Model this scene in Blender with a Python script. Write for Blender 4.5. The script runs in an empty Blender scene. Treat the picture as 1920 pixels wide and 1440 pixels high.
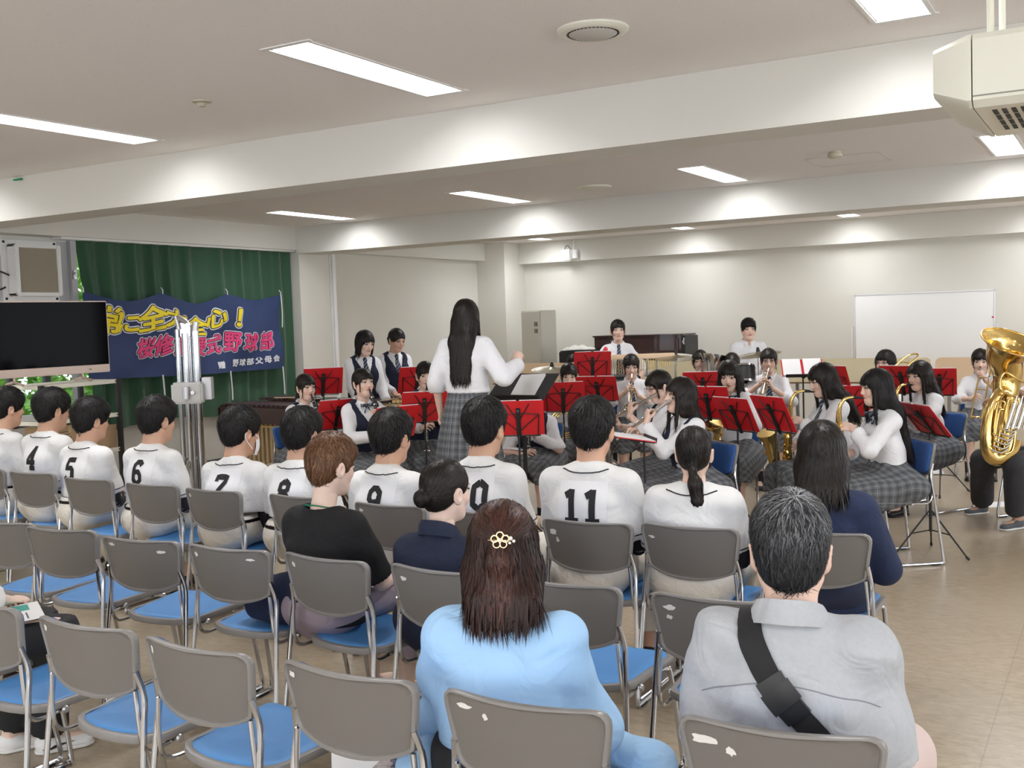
import bpy, bmesh, math, random
import numpy as np
from mathutils import Vector, Matrix
from mathutils.bvhtree import BVHTree

SC = bpy.context.scene
COL = SC.collection
rng = np.random.default_rng(7)
random.seed(7)
PI = math.pi
rad = math.radians

# ------------------------------------------------------------------ camera
CAM_H = 1.68
YAW, PITCH, ROLL = rad(30.14), rad(-3.46), rad(-1.93)
FPX = 1986.0


def cam_axes():
    cy, sy = math.cos(YAW), math.sin(YAW)
    fwd = np.array([-sy * math.cos(PITCH), cy * math.cos(PITCH), math.sin(PITCH)])
    right = np.array([cy, sy, 0.0])
    up = np.cross(right, fwd)
    c, s = math.cos(ROLL), math.sin(ROLL)
    return c * right + s * up, -s * right + c * up, fwd


CR, CU, CF = cam_axes()
CAMP = np.array([0.0, 0.0, CAM_H])
cam_data = bpy.data.cameras.new('camera')
cam_data.sensor_width = 36.0
cam_data.lens = FPX / 1920 * 36.0
cam_data.clip_start = 0.05
cam = bpy.data.objects.new('camera', cam_data)
COL.objects.link(cam)
cam.matrix_world = Matrix(((CR[0], CU[0], -CF[0], 0), (CR[1], CU[1], -CF[1], 0), (CR[2], CU[2], -CF[2], CAM_H), (0, 0, 0, 1)))
SC.camera = cam


def ray(px, py):
    return CR * ((px - 960) / FPX) - CU * ((py - 720) / FPX) + CF


def at_z(px, py, z):
    d = ray(px, py)
    return CAMP + d * ((z - CAM_H) / d[2])


def at_y(px, py, y):
    d = ray(px, py)
    return CAMP + d * (y / d[1])


def at_x(px, py, x):
    d = ray(px, py)
    return CAMP + d * (x / d[0])


def at_d(px, py, d):
    """the point at pixel px, py and d metres of depth"""
    return CAMP + ray(px, py) * d


# ------------------------------------------------------------------ world, view
SC.view_settings.view_transform = 'Standard'
SC.view_settings.look = 'None'
SC.view_settings.exposure = -0.06
SC.view_settings.gamma = 1.0
SC.view_settings.use_curve_mapping = False
W = bpy.data.worlds.new('daylight')
SC.world = W
W.use_nodes = True
_bg = W.node_tree.nodes['Background']
_bg.inputs[0].default_value = (0.90, 0.94, 1.0, 1)
_bg.inputs[1].default_value = 5.6
SC.cycles.use_denoising = True
SC.cycles.max_bounces = 9
SC.cycles.diffuse_bounces = 6
SC.cycles.glossy_bounces = 3
SC.cycles.transmission_bounces = 4
SC.cycles.caustics_reflective = False
SC.cycles.caustics_refractive = False
LAMP = 38.0          # emission of the ceiling lamps


# ------------------------------------------------------------------ materials
def nodes(m):
    m.use_nodes = True
    nt = m.node_tree
    return nt, nt.nodes['Principled BSDF']


MATS = {}


def mat(name, col, rough=0.6, metal=0.0, spec=0.5, bump=0.0, bscale=200.0, var=0.0, vscale=6.0, sheen=0.0, coat=0.0, stretch=None, emit=None, wr=0.0):
    if name in MATS:
        return MATS[name]
    m = bpy.data.materials.new(name)
    nt, b = nodes(m)
    b.inputs['Base Color'].default_value = (*col, 1)
    b.inputs['Roughness'].default_value = rough
    b.inputs['Metallic'].default_value = metal
    b.inputs['Specular IOR Level'].default_value = spec
    if sheen:
        b.inputs['Sheen Weight'].default_value = sheen
    if coat:
        b.inputs['Coat Weight'].default_value = coat
    if emit:
        b.inputs['Emission Color'].default_value = (*emit[:3], 1)
        b.inputs['Emission Strength'].default_value = emit[3]
    if bump or var or wr:
        tc = nt.nodes.new('ShaderNodeTexCoord')
        src = tc.outputs['Object']
        if stretch:
            mp = nt.nodes.new('ShaderNodeMapping')
            mp.inputs['Scale'].default_value = stretch
            nt.links.new(src, mp.inputs[0])
            src = mp.outputs[0]
    if bump:
        n = nt.nodes.new('ShaderNodeTexNoise')
        n.inputs['Scale'].default_value = bscale
        n.inputs['Detail'].default_value = 3
        nt.links.new(src, n.inputs['Vector'])
        bp = nt.nodes.new('ShaderNodeBump')
        bp.inputs['Strength'].default_value = bump
        bp.inputs['Distance'].default_value = 0.004
        nt.links.new(n.outputs[0], bp.inputs['Height'])
        nt.links.new(bp.outputs[0], b.inputs['Normal'])
    if wr:
        n3 = nt.nodes.new('ShaderNodeTexNoise')
        n3.inputs['Scale'].default_value = 7.5
        n3.inputs['Detail'].default_value = 2.5
        n3.inputs['Distortion'].default_value = 1.6
        nt.links.new(src, n3.inputs['Vector'])
        b3 = nt.nodes.new('ShaderNodeBump')
        b3.inputs['Strength'].default_value = wr
        b3.inputs['Distance'].default_value = 0.03
        nt.links.new(n3.outputs[0], b3.inputs['Height'])
        if bump:
            nt.links.new(b3.outputs[0], bp.inputs['Normal'])
        else:
            nt.links.new(b3.outputs[0], b.inputs['Normal'])
    if var:
        n2 = nt.nodes.new('ShaderNodeTexNoise')
        n2.inputs['Scale'].default_value = vscale
        n2.inputs['Detail'].default_value = 4
        nt.links.new(src, n2.inputs['Vector'])
        mx = nt.nodes.new('ShaderNodeMix')
        mx.data_type = 'RGBA'
        mx.inputs[6].default_value = (*[c * (1 - var) for c in col], 1)
        mx.inputs[7].default_value = (*[min(1, c * (1 + var)) for c in col], 1)
        nt.links.new(n2.outputs[0], mx.inputs[0])
        nt.links.new(mx.outputs[2], b.inputs['Base Color'])
    MATS[name] = m
    return m


def nd(nt, typ, **kw):
    n = nt.nodes.new(typ)
    for k, v in kw.items():
        setattr(n, k, v)
    return n


def mth(nt, op, a, b=None, c=None, clamp=False):
    n = nt.nodes.new('ShaderNodeMath')
    n.operation = op
    n.use_clamp = clamp
    for i, v in enumerate((a, b, c)):
        if v is None:
            continue
        if isinstance(v, (int, float)):
            n.inputs[i].default_value = v
        else:
            nt.links.new(v, n.inputs[i])
    return n.outputs[0]


def mixc(nt, f, a, b):
    n = nt.nodes.new('ShaderNodeMix')
    n.data_type = 'RGBA'
    for i, v in ((0, f), (6, a), (7, b)):
        if isinstance(v, (int, float)):
            n.inputs[i].default_value = v
        elif isinstance(v, tuple):
            n.inputs[i].default_value = (*v[:3], 1)
        else:
            nt.links.new(v, n.inputs[i])
    return n.outputs[2]


def ramp(nt, v, lo, hi):
    """0 below lo, 1 above hi"""
    n = nt.nodes.new('ShaderNodeMapRange')
    n.inputs['From Min'].default_value = lo
    n.inputs['From Max'].default_value = hi
    nt.links.new(v, n.inputs['Value'])
    return n.outputs[0]


def floor_mat():
    m = bpy.data.materials.new('vinyl floor')
    nt, b = nodes(m)
    tc = nd(nt, 'ShaderNodeTexCoord')
    mp = nd(nt, 'ShaderNodeMapping')
    mp.inputs['Scale'].default_value = (1.0, 1.9, 1)
    mp.inputs['Rotation'].default_value = (0, 0, 0.2)
    nt.links.new(tc.outputs['Object'], mp.inputs[0])
    n1 = nd(nt, 'ShaderNodeTexNoise')
    n1.inputs['Scale'].default_value = 15
    n1.inputs['Detail'].default_value = 9
    n1.inputs['Roughness'].default_value = 0.68
    n1.inputs['Distortion'].default_value = 0.6
    nt.links.new(mp.outputs[0], n1.inputs['Vector'])
    n2 = nd(nt, 'ShaderNodeTexNoise')
    n2.inputs['Scale'].default_value = 1.1
    n2.inputs['Detail'].default_value = 5
    nt.links.new(tc.outputs['Object'], n2.inputs['Vector'])
    c = mixc(nt, ramp(nt, n1.outputs[0], 0.34, 0.68), (0.285, 0.222, 0.145), (0.44, 0.365, 0.262))
    c = mixc(nt, mth(nt, 'MULTIPLY', ramp(nt, n2.outputs[0], 0.4, 0.7), 0.35), c, (0.47, 0.41, 0.33))
    # joints between the tiles
    sx = nd(nt, 'ShaderNodeSeparateXYZ')
    nt.links.new(tc.outputs['Object'], sx.inputs[0])
    j = None
    for ax in (0, 1):
        f = mth(nt, 'FRACT', mth(nt, 'DIVIDE', sx.outputs[ax], 0.914))
        e = mth(nt, 'LESS_THAN', mth(nt, 'ABSOLUTE', mth(nt, 'SUBTRACT', f, 0.5)), 0.0022)
        j = e if j is None else mth(nt, 'MAXIMUM', j, e)
    c = mixc(nt, mth(nt, 'MULTIPLY', j, 0.45), c, (0.16, 0.12, 0.08))
    nt.links.new(c, b.inputs['Base Color'])
    r = nd(nt, 'ShaderNodeMapRange')
    r.inputs['To Min'].default_value = 0.22
    r.inputs['To Max'].default_value = 0.42
    nt.links.new(n1.outputs[0], r.inputs['Value'])
    nt.links.new(r.outputs[0], b.inputs['Roughness'])
    return m


def ceiling_mat():
    m = bpy.data.materials.new('acoustic ceiling board')
    nt, b = nodes(m)
    tc = nd(nt, 'ShaderNodeTexCoord')
    v = nd(nt, 'ShaderNodeTexNoise')
    v.inputs['Scale'].default_value = 55
    v.inputs['Detail'].default_value = 2
    nt.links.new(tc.outputs['Object'], v.inputs['Vector'])
    pit = ramp(nt, v.outputs[0], 0.66, 0.72)
    c = mixc(nt, pit, (0.88, 0.85, 0.835), (0.74, 0.715, 0.70))
    nt.links.new(c, b.inputs['Base Color'])
    b.inputs['Roughness'].default_value = 0.9
    bp = nd(nt, 'ShaderNodeBump')
    bp.inputs['Strength'].default_value = 0.4
    bp.inputs['Distance'].default_value = 0.004
    nt.links.new(mth(nt, 'SUBTRACT', 1.0, pit), bp.inputs['Height'])
    nt.links.new(bp.outputs[0], b.inputs['Normal'])
    return m


# ------------------------------------------------------------------ mesh helpers
class MB:
    """collects shapes and links them as one mesh object"""

    def __init__(s):
        s.v, s.f, s.m, s.n = [], [], [], 0

    def add(s, v, f, mi=0):
        v = np.asarray(v, float).reshape(-1, 3)
        s.v.append(v)
        n = s.n
        s.f += [tuple(i + n for i in q) for q in f]
        s.m += [mi] * len(f)
        s.n += len(v)
        return s

    def box(s, lo, hi, mi=0, bev=0.0, M=None):
        x0, y0, z0 = lo
        x1, y1, z1 = hi
        if bev:
            bm = bmesh.new()
            bmesh.ops.create_cube(bm, size=1.0)
            for v in bm.verts:
                v.co = Vector(((x0 + x1) / 2 + v.co.x * (x1 - x0), (y0 + y1) / 2 + v.co.y * (y1 - y0), (z0 + z1) / 2 + v.co.z * (z1 - z0)))
            bmesh.ops.bevel(bm, geom=list(bm.edges), offset=min(bev, 0.45 * min(abs(x1 - x0), abs(y1 - y0), abs(z1 - z0))), segments=2, affect='EDGES')
            bm.verts.index_update()
            v = np.array([q.co for q in bm.verts])
            f = [[q.index for q in p.verts] for p in bm.faces]
            bm.free()
        else:
            v = np.array([(x, y, z) for z in (z0, z1) for y in (y0, y1) for x in (x0, x1)], float)
            f = [(0, 2, 3, 1), (4, 5, 7, 6), (0, 1, 5, 4), (2, 6, 7, 3), (0, 4, 6, 2), (1, 3, 7, 5)]
        if M is not None:
            v = tf(M, v)
        return s.add(v, f, mi)

    def tube(s, path, r, seg=10, mi=0, smooth=0, cap=True, closed=False, flat=None):
        p = np.asarray(path, float)
        rr = np.full(len(p), r, float) if np.isscalar(r) else np.asarray(r, float)
        if smooth:
            p, rr = crv(p, rr, smooth, closed)
        n = len(p)
        if closed:
            t = np.roll(p, -1, 0) - np.roll(p, 1, 0)
        else:
            t = np.gradient(p, axis=0)
        t /= np.linalg.norm(t, axis=1)[:, None] + 1e-12
        u = np.cross(t[0], (0, 0, 1.0))
        if np.linalg.norm(u) < 1e-3:
            u = np.cross(t[0], (0, 1.0, 0))
        vs = []
        a = np.linspace(0, 2 * PI, seg, endpoint=False)
        for i in range(n):
            u = u - t[i] * (u @ t[i])
            u /= np.linalg.norm(u)
            w = np.cross(t[i], u)
            fl = 1.0 if flat is None else flat
            vs.append(p[i] + rr[i] * (np.cos(a)[:, None] * u + fl * np.sin(a)[:, None] * w))
        v = np.concatenate(vs)
        f = []
        m = n if closed else n - 1
        for i in range(m):
            i2 = (i + 1) % n
            for k in range(seg):
                k2 = (k + 1) % seg
                f.append((i * seg + k, i * seg + k2, i2 * seg + k2, i2 * seg + k))
        if cap and not closed:
            f.append(tuple(range(seg))[::-1])
            f.append(tuple((n - 1) * seg + k for k in range(seg)))
        return s.add(v, f, mi)

    def lathe(s, prof, M=None, seg=24, mi=0):
        """prof: (r, z) pairs turned about z"""
        a = np.linspace(0, 2 * PI, seg, endpoint=False)
        v = np.array([(r * math.cos(t), r * math.sin(t), z) for r, z in prof for t in a])
        f = [(i * seg + k, i * seg + (k + 1) % seg, (i + 1) * seg + (k + 1) % seg, (i + 1) * seg + k) for i in range(len(prof) - 1) for k in range(seg)]
        if M is not None:
            v = tf(M, v)
        return s.add(v, f, mi)

    def grid(s, P, mi=0, flip=False, wrap=False):
        """P: (n, m, 3)"""
        n, m = P.shape[:2]
        f = []
        for i in range(n - 1):
            for k in range(m if wrap else m - 1):
                k2 = (k + 1) % m
                q = (i * m + k, i * m + k2, (i + 1) * m + k2, (i + 1) * m + k)
                f.append(q[::-1] if flip else q)
        return s.add(P.reshape(-1, 3), f, mi)

    def slab(s, outline, z0, z1, mi=0, M=None):
        """a flat outline given thickness along z"""
        o = np.asarray(outline, float)
        n = len(o)
        v = np.concatenate([np.c_[o, np.full(n, z0)], np.c_[o, np.full(n, z1)]])
        if M is not None:
            v = tf(M, v)
        f = [tuple(range(n))[::-1], tuple(range(n, 2 * n))] + [(k, (k + 1) % n, n + (k + 1) % n, n + k) for k in range(n)]
        return s.add(v, f, mi)

    def build(s, name, mats, parent=None, sharp=35, recalc=False, world=False):
        v = np.concatenate(s.v) if s.v else np.zeros((0, 3))
        return mesh_obj(name, v, s.f, mats, parent, s.m, sharp, recalc)


def tf(M, v):
    M = np.array(M)
    return v @ M[:3, :3].T + M[:3, 3]


def crv(p, r, k, closed=False):
    """Catmull-Rom through p, k pieces per span"""
    n = len(p)
    P = np.c_[p, r]
    out = []
    m = n if closed else n - 1
    for i in range(m):
        if closed:
            a, b, c, d = (P[(i + j) % n] for j in (-1, 0, 1, 2))
        else:
            a, b, c, d = P[max(i - 1, 0)], P[i], P[i + 1], P[min(i + 2, n - 1)]
        for t in np.arange(k) / k:
            out.append(0.5 * (2 * b + (c - a) * t + (2 * a - 5 * b + 4 * c - d) * t * t + (3 * b - a - 3 * c + d) * t ** 3))
    if not closed:
        out.append(P[-1])
    out = np.array(out)
    return out[:, :3], np.maximum(out[:, 3], 1e-5)


def mesh_obj(name, v, f, mats, parent=None, mi=None, sharp=35, recalc=False, attrs=None):
    me = bpy.data.meshes.new(name)
    v = np.asarray(v, np.float32)
    if isinstance(f, np.ndarray):
        nf, k = f.shape
        me.vertices.add(len(v))
        me.vertices.foreach_set('co', v.ravel())
        me.loops.add(nf * k)
        me.loops.foreach_set('vertex_index', f.ravel().astype(np.int32))
        me.polygons.add(nf)
        me.polygons.foreach_set('loop_start', (np.arange(nf) * k).astype(np.int32))
    else:
        me.from_pydata(v.tolist(), [], f)
    if not isinstance(mats, (list, tuple)):
        mats = [mats]
    for m in mats:
        me.materials.append(m)
    if mi is not None and len(mats) > 1:
        me.polygons.foreach_set('material_index', np.asarray(mi, np.int32))
    me.update(calc_edges=True)
    if recalc:
        bm = bmesh.new()
        bm.from_mesh(me)
        bmesh.ops.recalc_face_normals(bm, faces=bm.faces)
        bm.to_mesh(me)
        bm.free()
    if sharp:
        me.polygons.foreach_set('use_smooth', np.ones(len(me.polygons), bool))
        if sharp < 180:
            me.set_sharp_from_angle(angle=rad(sharp))
    if attrs:
        for k, a in attrs.items():
            a = np.asarray(a, np.float32)
            if a.ndim == 2:
                at = me.attributes.new(k, 'FLOAT_VECTOR', 'POINT')
                at.data.foreach_set('vector', a.ravel())
            else:
                at = me.attributes.new(k, 'FLOAT', 'POINT')
                at.data.foreach_set('value', a.ravel())
    o = bpy.data.objects.new(name, me)
    COL.objects.link(o)
    if parent is not None:
        o.parent = parent
    return o


def tag(o, label, cat, group=None, kind=None):
    o['label'] = label
    o['category'] = cat
    if group:
        o['group'] = group
    if kind:
        o['kind'] = kind
    return o


def thing(name, label, cat, loc=(0, 0, 0), rz=0.0, group=None):
    o = bpy.data.objects.new(name, None)
    COL.objects.link(o)
    o.empty_display_size = 0.1
    o.location = Vector([float(c) for c in loc])
    o.rotation_euler = (0, 0, rz)
    return tag(o, label, cat, group)


def struct(o):
    o['kind'] = 'structure'
    return o


def dup(root, loc, rz, label, group=None):
    """a copy of a thing with its parts and their sub-parts"""
    r = root.copy()
    COL.objects.link(r)
    r.location = Vector([float(c) for c in loc])
    r.rotation_euler = (0, 0, rz)
    r['label'] = label
    if group:
        r['group'] = group
    for ch in list(root.children):
        c = ch.copy()
        COL.objects.link(c)
        c.parent = r
        for g in list(ch.children):
            d = g.copy()
            COL.objects.link(d)
            d.parent = c
    return r


def frame(o, z, x=None):
    """4x4 with +z along z at o"""
    z = np.asarray(z, float)
    z = z / np.linalg.norm(z)
    x = np.array([1.0, 0, 0]) if x is None else np.asarray(x, float)
    x = x - z * (x @ z)
    if np.linalg.norm(x) < 1e-3:
        x = np.array([0, 1.0, 0]) - z * z[1]
    x /= np.linalg.norm(x)
    y = np.cross(z, x)
    M = np.eye(4)
    M[:3, 0], M[:3, 1], M[:3, 2], M[:3, 3] = x, y, z, o
    return M


def nrm(v):
    v = np.asarray(v, float)
    return v / (np.linalg.norm(v) + 1e-12)


def A(*v):
    return np.array(v, float)
# ------------------------------------------------------------------ palette
WALL = mat('wall paint', (0.69, 0.675, 0.62), 0.75, bump=0.05, bscale=60)
BEAMP = mat('beam paint', (0.69, 0.68, 0.635), 0.75, bump=0.05, bscale=60)
CONC = mat('concrete sill wall', (0.50, 0.48, 0.44), 0.85, bump=0.2, bscale=40, var=0.12, vscale=4)
CEIL = ceiling_mat()
FLOOR = floor_mat()
LAMPM = mat('lamp diffuser', (1, 1, 1), 0.5, emit=(0.97, 0.98, 1.0, LAMP))
WHITE = mat('white enamel', (0.78, 0.78, 0.77), 0.4)
CREAMW = mat('cream enamel', (0.80, 0.80, 0.70), 0.35)
BLACK = mat('black paint', (0.013, 0.013, 0.014), 0.45)
BLACKM = mat('matt black', (0.02, 0.02, 0.022), 0.7)
CHROME = mat('chrome', (0.62, 0.63, 0.66), 0.16, metal=1)
STEEL = mat('brushed steel', (0.55, 0.55, 0.56), 0.33, metal=1)
ALU = mat('aluminium', (0.72, 0.72, 0.73), 0.3, metal=1)
GLASS = mat('window glass', (0.9, 0.95, 0.95), 0.02)
_nt, _b = nodes(GLASS)
_b.inputs['Transmission Weight'].default_value = 1.0
_b.inputs['IOR'].default_value = 1.02
DARKFR = mat('dark window frame', (0.06, 0.06, 0.065), 0.5)
PAPER = mat('white paper', (0.82, 0.82, 0.82), 0.7)
TAN = mat('pale wood laminate', (0.86, 0.64, 0.42), 0.4, var=0.05, vscale=3)
CREAM = mat('cream laminate', (0.90, 0.81, 0.56), 0.4, var=0.03, vscale=3)
ROSE = mat('dark rosewood', (0.045, 0.016, 0.014), 0.3, var=0.3, vscale=10, coat=0.3)
CARD = mat('cardboard', (0.42, 0.29, 0.17), 0.85, var=0.06)

# ------------------------------------------------------------------ room
XL, XR, YB, YF, ZC, ZB = -9.5, 4.2, 16.3, -4.0, 3.0, 2.65
o = MB().box((-11.5, YF, -0.1), (XR + 0.2, YB + 0.2, 0)).build('floor', FLOOR, sharp=0)
struct(o)

LX = [-8.38, -5.88, -3.40, -0.88, 1.64]
LY = [-0.80, 4.53, 9.83, 15.06]  # first row is unseen, added behind the camera to light the near side
LW, LL = 0.245, 1.32
xs = sorted({-10.0, XR + .2} | {round(x + s * LW / 2, 4) for x in LX for s in (-1, 1)})
ys = sorted({YF, YB + .2} | {round(y + s * LL / 2, 4) for y in LY for s in (-1, 1)})
mb = MB()
for i in range(len(xs) - 1):
    for k in range(len(ys) - 1):
        if not (i % 2 and k % 2):
            mb.box((xs[i], ys[k], ZC), (xs[i + 1], ys[k + 1], ZC + 0.02))
struct(mb.build('ceiling', CEIL, sharp=0))

lname = {(-5.88, 4.53): 'left recessed ceiling light before the big beam, running off the left edge',
         (-3.40, 4.53): 'large recessed ceiling light in the upper middle before the big beam',
         (-0.88, 4.53): 'recessed ceiling light cut by the top edge near the hanging air conditioner',
         (-8.38, 9.83): 'thin recessed ceiling light nearest the green curtain behind the first beam',
         (-5.88, 9.83): 'recessed ceiling light between the first two beams above the conductor',
         (-3.40, 9.83): 'recessed ceiling light between the first two beams above the back piano',
         (-0.88, 9.83): 'recessed ceiling light just under the hanging air conditioner',
         (-5.88, 15.06): 'small slot of ceiling light above the piano behind the second beam',
         (-8.38, 15.06): 'small slot of ceiling light nearest the white wall box behind the second beam',
         (-3.40, 15.06): 'small slot of ceiling light above the whiteboard behind the second beam'}
for x in LX:
    for y in LY:
        if (x > 0 and y > 3) or (y < 0 and x < -6):
            continue
        t = thing('ceiling_light', lname.get((x, y), 'unseen recessed ceiling light outside the photo, behind or right of the camera'), 'ceiling light', (x, y, ZC), 0, 'recessed ceiling lights' if (x, y) in lname else 'ceiling lights outside the photo')
        w, l, h = LW / 2 - .002, LL / 2 - .002, 0.10
        mb = MB()
        for a, b in (((-w, -l, 0), (-w + .008, l, h)), ((w - .008, -l, 0), (w, l, h)), ((-w, -l, 0), (w, -l + .008, h)), ((-w, l - .008, 0), (w, l, h))):
            mb.box(a, b)
        mb.box((-w - .03, -l - .03, -.006), (w + .03, -l, 0)).box((-w - .03, l, -.006), (w + .03, l + .03, 0))
        mb.box((-w - .018, -l, -.006), (-w, l, 0)).box((w, -l, -.006), (w + .018, l, 0))
        mb.build('frame', WHITE, t, sharp=0)
        mb = MB().add([(-w, -l, h - .012), (w, -l, h - .012), (w, l, h - .012), (-w, l, h - .012)], [(0, 3, 2, 1)])
        mb.build('diffuser', LAMPM, t, sharp=0)

# beams
for n, (y0, y1, z0) in enumerate(((5.63, 6.0, ZB), (10.8, 11.3, ZB), (16.1, YB, 2.64))):
    struct(MB().box((XL if n < 2 else -9.13, y0, z0), (XR, y1, ZC - .001)).build('trim_%d' % (n + 1), BEAMP, sharp=0))
struct(MB().box((-9.95, YF, 2.70), (XL, YB, ZC - .001)).build('trim_4', BEAMP, sharp=0))
# columns
struct(MB().box((-9.95, 10.84, 0), (XL, 11.45, 2.70)).build('trim_5', WALL, sharp=0))
struct(MB().box((-9.95, 15.6, 0), (-9.13, YB, ZC - .002)).build('trim_6', WALL, sharp=0))
# walls
struct(MB().box((-9.95, YB, 0), (XR, YB + .15, ZC)).build('wall_back', WALL, sharp=0))
mb = MB().box((-9.95, 11.45, 0), (-9.68, 15.6, 2.70))
mb.box((-10.0, YF, 0), (-9.72, 10.84, 0.74), 1)
mb.box((-10.0, YF, 0.74), (-9.72, 4.2, 2.70))
mb.box((-10.0, YF, 2.66), (-9.72, 10.84, 2.70))
struct(mb.build('wall_left', [WALL, CONC], sharp=0))
mb = MB().box((XR, YF, 0), (XR + .2, YB, 0.9)).box((XR, YF, 2.5), (XR + .2, YB, ZC))
for y in np.arange(YF, YB, 2.9):
    mb.box((XR, y, 0.9), (XR + .2, y + .55, 2.5))
struct(mb.build('wall_right', WALL, sharp=0))
mb = MB().box((-10, YF - .15, 0), (XR + .2, YF, .9)).box((-10, YF - .15, 2.6), (XR + .2, YF, ZC))
for x in np.arange(-10, XR, 3.0):
    mb.box((x, YF - .15, .9), (x + .5, YF, 2.6))
struct(mb.build('wall_rear', WALL, sharp=0))
struct(MB().box((-9.68, 11.45, 0), (-9.67, 15.6, .08)).box((-9.5, 10.84, 0), (-9.49, 11.45, .08)).box((-9.72, 7.2, 0), (-9.71, 10.84, .09)).build('baseboard_left', mat('dark skirting', (0.05, 0.05, 0.05), .6), sharp=0))
struct(MB().tube([(-9.475, 11.52, 0), (-9.475, 11.52, 2.70)], .028, 12).box((-9.68, 11.46, 0), (-9.5, 11.55, 2.7)).build('trim_7', WHITE))

# window on the left: dark frames, glass, trees outside
wt = thing('window_1', 'dark framed window behind the green curtain and the television', 'window', (-9.86, 7.5, .74))
wt['kind'] = 'structure'
mb = MB()
for y in (-3.3, -1.9, -0.72, -.3, 0.4, 1.6, 2.4, 3.3):
    mb.box((-.03, y - .03, 0), (.03, y + .03, 1.94))
for z in (0.0, 0.62, 1.9):
    mb.box((-.03, -3.3, z), (.03, 3.3, z + .045))
mb.build('frame', DARKFR, wt, sharp=0)
MB().box((-.004, -3.3, 0), (.004, 3.3, 1.94)).build('pane', GLASS, wt, sharp=0)
# leaves outside
NL = 15000
lv = rng.uniform([-13.0, 4.5, 0.0], [-11.2, 11.8, 3.6], (NL, 3))
dv = rng.normal(size=(NL, 3))
dv /= np.linalg.norm(dv, axis=1)[:, None]
ev = np.cross(dv, rng.normal(size=(NL, 3)))
ev /= np.linalg.norm(ev, axis=1)[:, None]
sz = rng.uniform(.06, .13, NL)[:, None]
V = np.stack([lv - dv * sz, lv + ev * sz * .45, lv + dv * sz, lv - ev * sz * .45], 1).reshape(-1, 3)
LEAF = mat('sunlit leaves', (0.16, 0.36, 0.05), .5, var=.6, vscale=3)
_nt, _b = nodes(LEAF)
_b.inputs['Transmission Weight'].default_value = .0
_b.inputs['Subsurface Weight'].default_value = .0
o = mesh_obj('tree_foliage', V, np.arange(len(V)).reshape(-1, 4), LEAF, sharp=0)
tag(o, 'bright green tree leaves seen through the left window', 'foliage', kind='stuff')

# grey panel with the air unit between the windows, far left
yP = at_x(128, 500, -9.71)[1]
mb = MB().box((-9.80, 4.2, 1.50), (-9.71, yP, 2.66))
mb.box((-9.76, yP, .74), (-9.66, yP + .07, 2.70))
PANELG = mat('grey panel', (0.46, 0.47, 0.49), .6)
struct(mb.build('trim_8', PANELG, sharp=0))
pc = at_x(52, 508, -9.71)
t = thing('air_purifier', 'beige grille air unit in a white case on the far left wall', 'air unit', (-9.71, pc[1], pc[2]))
mb = MB().box((0, -.30, -.31), (.02, .34, .31), 0, .004)
mb.box((.02, -.24, -.26), (.17, -.20, .26), 0, .01).box((.02, .24, -.26), (.17, .28, .26), 0, .01)
mb.box((.02, -.24, .225), (.15, .28, .262), 0, .01).box((.02, -.24, -.262), (.15, .28, -.225), 0, .01)
mb.build('case', WHITE, t)
mb = MB().box((.02, -.20, -.225), (.135, .24, .225))
for z in np.linspace(-.215, .215, 40):
    mb.box((.13, -.20, z - .003), (.145, .24, z + .003))
mb.build('grille', mat('beige grille', (0.36, 0.32, 0.24), .7), t, sharp=0)
for y in (-.27, .31):
    for z in (-.285, .285):
        MB().lathe([(0, .012), (.012, .010), (.014, 0)], frame((.02, y, z), (1, 0, 0)), 10).build('bolt', BLACKM, t)
mb = MB().tube([(.05, -.25, -.05), (.08, -.40, -.02), (.06, -.48, -.14), (.03, -.38, -.2), (.03, -.28, -.17)], .009, 8, smooth=6)
mb.build('cable', BLACKM, t)
q = at_x(131, 515, -9.69)
t = thing('window_latch', 'small metal latch on the frame left of the curtain', 'latch', (-9.66, yP + .03, q[2]))
MB().box((0, -.02, -.05), (.02, .02, .05), 0, .004).build('plate', STEEL, t)
MB().tube([(.01, 0, .02), (.05, -.02, .01), (.06, -.07, -.02)], .008, 8).build('handle', STEEL, t)

# ------------------------------------------------------------------ curtain and banner
cy0, cy1, cz0, cz1 = at_x(142, 446, -9.63)[1], 10.80, 0.64, 2.70
n = 320
yy = np.linspace(cy0, cy1, n)
zz = np.linspace(cz0, cz1, 24)
Y, Z = np.meshgrid(yy, zz, indexing='ij')
ph = 14.5 * (Y - cy0) + 1.5 * np.sin(2.3 * Y) + .8 * np.sin(5.1 * Y) + .25 * np.sin(3 * Z)
amp = .038 * (.75 + .25 * np.sin(1.7 * Y)) * (1 - .25 * (Z - cz0) / (cz1 - cz0))
X = -9.63 + amp * np.sin(ph * 1.35) + .012 * np.sin(2.6 * ph + 1)
Yw = Y + .012 * np.cos(ph * 1.35) - np.where(Y < cy0 + .33, (cy0 + .33 - Y) * .42 * np.clip((2.70 - Z) / 0.9, 0, 1) * -1.0, 0)
Z2 = Z + .03 * np.sin(3.1 * Y) * (1 - (Z - cz0) / (cz1 - cz0))
P = np.stack([X, Yw, Z2], -1)
GREEN = mat('green curtain cloth', (0.024, 0.080, 0.040), .85, sheen=.2, bump=.1, bscale=300)
t = thing('curtain', 'dark green pleated curtain drawn across the left window', 'curtain', (0, 0, 0))
mb = MB().grid(P).grid(P - np.array([.006, 0, 0]), flip=True)
mb.build('cloth', GREEN, t, sharp=180)
MB().box((-9.70, 7.25, 2.675), (-9.55, 10.84, 2.70)).build('rail', WHITE, t, sharp=0)
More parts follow.
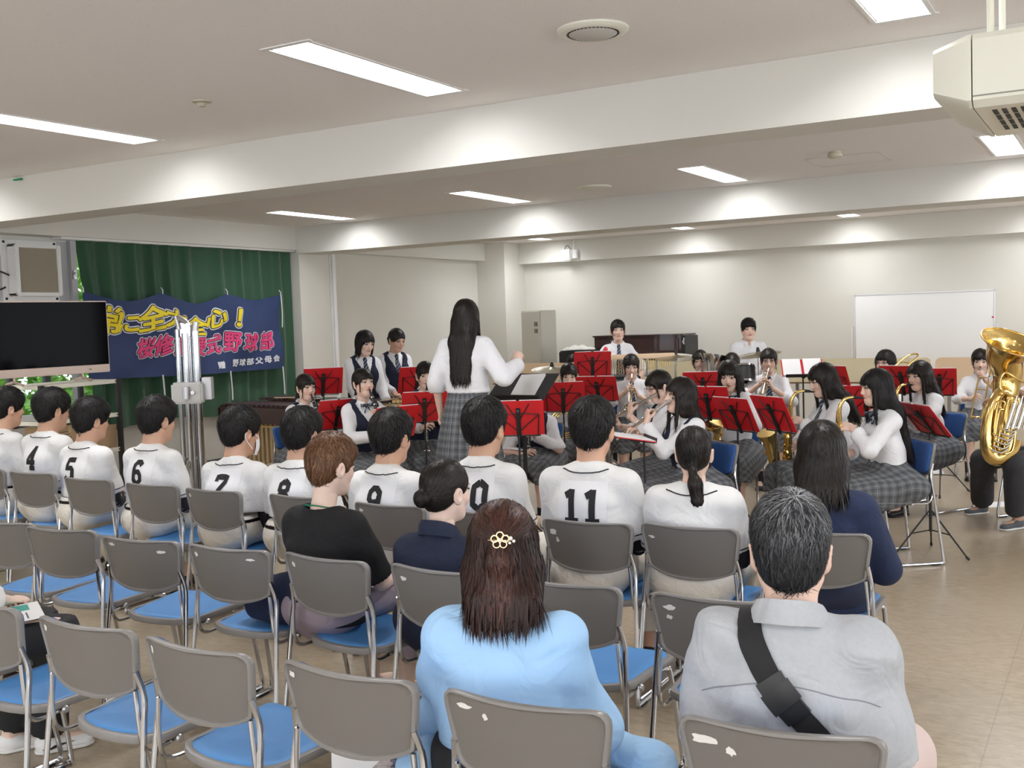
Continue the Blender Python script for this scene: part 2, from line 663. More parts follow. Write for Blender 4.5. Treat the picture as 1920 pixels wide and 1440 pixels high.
# the rest of the curtain, gathered left of the window behind the shelf
n = 60
yy = np.linspace(5.05, 5.75, n)
Y, Z = np.meshgrid(yy, zz[:16], indexing='ij')
P2 = np.stack([-9.62 + .04 * np.sin(26 * Y), Y, Z], -1)
MB().grid(P2).grid(P2 - np.array([.006, 0, 0]), flip=True).build('cloth', GREEN, t, sharp=180)

b0, b1 = at_x(158, 546, -9.5), at_x(524, 553, -9.5)
b2, b3 = at_x(160, 712, -9.5), at_x(528, 690, -9.5)
by0, by1 = b0[1], b1[1]
bt0, bt1, bb0, bb1 = b0[2], b1[2], b2[2], b3[2]
KN = [0, .355, .68, 1.0]


def banner(u, v):
    """u along 0..1, v up 0..1"""
    u = np.asarray(u, float)
    v = np.asarray(v, float)
    ks = np.interp(u, KN, [0, 1, 2, 3])
    fr = ks - np.floor(np.minimum(ks, 2.9999))
    sag = np.sin(np.clip(fr, 0, 1) * PI) * np.array([.10, .12, .07])[np.clip(np.floor(ks).astype(int), 0, 2)]
    top = bt0 + (bt1 - bt0) * u - sag
    bot = bb0 + (bb1 - bb0) * u - .02 * np.sin(u * PI)
    z = bot + (top - bot) * v
    x = -9.50 + .035 * np.sin(fr * PI * 2) * v + .02 * np.sin(14 * u + 5 * v) + .02 * np.sin(23 * u - 9 * v) * (1 - .6 * v)
    return np.stack([x, by0 + (by1 - by0) * u, z], -1)


U, Vv = np.meshgrid(np.linspace(0, 1, 130), np.linspace(0, 1, 50), indexing='ij')
t = thing('banner', 'navy cheering banner with yellow and pink writing hung on the curtain', 'banner', (0, 0, 0))
Pb = banner(U, Vv)
NAVYB = mat('navy banner cloth', (0.022, 0.042, 0.125), .8, bump=.06, bscale=300)
MB().grid(Pb).grid(Pb - np.array([.004, 0, 0]), flip=True).build('cloth', NAVYB, t, sharp=180)


def text_mesh(body, offset=0.0, shear=0.0):
    c = bpy.data.curves.new('writing', 'FONT')
    c.body = body
    c.size = 1.0
    c.offset = offset
    c.resolution_u = 3
    c.shear = shear
    ob = bpy.data.objects.new('writing', c)
    COL.objects.link(ob)
    bpy.context.view_layer.update()
    me = bpy.data.meshes.new_from_object(ob.evaluated_get(bpy.context.evaluated_depsgraph_get()))
    bm = bmesh.new()
    bm.from_mesh(me)
    bmesh.ops.triangulate(bm, faces=bm.faces)
    bm.verts.index_update()
    v = np.array([q.co for q in bm.verts])
    f = [[q.index for q in p.verts] for p in bm.faces]
    bm.free()
    bpy.data.objects.remove(ob)
    bpy.data.curves.remove(c)
    bpy.data.meshes.remove(me)
    return v, f


YEL = mat('banner yellow', (0.85, 0.68, 0.02), .7)
PINK = mat('banner pink', (0.74, 0.055, 0.20), .7)
WHT = mat('banner white', (0.75, 0.76, 0.80), .7)
NAVYD = mat('banner outline', (0.008, 0.012, 0.03), .7)
bw, bh = by1 - by0, (bt0 + bt1 - bb0 - bb1) / 2


def banner_text(ch, u, v, hgt, col, name, wid=None, outl=True, slant=.12):
    """one character centred at u, v, hgt and wid in metres"""
    base, base_f = text_mesh(ch, 0.0)
    lo, hi = base.min(0), base.max(0)
    c = (lo + hi) / 2
    sy = hgt / (hi[1] - lo[1] if hi[1] - lo[1] > .5 else .85)
    sx = (wid / (hi[0] - lo[0])) if wid else sy
    ok_ = 1.0 if col is YEL else .70
    lay = [(.034 * ok_, WHT, .004), (.020 * ok_, NAVYD, .008), (.010 * ok_, col, .012)] if outl else [(.004, col, .005)]
    mb = MB()
    q0 = (base - c) * [sx, sy, 1]
    q0[:, 0] += slant * q0[:, 1]
    for k, (r_, m, lift) in enumerate(lay):
        for j in range(12 if outl else 6):
            an = 2 * PI * j / (12 if outl else 6)
            p = banner(np.clip(u + (q0[:, 0] + r_ * math.cos(an)) / bw, 0, 1), np.clip(v + (q0[:, 1] + r_ * math.sin(an)) / bh, 0, 1))
            p[:, 0] += lift + .00005 * j
            mb.add(p, base_f, k)
    mb.build(name, [l[1] for l in lay], t, sharp=0)


for ch, px, py, h_, w_ in (('常', 202, 590, .31, .36), ('に', 243, 594, .20, .30), ('全', 288, 590, .275, .38), ('力', 330, 592, .22, .30), ('全', 370, 598, .235, .36), ('心', 409, 589, .215, .30), ('！', 447, 591, .21, .055)):
    p = at_x(px, py, -9.48)
    u = (p[1] - by0) / bw
    tp, bo = bt0 + (bt1 - bt0) * u, bb0 + (bb1 - bb0) * u
    v = (p[2] - bo) / (tp - bo)
    banner_text(ch, u, v, h_, YEL, 'lettering', w_)
for k, ch in enumerate('桜修館硬式野球部'):
    p = at_x(277 + k * 32.2, 646 - k * 1.6, -9.48)
    u = (p[1] - by0) / bw
    tp, bo = bt0 + (bt1 - bt0) * u, bb0 + (bb1 - bb0) * u
    banner_text(ch, u, (p[2] - bo) / (tp - bo), .225, PINK, 'lettering', .235)
for k, ch in enumerate('贈 野球部父母会'):
    if ch == ' ':
        continue
    p = at_x(416 + k * 14.4, 681 - k * 1.5, -9.48)
    u = (p[1] - by0) / bw
    tp, bo = bt0 + (bt1 - bt0) * u, bb0 + (bb1 - bb0) * u
    banner_text(ch, u, (p[2] - bo) / (tp - bo), .085, WHT, 'lettering', .108, outl=False, slant=.0)
for u in KN:
    p = banner(u, 1.0)
    mb = MB().tube([p + A(.01, 0, -.015), p + A(.012, 0, .03), p + A(-.02, .005, .06)], .006, 6)
    mb.build('tie_cord', WHT, t)
for u in (0.33, .685, .995):
    p = banner(u, 0.0)
    MB().tube([p + A(.01, 0, .02), p + A(.015, .004, -.12), p + A(.012, .012, -.25), p + A(.014, .008, -.34)], .009, 6, smooth=3).build('tie_cord', WHT, t)
p = banner(1.0, 1.0)
MB().tube([p + A(.012, 0, .0), p + A(.014, .01, -.2), p + A(.012, .0, -.42)], .007, 6, smooth=3).build('tie_cord', WHT, t)

# ------------------------------------------------------------------ ceiling fittings
t = thing('ceiling_vent', 'round white ceiling diffuser with a dashed slot before the big beam', 'ceiling vent', (-2.12, 4.50, ZC))
MB().lathe([(.165, 0), (.165, -.008), (.15, -.02), (.122, -.022), (.118, -.004)], None, 48).build('ring', CREAMW, t)
MB().lathe([(.112, -.006), (.112, -.022), (.10, -.028), (0, -.030)], None, 48).build('disc', mat('vent disc', (.60, .60, .56), .5), t)
mb = MB()
for k in range(40):
    a = 2 * PI * k / 40
    mb.box((-.0055, -.002, -.003), (.0055, .002, .003), 0, 0, Matrix.Translation((.1155 * math.cos(a), .1155 * math.sin(a), -.021)) @ Matrix.Rotation(a + PI / 2, 4, 'Z'))
mb.build('slot', BLACKM, t, sharp=0)
o = MB().lathe([(.17, 0), (.17, -.01), (.15, -.022), (0, -.026)], Matrix.Translation((-4.66, 9.83, ZC)), 32).build('ceiling_vent', CREAMW)
tag(o, 'flat round ceiling plate between the two beams', 'ceiling vent')
o = MB().lathe([(.055, 0), (.055, -.006), (.03, -.012), (.02, -.03), (0, -.034)], Matrix.Translation((-4.62, 4.50, ZC)), 24).build('fire_sprinkler', mat('pale brass', (.62, .58, .46), .4, metal=.5))
tag(o, 'small round sprinkler head on the ceiling between the long lights', 'sprinkler')
o = MB().lathe([(.05, 0), (.05, -.012), (.06, -.016), (.06, -.04), (.045, -.05), (0, -.052)], Matrix.Translation((-2.12, 9.20, ZC)), 24).build('smoke_detector', mat('detector beige', (.62, .58, .46), .5))
tag(o, 'beige smoke detector beside the ceiling hatch', 'smoke detector')
mb = MB()
for a, b in (((-2.44, 9.45), (-1.82, 9.455)), ((-2.44, 10.06), (-1.82, 10.065)), ((-2.44, 9.45), (-2.435, 10.06)), ((-1.825, 9.45), (-1.82, 10.06))):
    mb.box((a[0], a[1], ZC - .003), (b[0], b[1], ZC))
struct(mb.build('trim_9', mat('hatch seam', (.56, .54, .52), .7), sharp=0))
o = MB().box((-7.95, 5.60, 2.965), (-7.85, 5.629, 2.978), 0, .003).build('tape_piece', mat('green tape', (.03, .33, .17), .6))
o.location = A(0, 0, 0)
tag(o, 'scrap of green tape on the big beam by the ceiling, left', 'tape')

# hanging air conditioner
t = thing('air_conditioner', 'cream air conditioner hung from the ceiling at the upper right', 'air conditioner', (-0.50, 3.60, 2.29))
prof = [(0, .02), (0, .205), (.02, .225), (.60, .225), (.70, .17), (.72, .10), (.70, 0.0), (.03, 0.0)]
mb = MB()
e0 = np.array([(0.09, y, z) for y, z in prof])
e1 = np.array([(1.65, y, z) for y, z in prof])
mb.grid(np.stack([np.vstack([e0, e0[:1]]), np.vstack([e1, e1[:1]])], 0))
mb.add(e0, [tuple(range(8))[::-1]]).add(e1, [tuple(range(8))])
mb.build('body', CREAMW, t, sharp=30, recalc=True)
mb = MB()
ins = [(y * .96 + .01, .01 + z * .93) for y, z in prof]
c0 = np.array([(-.03, .04 + y * .85, .05 + z * .66) for y, z in prof])
c1 = np.array([(.075, y, z) for y, z in prof])
c2 = np.array([(.086, y, z) for y, z in prof])
mb.grid(np.stack([np.vstack([c, c[:1]]) for c in (c0, c1, c2)], 0)).add(c0, [tuple(range(8))[::-1]]).add(c2, [tuple(range(8))])
mb.build('end_cap', CREAMW, t, sharp=30, recalc=True)
mb = MB()
for r in range(4):
    for c in range(10):
        mb.box((.135 + c * .027, .10 + r * .115, -.0025), (.149 + c * .027, .19 + r * .115, .001))
mb.build('grille_slot', mat('dark slot', (.03, .028, .026), .7), t, sharp=0)
mb = MB().box((.09, -.003, .030), (1.65, 0, .034)).box((.54, .03, -.002), (.545, .70, 0))
mb.build('panel_seam', mat('cream shadow gap', (.30, .29, .25), .7), t, sharp=0)
MB().lathe([(0, .004), (.006, .003), (.006, 0)], frame((.26, 0, .016), (0, -1, 0)), 12).build('screw', BLACKM, t)
for (xx, yy_) in ((.13, .12), (.13, .50), (1.2, .12), (1.2, .5)):
    MB().tube([(xx, yy_, .22), (xx, yy_, ZC - 2.29)], .011, 10).build('hanger_rod', CREAMW, t)
MB().box((.085, .09, ZC - 2.29 - .045), (.175, .15, ZC - 2.29), 0, .004).build('ceiling_bracket', STEEL, t)
MB().lathe([(.05, 0), (.045, -.01), (.015, -.015)], Matrix.Translation((.13, .5, ZC - 2.29)), 20).build('rose_plate', mat('rose beige', (.5, .46, .38), .6), t)

# wifi box on the back beam
p = at_y(1064, 479, 16.06)
t = thing('wifi_box', 'white rounded wireless box on the back beam above the piano', 'wall box', (p[0], 16.06, p[2]))
MB().box((-.11, -.06, -.10), (.09, -.01, .10), 0, .035).build('cover', mat('white plastic', (.85, .85, .85), .4), t)
MB().box((.06, -.02, -.06), (.19, .04, .09), 0, .008).build('bracket', WHITE, t)
MB().tube([(.12, .0, .09), (.12, .0, ZC - p[2])], .012, 8).build('conduit', WHITE, t)
MB().tube([(.07, .0, .09), (.0, .0, .17), (-.06, .01, .10)], .005, 6, smooth=5).build('cable', BLACKM, t)

# ------------------------------------------------------------------ back of the room
pL, pR = at_y(976, 583, 14.9), at_y(1012, 581, 14.9)
t = thing('locker', 'narrow pale grey steel locker in the back left corner', 'locker', (pL[0], 14.9, 0))
lw, lh = pR[0] - pL[0], pL[2]
LOCK = mat('locker enamel', (.60, .59, .52), .45)
MB().box((0, .02, .05), (lw, .55, lh), 0, .006).box((0.02, .04, 0), (lw - .02, .52, .05)).build('body', LOCK, t)
MB().box((.008, 0, .07), (lw - .008, .022, lh - .015), 0, .005).build('door', LOCK, t)
mb = MB()
for zz_ in (lh - .22, lh - .33):
    for k in range(3):
        mb.box((lw * .70 + k * .022, -.003, zz_ - .035), (lw * .70 + k * .022 + .012, 0, zz_ + .035))
mb.build('vent_slot', BLACKM, t, sharp=0)
MB().box((.03, -.012, .72), (.06, .0, .80), 0, .004).build('handle', BLACK, t)

p0, p1 = at_y(1047, 656, 14.6), at_y(1100, 655, 14.6)
t = thing('speaker_cabinet', 'black cabinet beside the locker with a white cloth on top', 'cabinet', (p0[0], 14.6, 0))
cw, chh = p1[0] - p0[0], p0[2] - .02
MB().box((0, 0, .03), (cw, .5, chh), 0, .02).build('body', BLACKM, t)
MB().box((.03, -.012, chh - .5), (cw - .03, 0, chh - .05), 0, .005).build('grille', mat('speaker grille', (.03, .03, .03), .9, bump=.4, bscale=500), t)
t2 = thing('folded_cloth', 'crumpled white cloth lying on the black cabinet', 'cloth', (p0[0], 14.6, chh))
n = 26
U, Vv = np.meshgrid(np.linspace(0, 1, n), np.linspace(0, 1, n), indexing='ij')
Hh = .015 + .05 * np.sin(U * PI) ** .4 * np.sin(Vv * PI) ** .4 * (1 + .5 * np.sin(9 * U + 4 * Vv) * np.sin(11 * Vv))
mb = MB().grid(np.stack([.03 + U * (cw - .08), .06 + Vv * .38, Hh], -1)).grid(np.stack([.03 + U * (cw - .08), .06 + Vv * .38, 0 * Hh + .001], -1), flip=True)
mb.build('cloth', mat('white cloth', (.72, .71, .67), .9), t2, sharp=180)

p0, p1 = at_y(1113, 630, 15.45), at_y(1277, 628, 15.45)
t = thing('upright_piano', 'dark brown upright piano against the back wall', 'piano', (p0[0], 15.45, 0))
pw, phh = p1[0] - p0[0], p0[2]
MB().box((.0, .02, .06), (pw, .55, phh - .02), 0, .006).build('case', ROSE, t)
MB().box((-.02, -.01, phh - .025), (pw + .03, .58, phh), 0, .006).build('lid', ROSE, t)
MB().box((.05, -.004, .75), (pw - .05, .02, phh - .06), 0, .006).build('front_panel', ROSE, t)
MB().box((pw, .0, .0), (pw + .06, .58, phh - .03), 0, .006).build('side_panel', BLACK, t)
MB().box((.02, -.25, .60), (pw - .02, .04, .74), 0, .008).build('key_cover', ROSE, t)
mb = MB().box((pw + .02, -.004, phh - .14), (pw + .05, 0, phh - .10)).box((pw + .035, -.004, phh - .16), (pw + .052, 0, phh - .06))
mb.build('tag', WHITE, t, sharp=0)
for xx in (.04, pw - .1):
    MB().box((xx, -.22, 0), (xx + .06, -.16, .6), 0, .005).build('leg', ROSE, t)

w0, w1 = at_y(1603, 557, 15.6), at_y(1864, 545, 15.6)
t = thing('whiteboard', 'large blank whiteboard on a stand by the back wall', 'whiteboard', (w0[0], 15.6, 0))
ww, wh = w1[0] - w0[0], w0[2] + .02
MB().box((0, 0, wh - 1.1), (ww, .025, wh), 0, .004).build('board', mat('whiteboard enamel', (.92, .93, .94), .25), t)
mb = MB()
for a, b in (((-.012, -.006, wh - 1.11), (.0, .03, wh + .01)), ((ww, -.006, wh - 1.11), (ww + .012, .03, wh + .01)), ((-.012, -.006, wh), (ww + .012, .03, wh + .012)), ((-.012, -.006, wh - 1.115), (ww + .012, .03, wh - 1.1))):
    mb.box(a, b)
mb.build('frame', ALU, t, sharp=0)
for xx in (-.045, ww + .03):
    mb = MB().box((xx - .015, .0, .05), (xx + .015, .03, 1.42), 0, .004).box((xx - .02, -.3, .03), (xx + .02, .3, .06), 0, .005)
    mb.build('post', WHITE, t)
o = MB().box((ww - .03, -.008, wh - .37), (ww - .005, -.001, wh - .35), 0, .002).build('magnet', mat('red magnet', (.7, .01, .08), .4))
o.location = t.location
tag(o, 'small red magnet at the right edge of the whiteboard', 'magnet')


def flip_table(xa, xb, y, z0, z1, m, label, tilt=.12):
    t = thing('folding_table', label, 'table', ((xa + xb) / 2, y, 0), 0, 'flip-top tables folded along the back')
    w = (xb - xa) / 2 - .01
    zc = (z0 + z1) / 2
    hh = (z1 - z0) / 2
    M = Matrix.Translation((0, 0, zc)) @ Matrix.Rotation(-tilt, 4, 'X')
    mb = MB()
    r = .06
    ol = []
    for cx, cz, a0 in ((w - r, hh - r, 0), (-w + r, hh - r, 90), (-w + r, -hh + r, 180), (w - r, -hh + r, 270)):
        for k in range(5):
            a = rad(a0 + 22.5 * k)
            ol.append((cx + r * math.cos(a), cz + r * math.sin(a)))
    R = Matrix.Rotation(PI / 2, 4, 'X')
    mb.slab(ol, .0, .026, 0, M @ R)
    mb.build('table_top', m, t, sharp=30)
    MB().slab([(-w, -hh), (w, -hh), (w, -hh + .018), (-w, -hh + .018)], .026, .031, 0, M @ R).build('edge_strip', mat('brown edging', (.20, .11, .05), .5), t, sharp=0)
    for s in (-1, 1):
        mb = MB().box((s * (w - .14) - .02, .04, .06), (s * (w - .14) + .02, .08, zc), 0, .006)
        mb.box((s * (w - .14) - .02, -.22, .05), (s * (w - .14) + .02, .24, .085), 0, .008)
        mb.build('leg', STEEL, t)
        for yy_ in (-.2, .22):
            MB().lathe([(0, -.012), (.026, -.012), (.028, 0), (.026, .012), (0, .012)], frame((s * (w - .14), yy_, .028), (1, 0, 0)), 14).build('caster', BLACK, t)
    MB().box((-w + .14, .045, zc - .12), (w - .14, .075, zc - .08), 0, .004).build('cross_bar', STEEL, t)
    return t


YT = 13.3
x0 = at_y(925, 690, YT)[0]
x1 = at_y(1128, 690, YT)[0]
x2 = at_y(1185, 690, YT)[0]
x3 = at_y(1470, 690, YT)[0]
x4 = at_y(1748, 690, YT)[0]
x5 = at_y(1752, 690, YT - .25)[0]
x6 = at_y(1990, 690, YT - .25)[0]
zt = at_y(1600, 672, YT)[2]
flip_table(x0, x1, YT, zt - .33, zt - .02, TAN, 'tan folded table top behind the conductor stand')
flip_table(x2, x3, YT, zt - .31, zt, CREAM, 'cream folded table top in front of the piano')
flip_table(x3, x4, YT, zt - .31, zt, CREAM, 'cream folded table top under the whiteboard')
flip_table(x5, x6, YT - .25, zt - .42, zt + .01, TAN, 'tan folded table top behind the right trombone player')

# ------------------------------------------------------------------ television on its rack
ca, cb = at_d(78, 722, 8.7), at_d(221, 708, 9.5)
dv = cb[:2] - ca[:2]
rl = np.linalg.norm(dv)
rz = math.atan2(dv[1], dv[0])
t = thing('shelf_rack', 'black post rack with white shelves under the television', 'rack', (ca[0], ca[1], 0), rz)
IV = mat('ivory shelf', (.74, .72, .62), .45)
zt_ = 1.27
for k, z in enumerate((.12, .66, .97, zt_)):
    sh = MB().box((0, .0, z - .035), (rl, .45, z), 0, .003).build('shelf', IV, t)
    for xx in (.03, .10, rl - .03):
        MB().lathe([(0, .003), (.008, .003), (.008, 0)], frame((xx, 0, z - .017), (0, -1, 0)), 10).build('bolt', BLACK, sh)
for xx, yy_ in ((-.022, -.012), (rl - .02, -.012), (-.022, .425), (rl - .02, .425)):
    MB().box((xx, yy_, 0), (xx + .042, yy_ + .037, zt_ - .0), 0, .002).build('post', BLACK, t)
Mr = Matrix.Translation((ca[0], ca[1], 0)) @ Matrix.Rotation(rz, 4, 'Z')
tl, tr = at_d(-10, 640, 8.55), at_d(204, 640, 9.42)
dv = tr[:2] - tl[:2]
tw = np.linalg.norm(dv)
ta = math.atan2(dv[1], dv[0])
t = thing('television', 'large flat television standing on the rack at the far left', 'television', (tl[0], tl[1], zt_), ta)
tz0 = at_d(204, 697, 9.42)[2] - zt_
tz1 = at_d(204, 564, 9.42)[2] - zt_
BEZ = mat('champagne bezel', (.55, .43, .36), .35, metal=.3)
MB().box((0, 0.0, tz0), (tw, .05, tz1), 0, .006).build('case', BEZ, t)
MB().box((.012, -.004, tz0 + .07), (tw - .012, .002, tz1 - .010)).build('screen', mat('dark screen', (.003, .003, .004), .06, spec=.03), t, sharp=0)
MB().box((tw * .80, -.006, tz0 + .03), (tw * .80 + .02, 0, tz0 + .036)).build('indicator', BLACK, t, sharp=0)
for xx in (.16, tw - .26):
    mb = MB().tube([(xx, -.10, .012), (xx, .02, .035), (xx, .025, tz0 + .02)], .012, 8).tube([(xx, .15, .012), (xx, .03, .035)], .012, 8)
    mb.build('foot', BEZ, t)


def on_rack(x, y, z):
    return Mr @ Vector((x, y, z))


def carton(x, y, w, d, h, label, z=.66):
    o = thing('cardboard_box', label, 'box', on_rack(x, y, z), rz + .06)
    MB().box((0, 0, 0), (w, d, h), 0, .004).build('carton', CARD, o)
    MB().box((0, -.001, h - .002), (w, d + .001, h + .0015)).box((w * .45, -.002, h - .06), (w * .55, d, h + .001)).build('packing_tape', mat('packing tape', (.52, .38, .22), .35), o, sharp=0)
    mb = MB()
    for k in range(4):
        mb.box((w * .2, -.0015, h * .78 - k * h * .10), (w * .2 + w * (.34 - .05 * (k % 2)), 0, h * .81 - k * h * .10))
    mb.build('print_mark', mat('box print', (.12, .08, .05), .8), o, sharp=0)


carton(.14, .05, .38, .30, .25, 'larger cardboard box on the lower rack shelf')
carton(.58, .04, .30, .30, .20, 'smaller cardboard box at the right end of the lower rack shelf')
t = thing('video_camera', 'small black camera on the middle rack shelf', 'camera', on_rack(.40, .15, .97), rz)
MB().box((0, 0, .002), (.16, .10, .085), 0, .012).build('body', BLACK, t)
MB().lathe([(.0, .075), (.026, .075), (.032, .06), (.032, 0)], frame((.05, 0, .045), (0, -1, 0)), 18).build('lens', BLACKM, t)
t = thing('disc_player', 'flat grey player on the middle rack shelf', 'player', on_rack(.02, .05, .97), rz)
MB().box((0, 0, .002), (.30, .25, .05), 0, .006).build('case', STEEL, t)
MB().box((.02, -.003, .018), (.16, 0, .032)).build('disc_tray', BLACK, t, sharp=0)

# chrome lifting stand
D = 10.5
p = at_d(356, 760, D)
t = thing('lifting_stand', 'tall folded chrome lifting stand with a white bracket before the banner', 'stand', (p[0], p[1], 0), rad(35))
ztop = at_d(356, 598, D)[2]
zbr = at_d(356, 735, D)[2]
for xx, yy_, r, z1 in ((-.085, 0, .026, ztop - .10), (.0, -.07, .030, ztop - .14), (.085, 0.0, .038, ztop - .12), (.02, .06, .030, ztop - .16)):
    MB().tube([(xx, yy_, .10), (xx, yy_, z1)], r, 16).build('mast', CHROME, t)
mb = MB().box((-.15, -.12, zbr - .11), (.15, .10, zbr + .10), 0, .02)
mb.build('bracket', WHITE, t)
MB().box((.13, -.02, zbr - .08), (.22, .12, zbr + .14), 0, .004).build('side_plate', STEEL, t)
mb = MB().lathe([(0, .02), (.02, .02), (.025, 0)], frame((.06, -.12, zbr), (0, -1, 0)), 12).tube([(0, -.13, zbr - .06), (0, -.13, zbr + .06)], .034, 14)
mb.build('clamp', ALU, t)
mb = MB().box((-.05, -.05, ztop - .18), (.05, .05, ztop - .03), 0, .01)
mb.tube([(.06, 0, ztop - .10), (-.01, -.03, ztop - .02), (-.07, -.05, ztop + .02)], .030, 10).tube([(-.08, -.05, ztop + .03), (-.05, -.06, ztop - .10)], .020, 10)
mb.tube([(.085, 0, ztop - .14), (.10, .0, ztop - .03)], .03, 10)
mb.build('head', ALU, t)
for a in (20, 140, 260):
    c, s = math.cos(rad(a)), math.sin(rad(a))
    MB().tube([(.05 * c, .05 * s, .42), (.28 * c, .28 * s, .22), (.52 * c, .52 * s, .05)], .022, 10).build('leg', ALU, t)
    MB().lathe([(0, 0), (.03, 0), (.03, .05), (.02, .06), (0, .06)], Matrix.Translation((.53 * c, .53 * s, 0)), 12).build('foot', BLACK, t)
# ------------------------------------------------------------------ stacking chairs
SHELL = mat('grey chair plastic', (0.165, 0.153, 0.142), .38, bump=.05, bscale=900)
RIM = mat('grey chair rim', (0.235, 0.224, 0.217), .32)
BLUE = mat('blue seat vinyl', (0.075, 0.25, 0.56), .5, var=.08, vscale=9)
BLUEB = mat('blue back cloth', (0.030, 0.105, 0.34), .8, bump=.15, bscale=900)


def round_outline(pts, r, k=5):
    """rounds the corners of a closed polygon; r per corner"""
    out = []
    n = len(pts)
    for i in range(n):
        a, b, c = (np.array(pts[(i + j) % n], float) for j in (-1, 0, 1))
        ri = r[i] if hasattr(r, '__len__') else r
        if ri <= 0:
            out.append(b)
            continue
        p, q = b + nrm(a - b) * ri, b + nrm(c - b) * ri
        for t in np.linspace(0, 1, k):
            out.append((1 - t) ** 2 * p + 2 * t * (1 - t) * b + t * t * q)
    return np.array(out)


def back_outline():
    bot = [(x, .556 + .046 * (abs(x) / .20) ** 2.2) for x in np.linspace(-.198, .198, 9)]
    pts = bot + [(.228, .795), (-.228, .795)]
    o = round_outline(pts, [.012] + [0] * 7 + [.012, .045, .045])
    c = np.vstack([o, o[:1]])
    s_ = np.r_[0, np.cumsum(np.linalg.norm(np.diff(c, axis=0), axis=1))]
    u = np.linspace(0, s_[-1], 72, endpoint=False)
    return np.c_[np.interp(u, s_, c[:, 0]), np.interp(u, s_, c[:, 1])]


def back_y(x, z):
    return -.245 - (z - .5) * .17 + .85 * x * x


BO = back_outline()
BC = np.array([0, .680])


def back_ring(s, dy):
    d = BO - BC
    if s >= .9:
        p = BO - d / np.linalg.norm(d, axis=1)[:, None] * (1 - s) * .2
    else:
        p = BC + d * s
    return np.c_[p[:, 0], back_y(p[:, 0], p[:, 1]) + dy, p[:, 1]]


def chair_proto():
    t = thing('stacking_chair', 'grey stacking chair', 'chair')
    # back shell
    rings = [back_ring(.93, .010), back_ring(.985, .008), back_ring(1.0, .0), back_ring(.985, -.011), back_ring(.945, -.012), back_ring(.925, -.006), back_ring(.91, -.003)] + [back_ring(q, -.003) for q in (.84, .75, .66, .57, .48, .39, .30, .21, .12, .04)]
    P = np.stack(rings, 0)
    mb = MB().grid(P, wrap=True, flip=True)
    n = P.shape[1]
    mi = len(mb.f)
    mb.add(P[-1], [tuple(range(n))])
    o = mb.build('back_shell', [SHELL, RIM], t, sharp=50, recalc=True)
    mi = np.zeros(len(o.data.polygons), np.int32)
    mi[:n * 5] = 1
    o.data.polygons.foreach_set('material_index', mi)
    # blue pad on the front of the back
    P = np.stack([back_ring(.935, .009), back_ring(.92, .020), back_ring(.90, .026)] + [back_ring(q, .028) for q in (.84, .72, .6, .48, .36, .24, .12, .04)], 0)
    mb = MB().grid(P, wrap=True)
    mb.add(P[-1], [tuple(range(n))])
    mb.build('back_pad', BLUEB, t, sharp=60, recalc=True)
    # seat
    rear = [(.205 * math.sin(a), -.135 - .085 * math.cos(a)) for a in np.linspace(-PI / 2, PI / 2, 11)][::-1]
    pts = [(-.215, .235), (.215, .235)][::-1]
    ol = round_outline([(.222, .225), (-.222, .225)] + rear[::-1], [.05, .05] + [0] * 11)
    ol = ol if np.sum(ol[:, 0] * np.roll(ol[:, 1], -1) - np.roll(ol[:, 0], -1) * ol[:, 1]) > 0 else ol[::-1]

    def srng(s, z):
        c = np.array([0, .02])
        p = c + (ol - c) * s
        return np.c_[p, z - .02 * np.exp(-((p[:, 1] + .05) / .14) ** 2) * (s < .9) - .02 * np.clip((p[:, 1] - .17) / .06, 0, 1) ** 2 + .004 * (np.abs(p[:, 0]) > .15)]
    P = np.stack([srng(.2, .402), srng(.9, .402), srng(.985, .405), srng(1.0, .418), srng(.985, .430), srng(.93, .432), srng(.90, .430)], 0)
    m = P.shape[1]
    mb = MB().grid(P, wrap=True, flip=False)
    mb.add(P[0], [tuple(range(m))[::-1]])
    mb.build('seat_shell', RIM, t, sharp=50, recalc=True)
    P = np.stack([srng(.905, .428), srng(.885, .441), srng(.85, .445), srng(.7, .446), srng(.55, .446), srng(.4, .446), srng(.2, .446)], 0)
    mb = MB().grid(P, wrap=True)
    mb.add(P[-1], [tuple(range(m))])
    mb.build('seat_pad', BLUE, t, sharp=60, recalc=True)
    for s in (-1, 1):
        x = .215 * s
        path = [(x * .93, -.246, .66), (x * .985, -.228, .58), (x * 1.02, -.243, .46), (x * 1.10, -.292, .05), (x * 1.10, -.285, .020), (x * 1.10, -.255, .012),
                (x * 1.08, .17, .012), (x * 1.08, .205, .016), (x * 1.07, .222, .045), (x * 1.0, .165, .36), (x * .96, .145, .395), (x * .90, .10, .402)]
        MB().tube(path, .0098, 10, smooth=4).build('leg_frame', CHROME, t)
        path = [(x * .90, -.244, .60), (x * .94, -.243, .50), (x * .95, -.238, .44), (x * .95, -.218, .408), (x * .93, -.18, .398), (x * .90, -.10, .402)]
        MB().tube(path, .0075, 8, smooth=4).build('seat_bracket', CHROME, t)
        MB().box((x * 1.10 - .012, -.27, 0), (x * 1.10 + .012, -.21, .014), 0, .003).build('foot', BLACKM, t)
        MB().box((x * 1.08 - .012, .13, 0), (x * 1.08 + .012, .19, .014), 0, .003).build('foot', BLACKM, t)
        MB().lathe([(0, .01), (.010, .01), (.014, .004), (.014, 0)], frame((x * .98, -.10, .405), (s, 0, 0)), 12).build('link_socket', STEEL, t)
    MB().tube([(-.19, .10, .398), (.19, .10, .398)], .008, 8).build('cross_tube', CHROME, t)
    return t


CH0 = chair_proto()
CH_USED = [False]
STICK = mat('torn sticker', (.72, .71, .69), .8)
chair_list = []


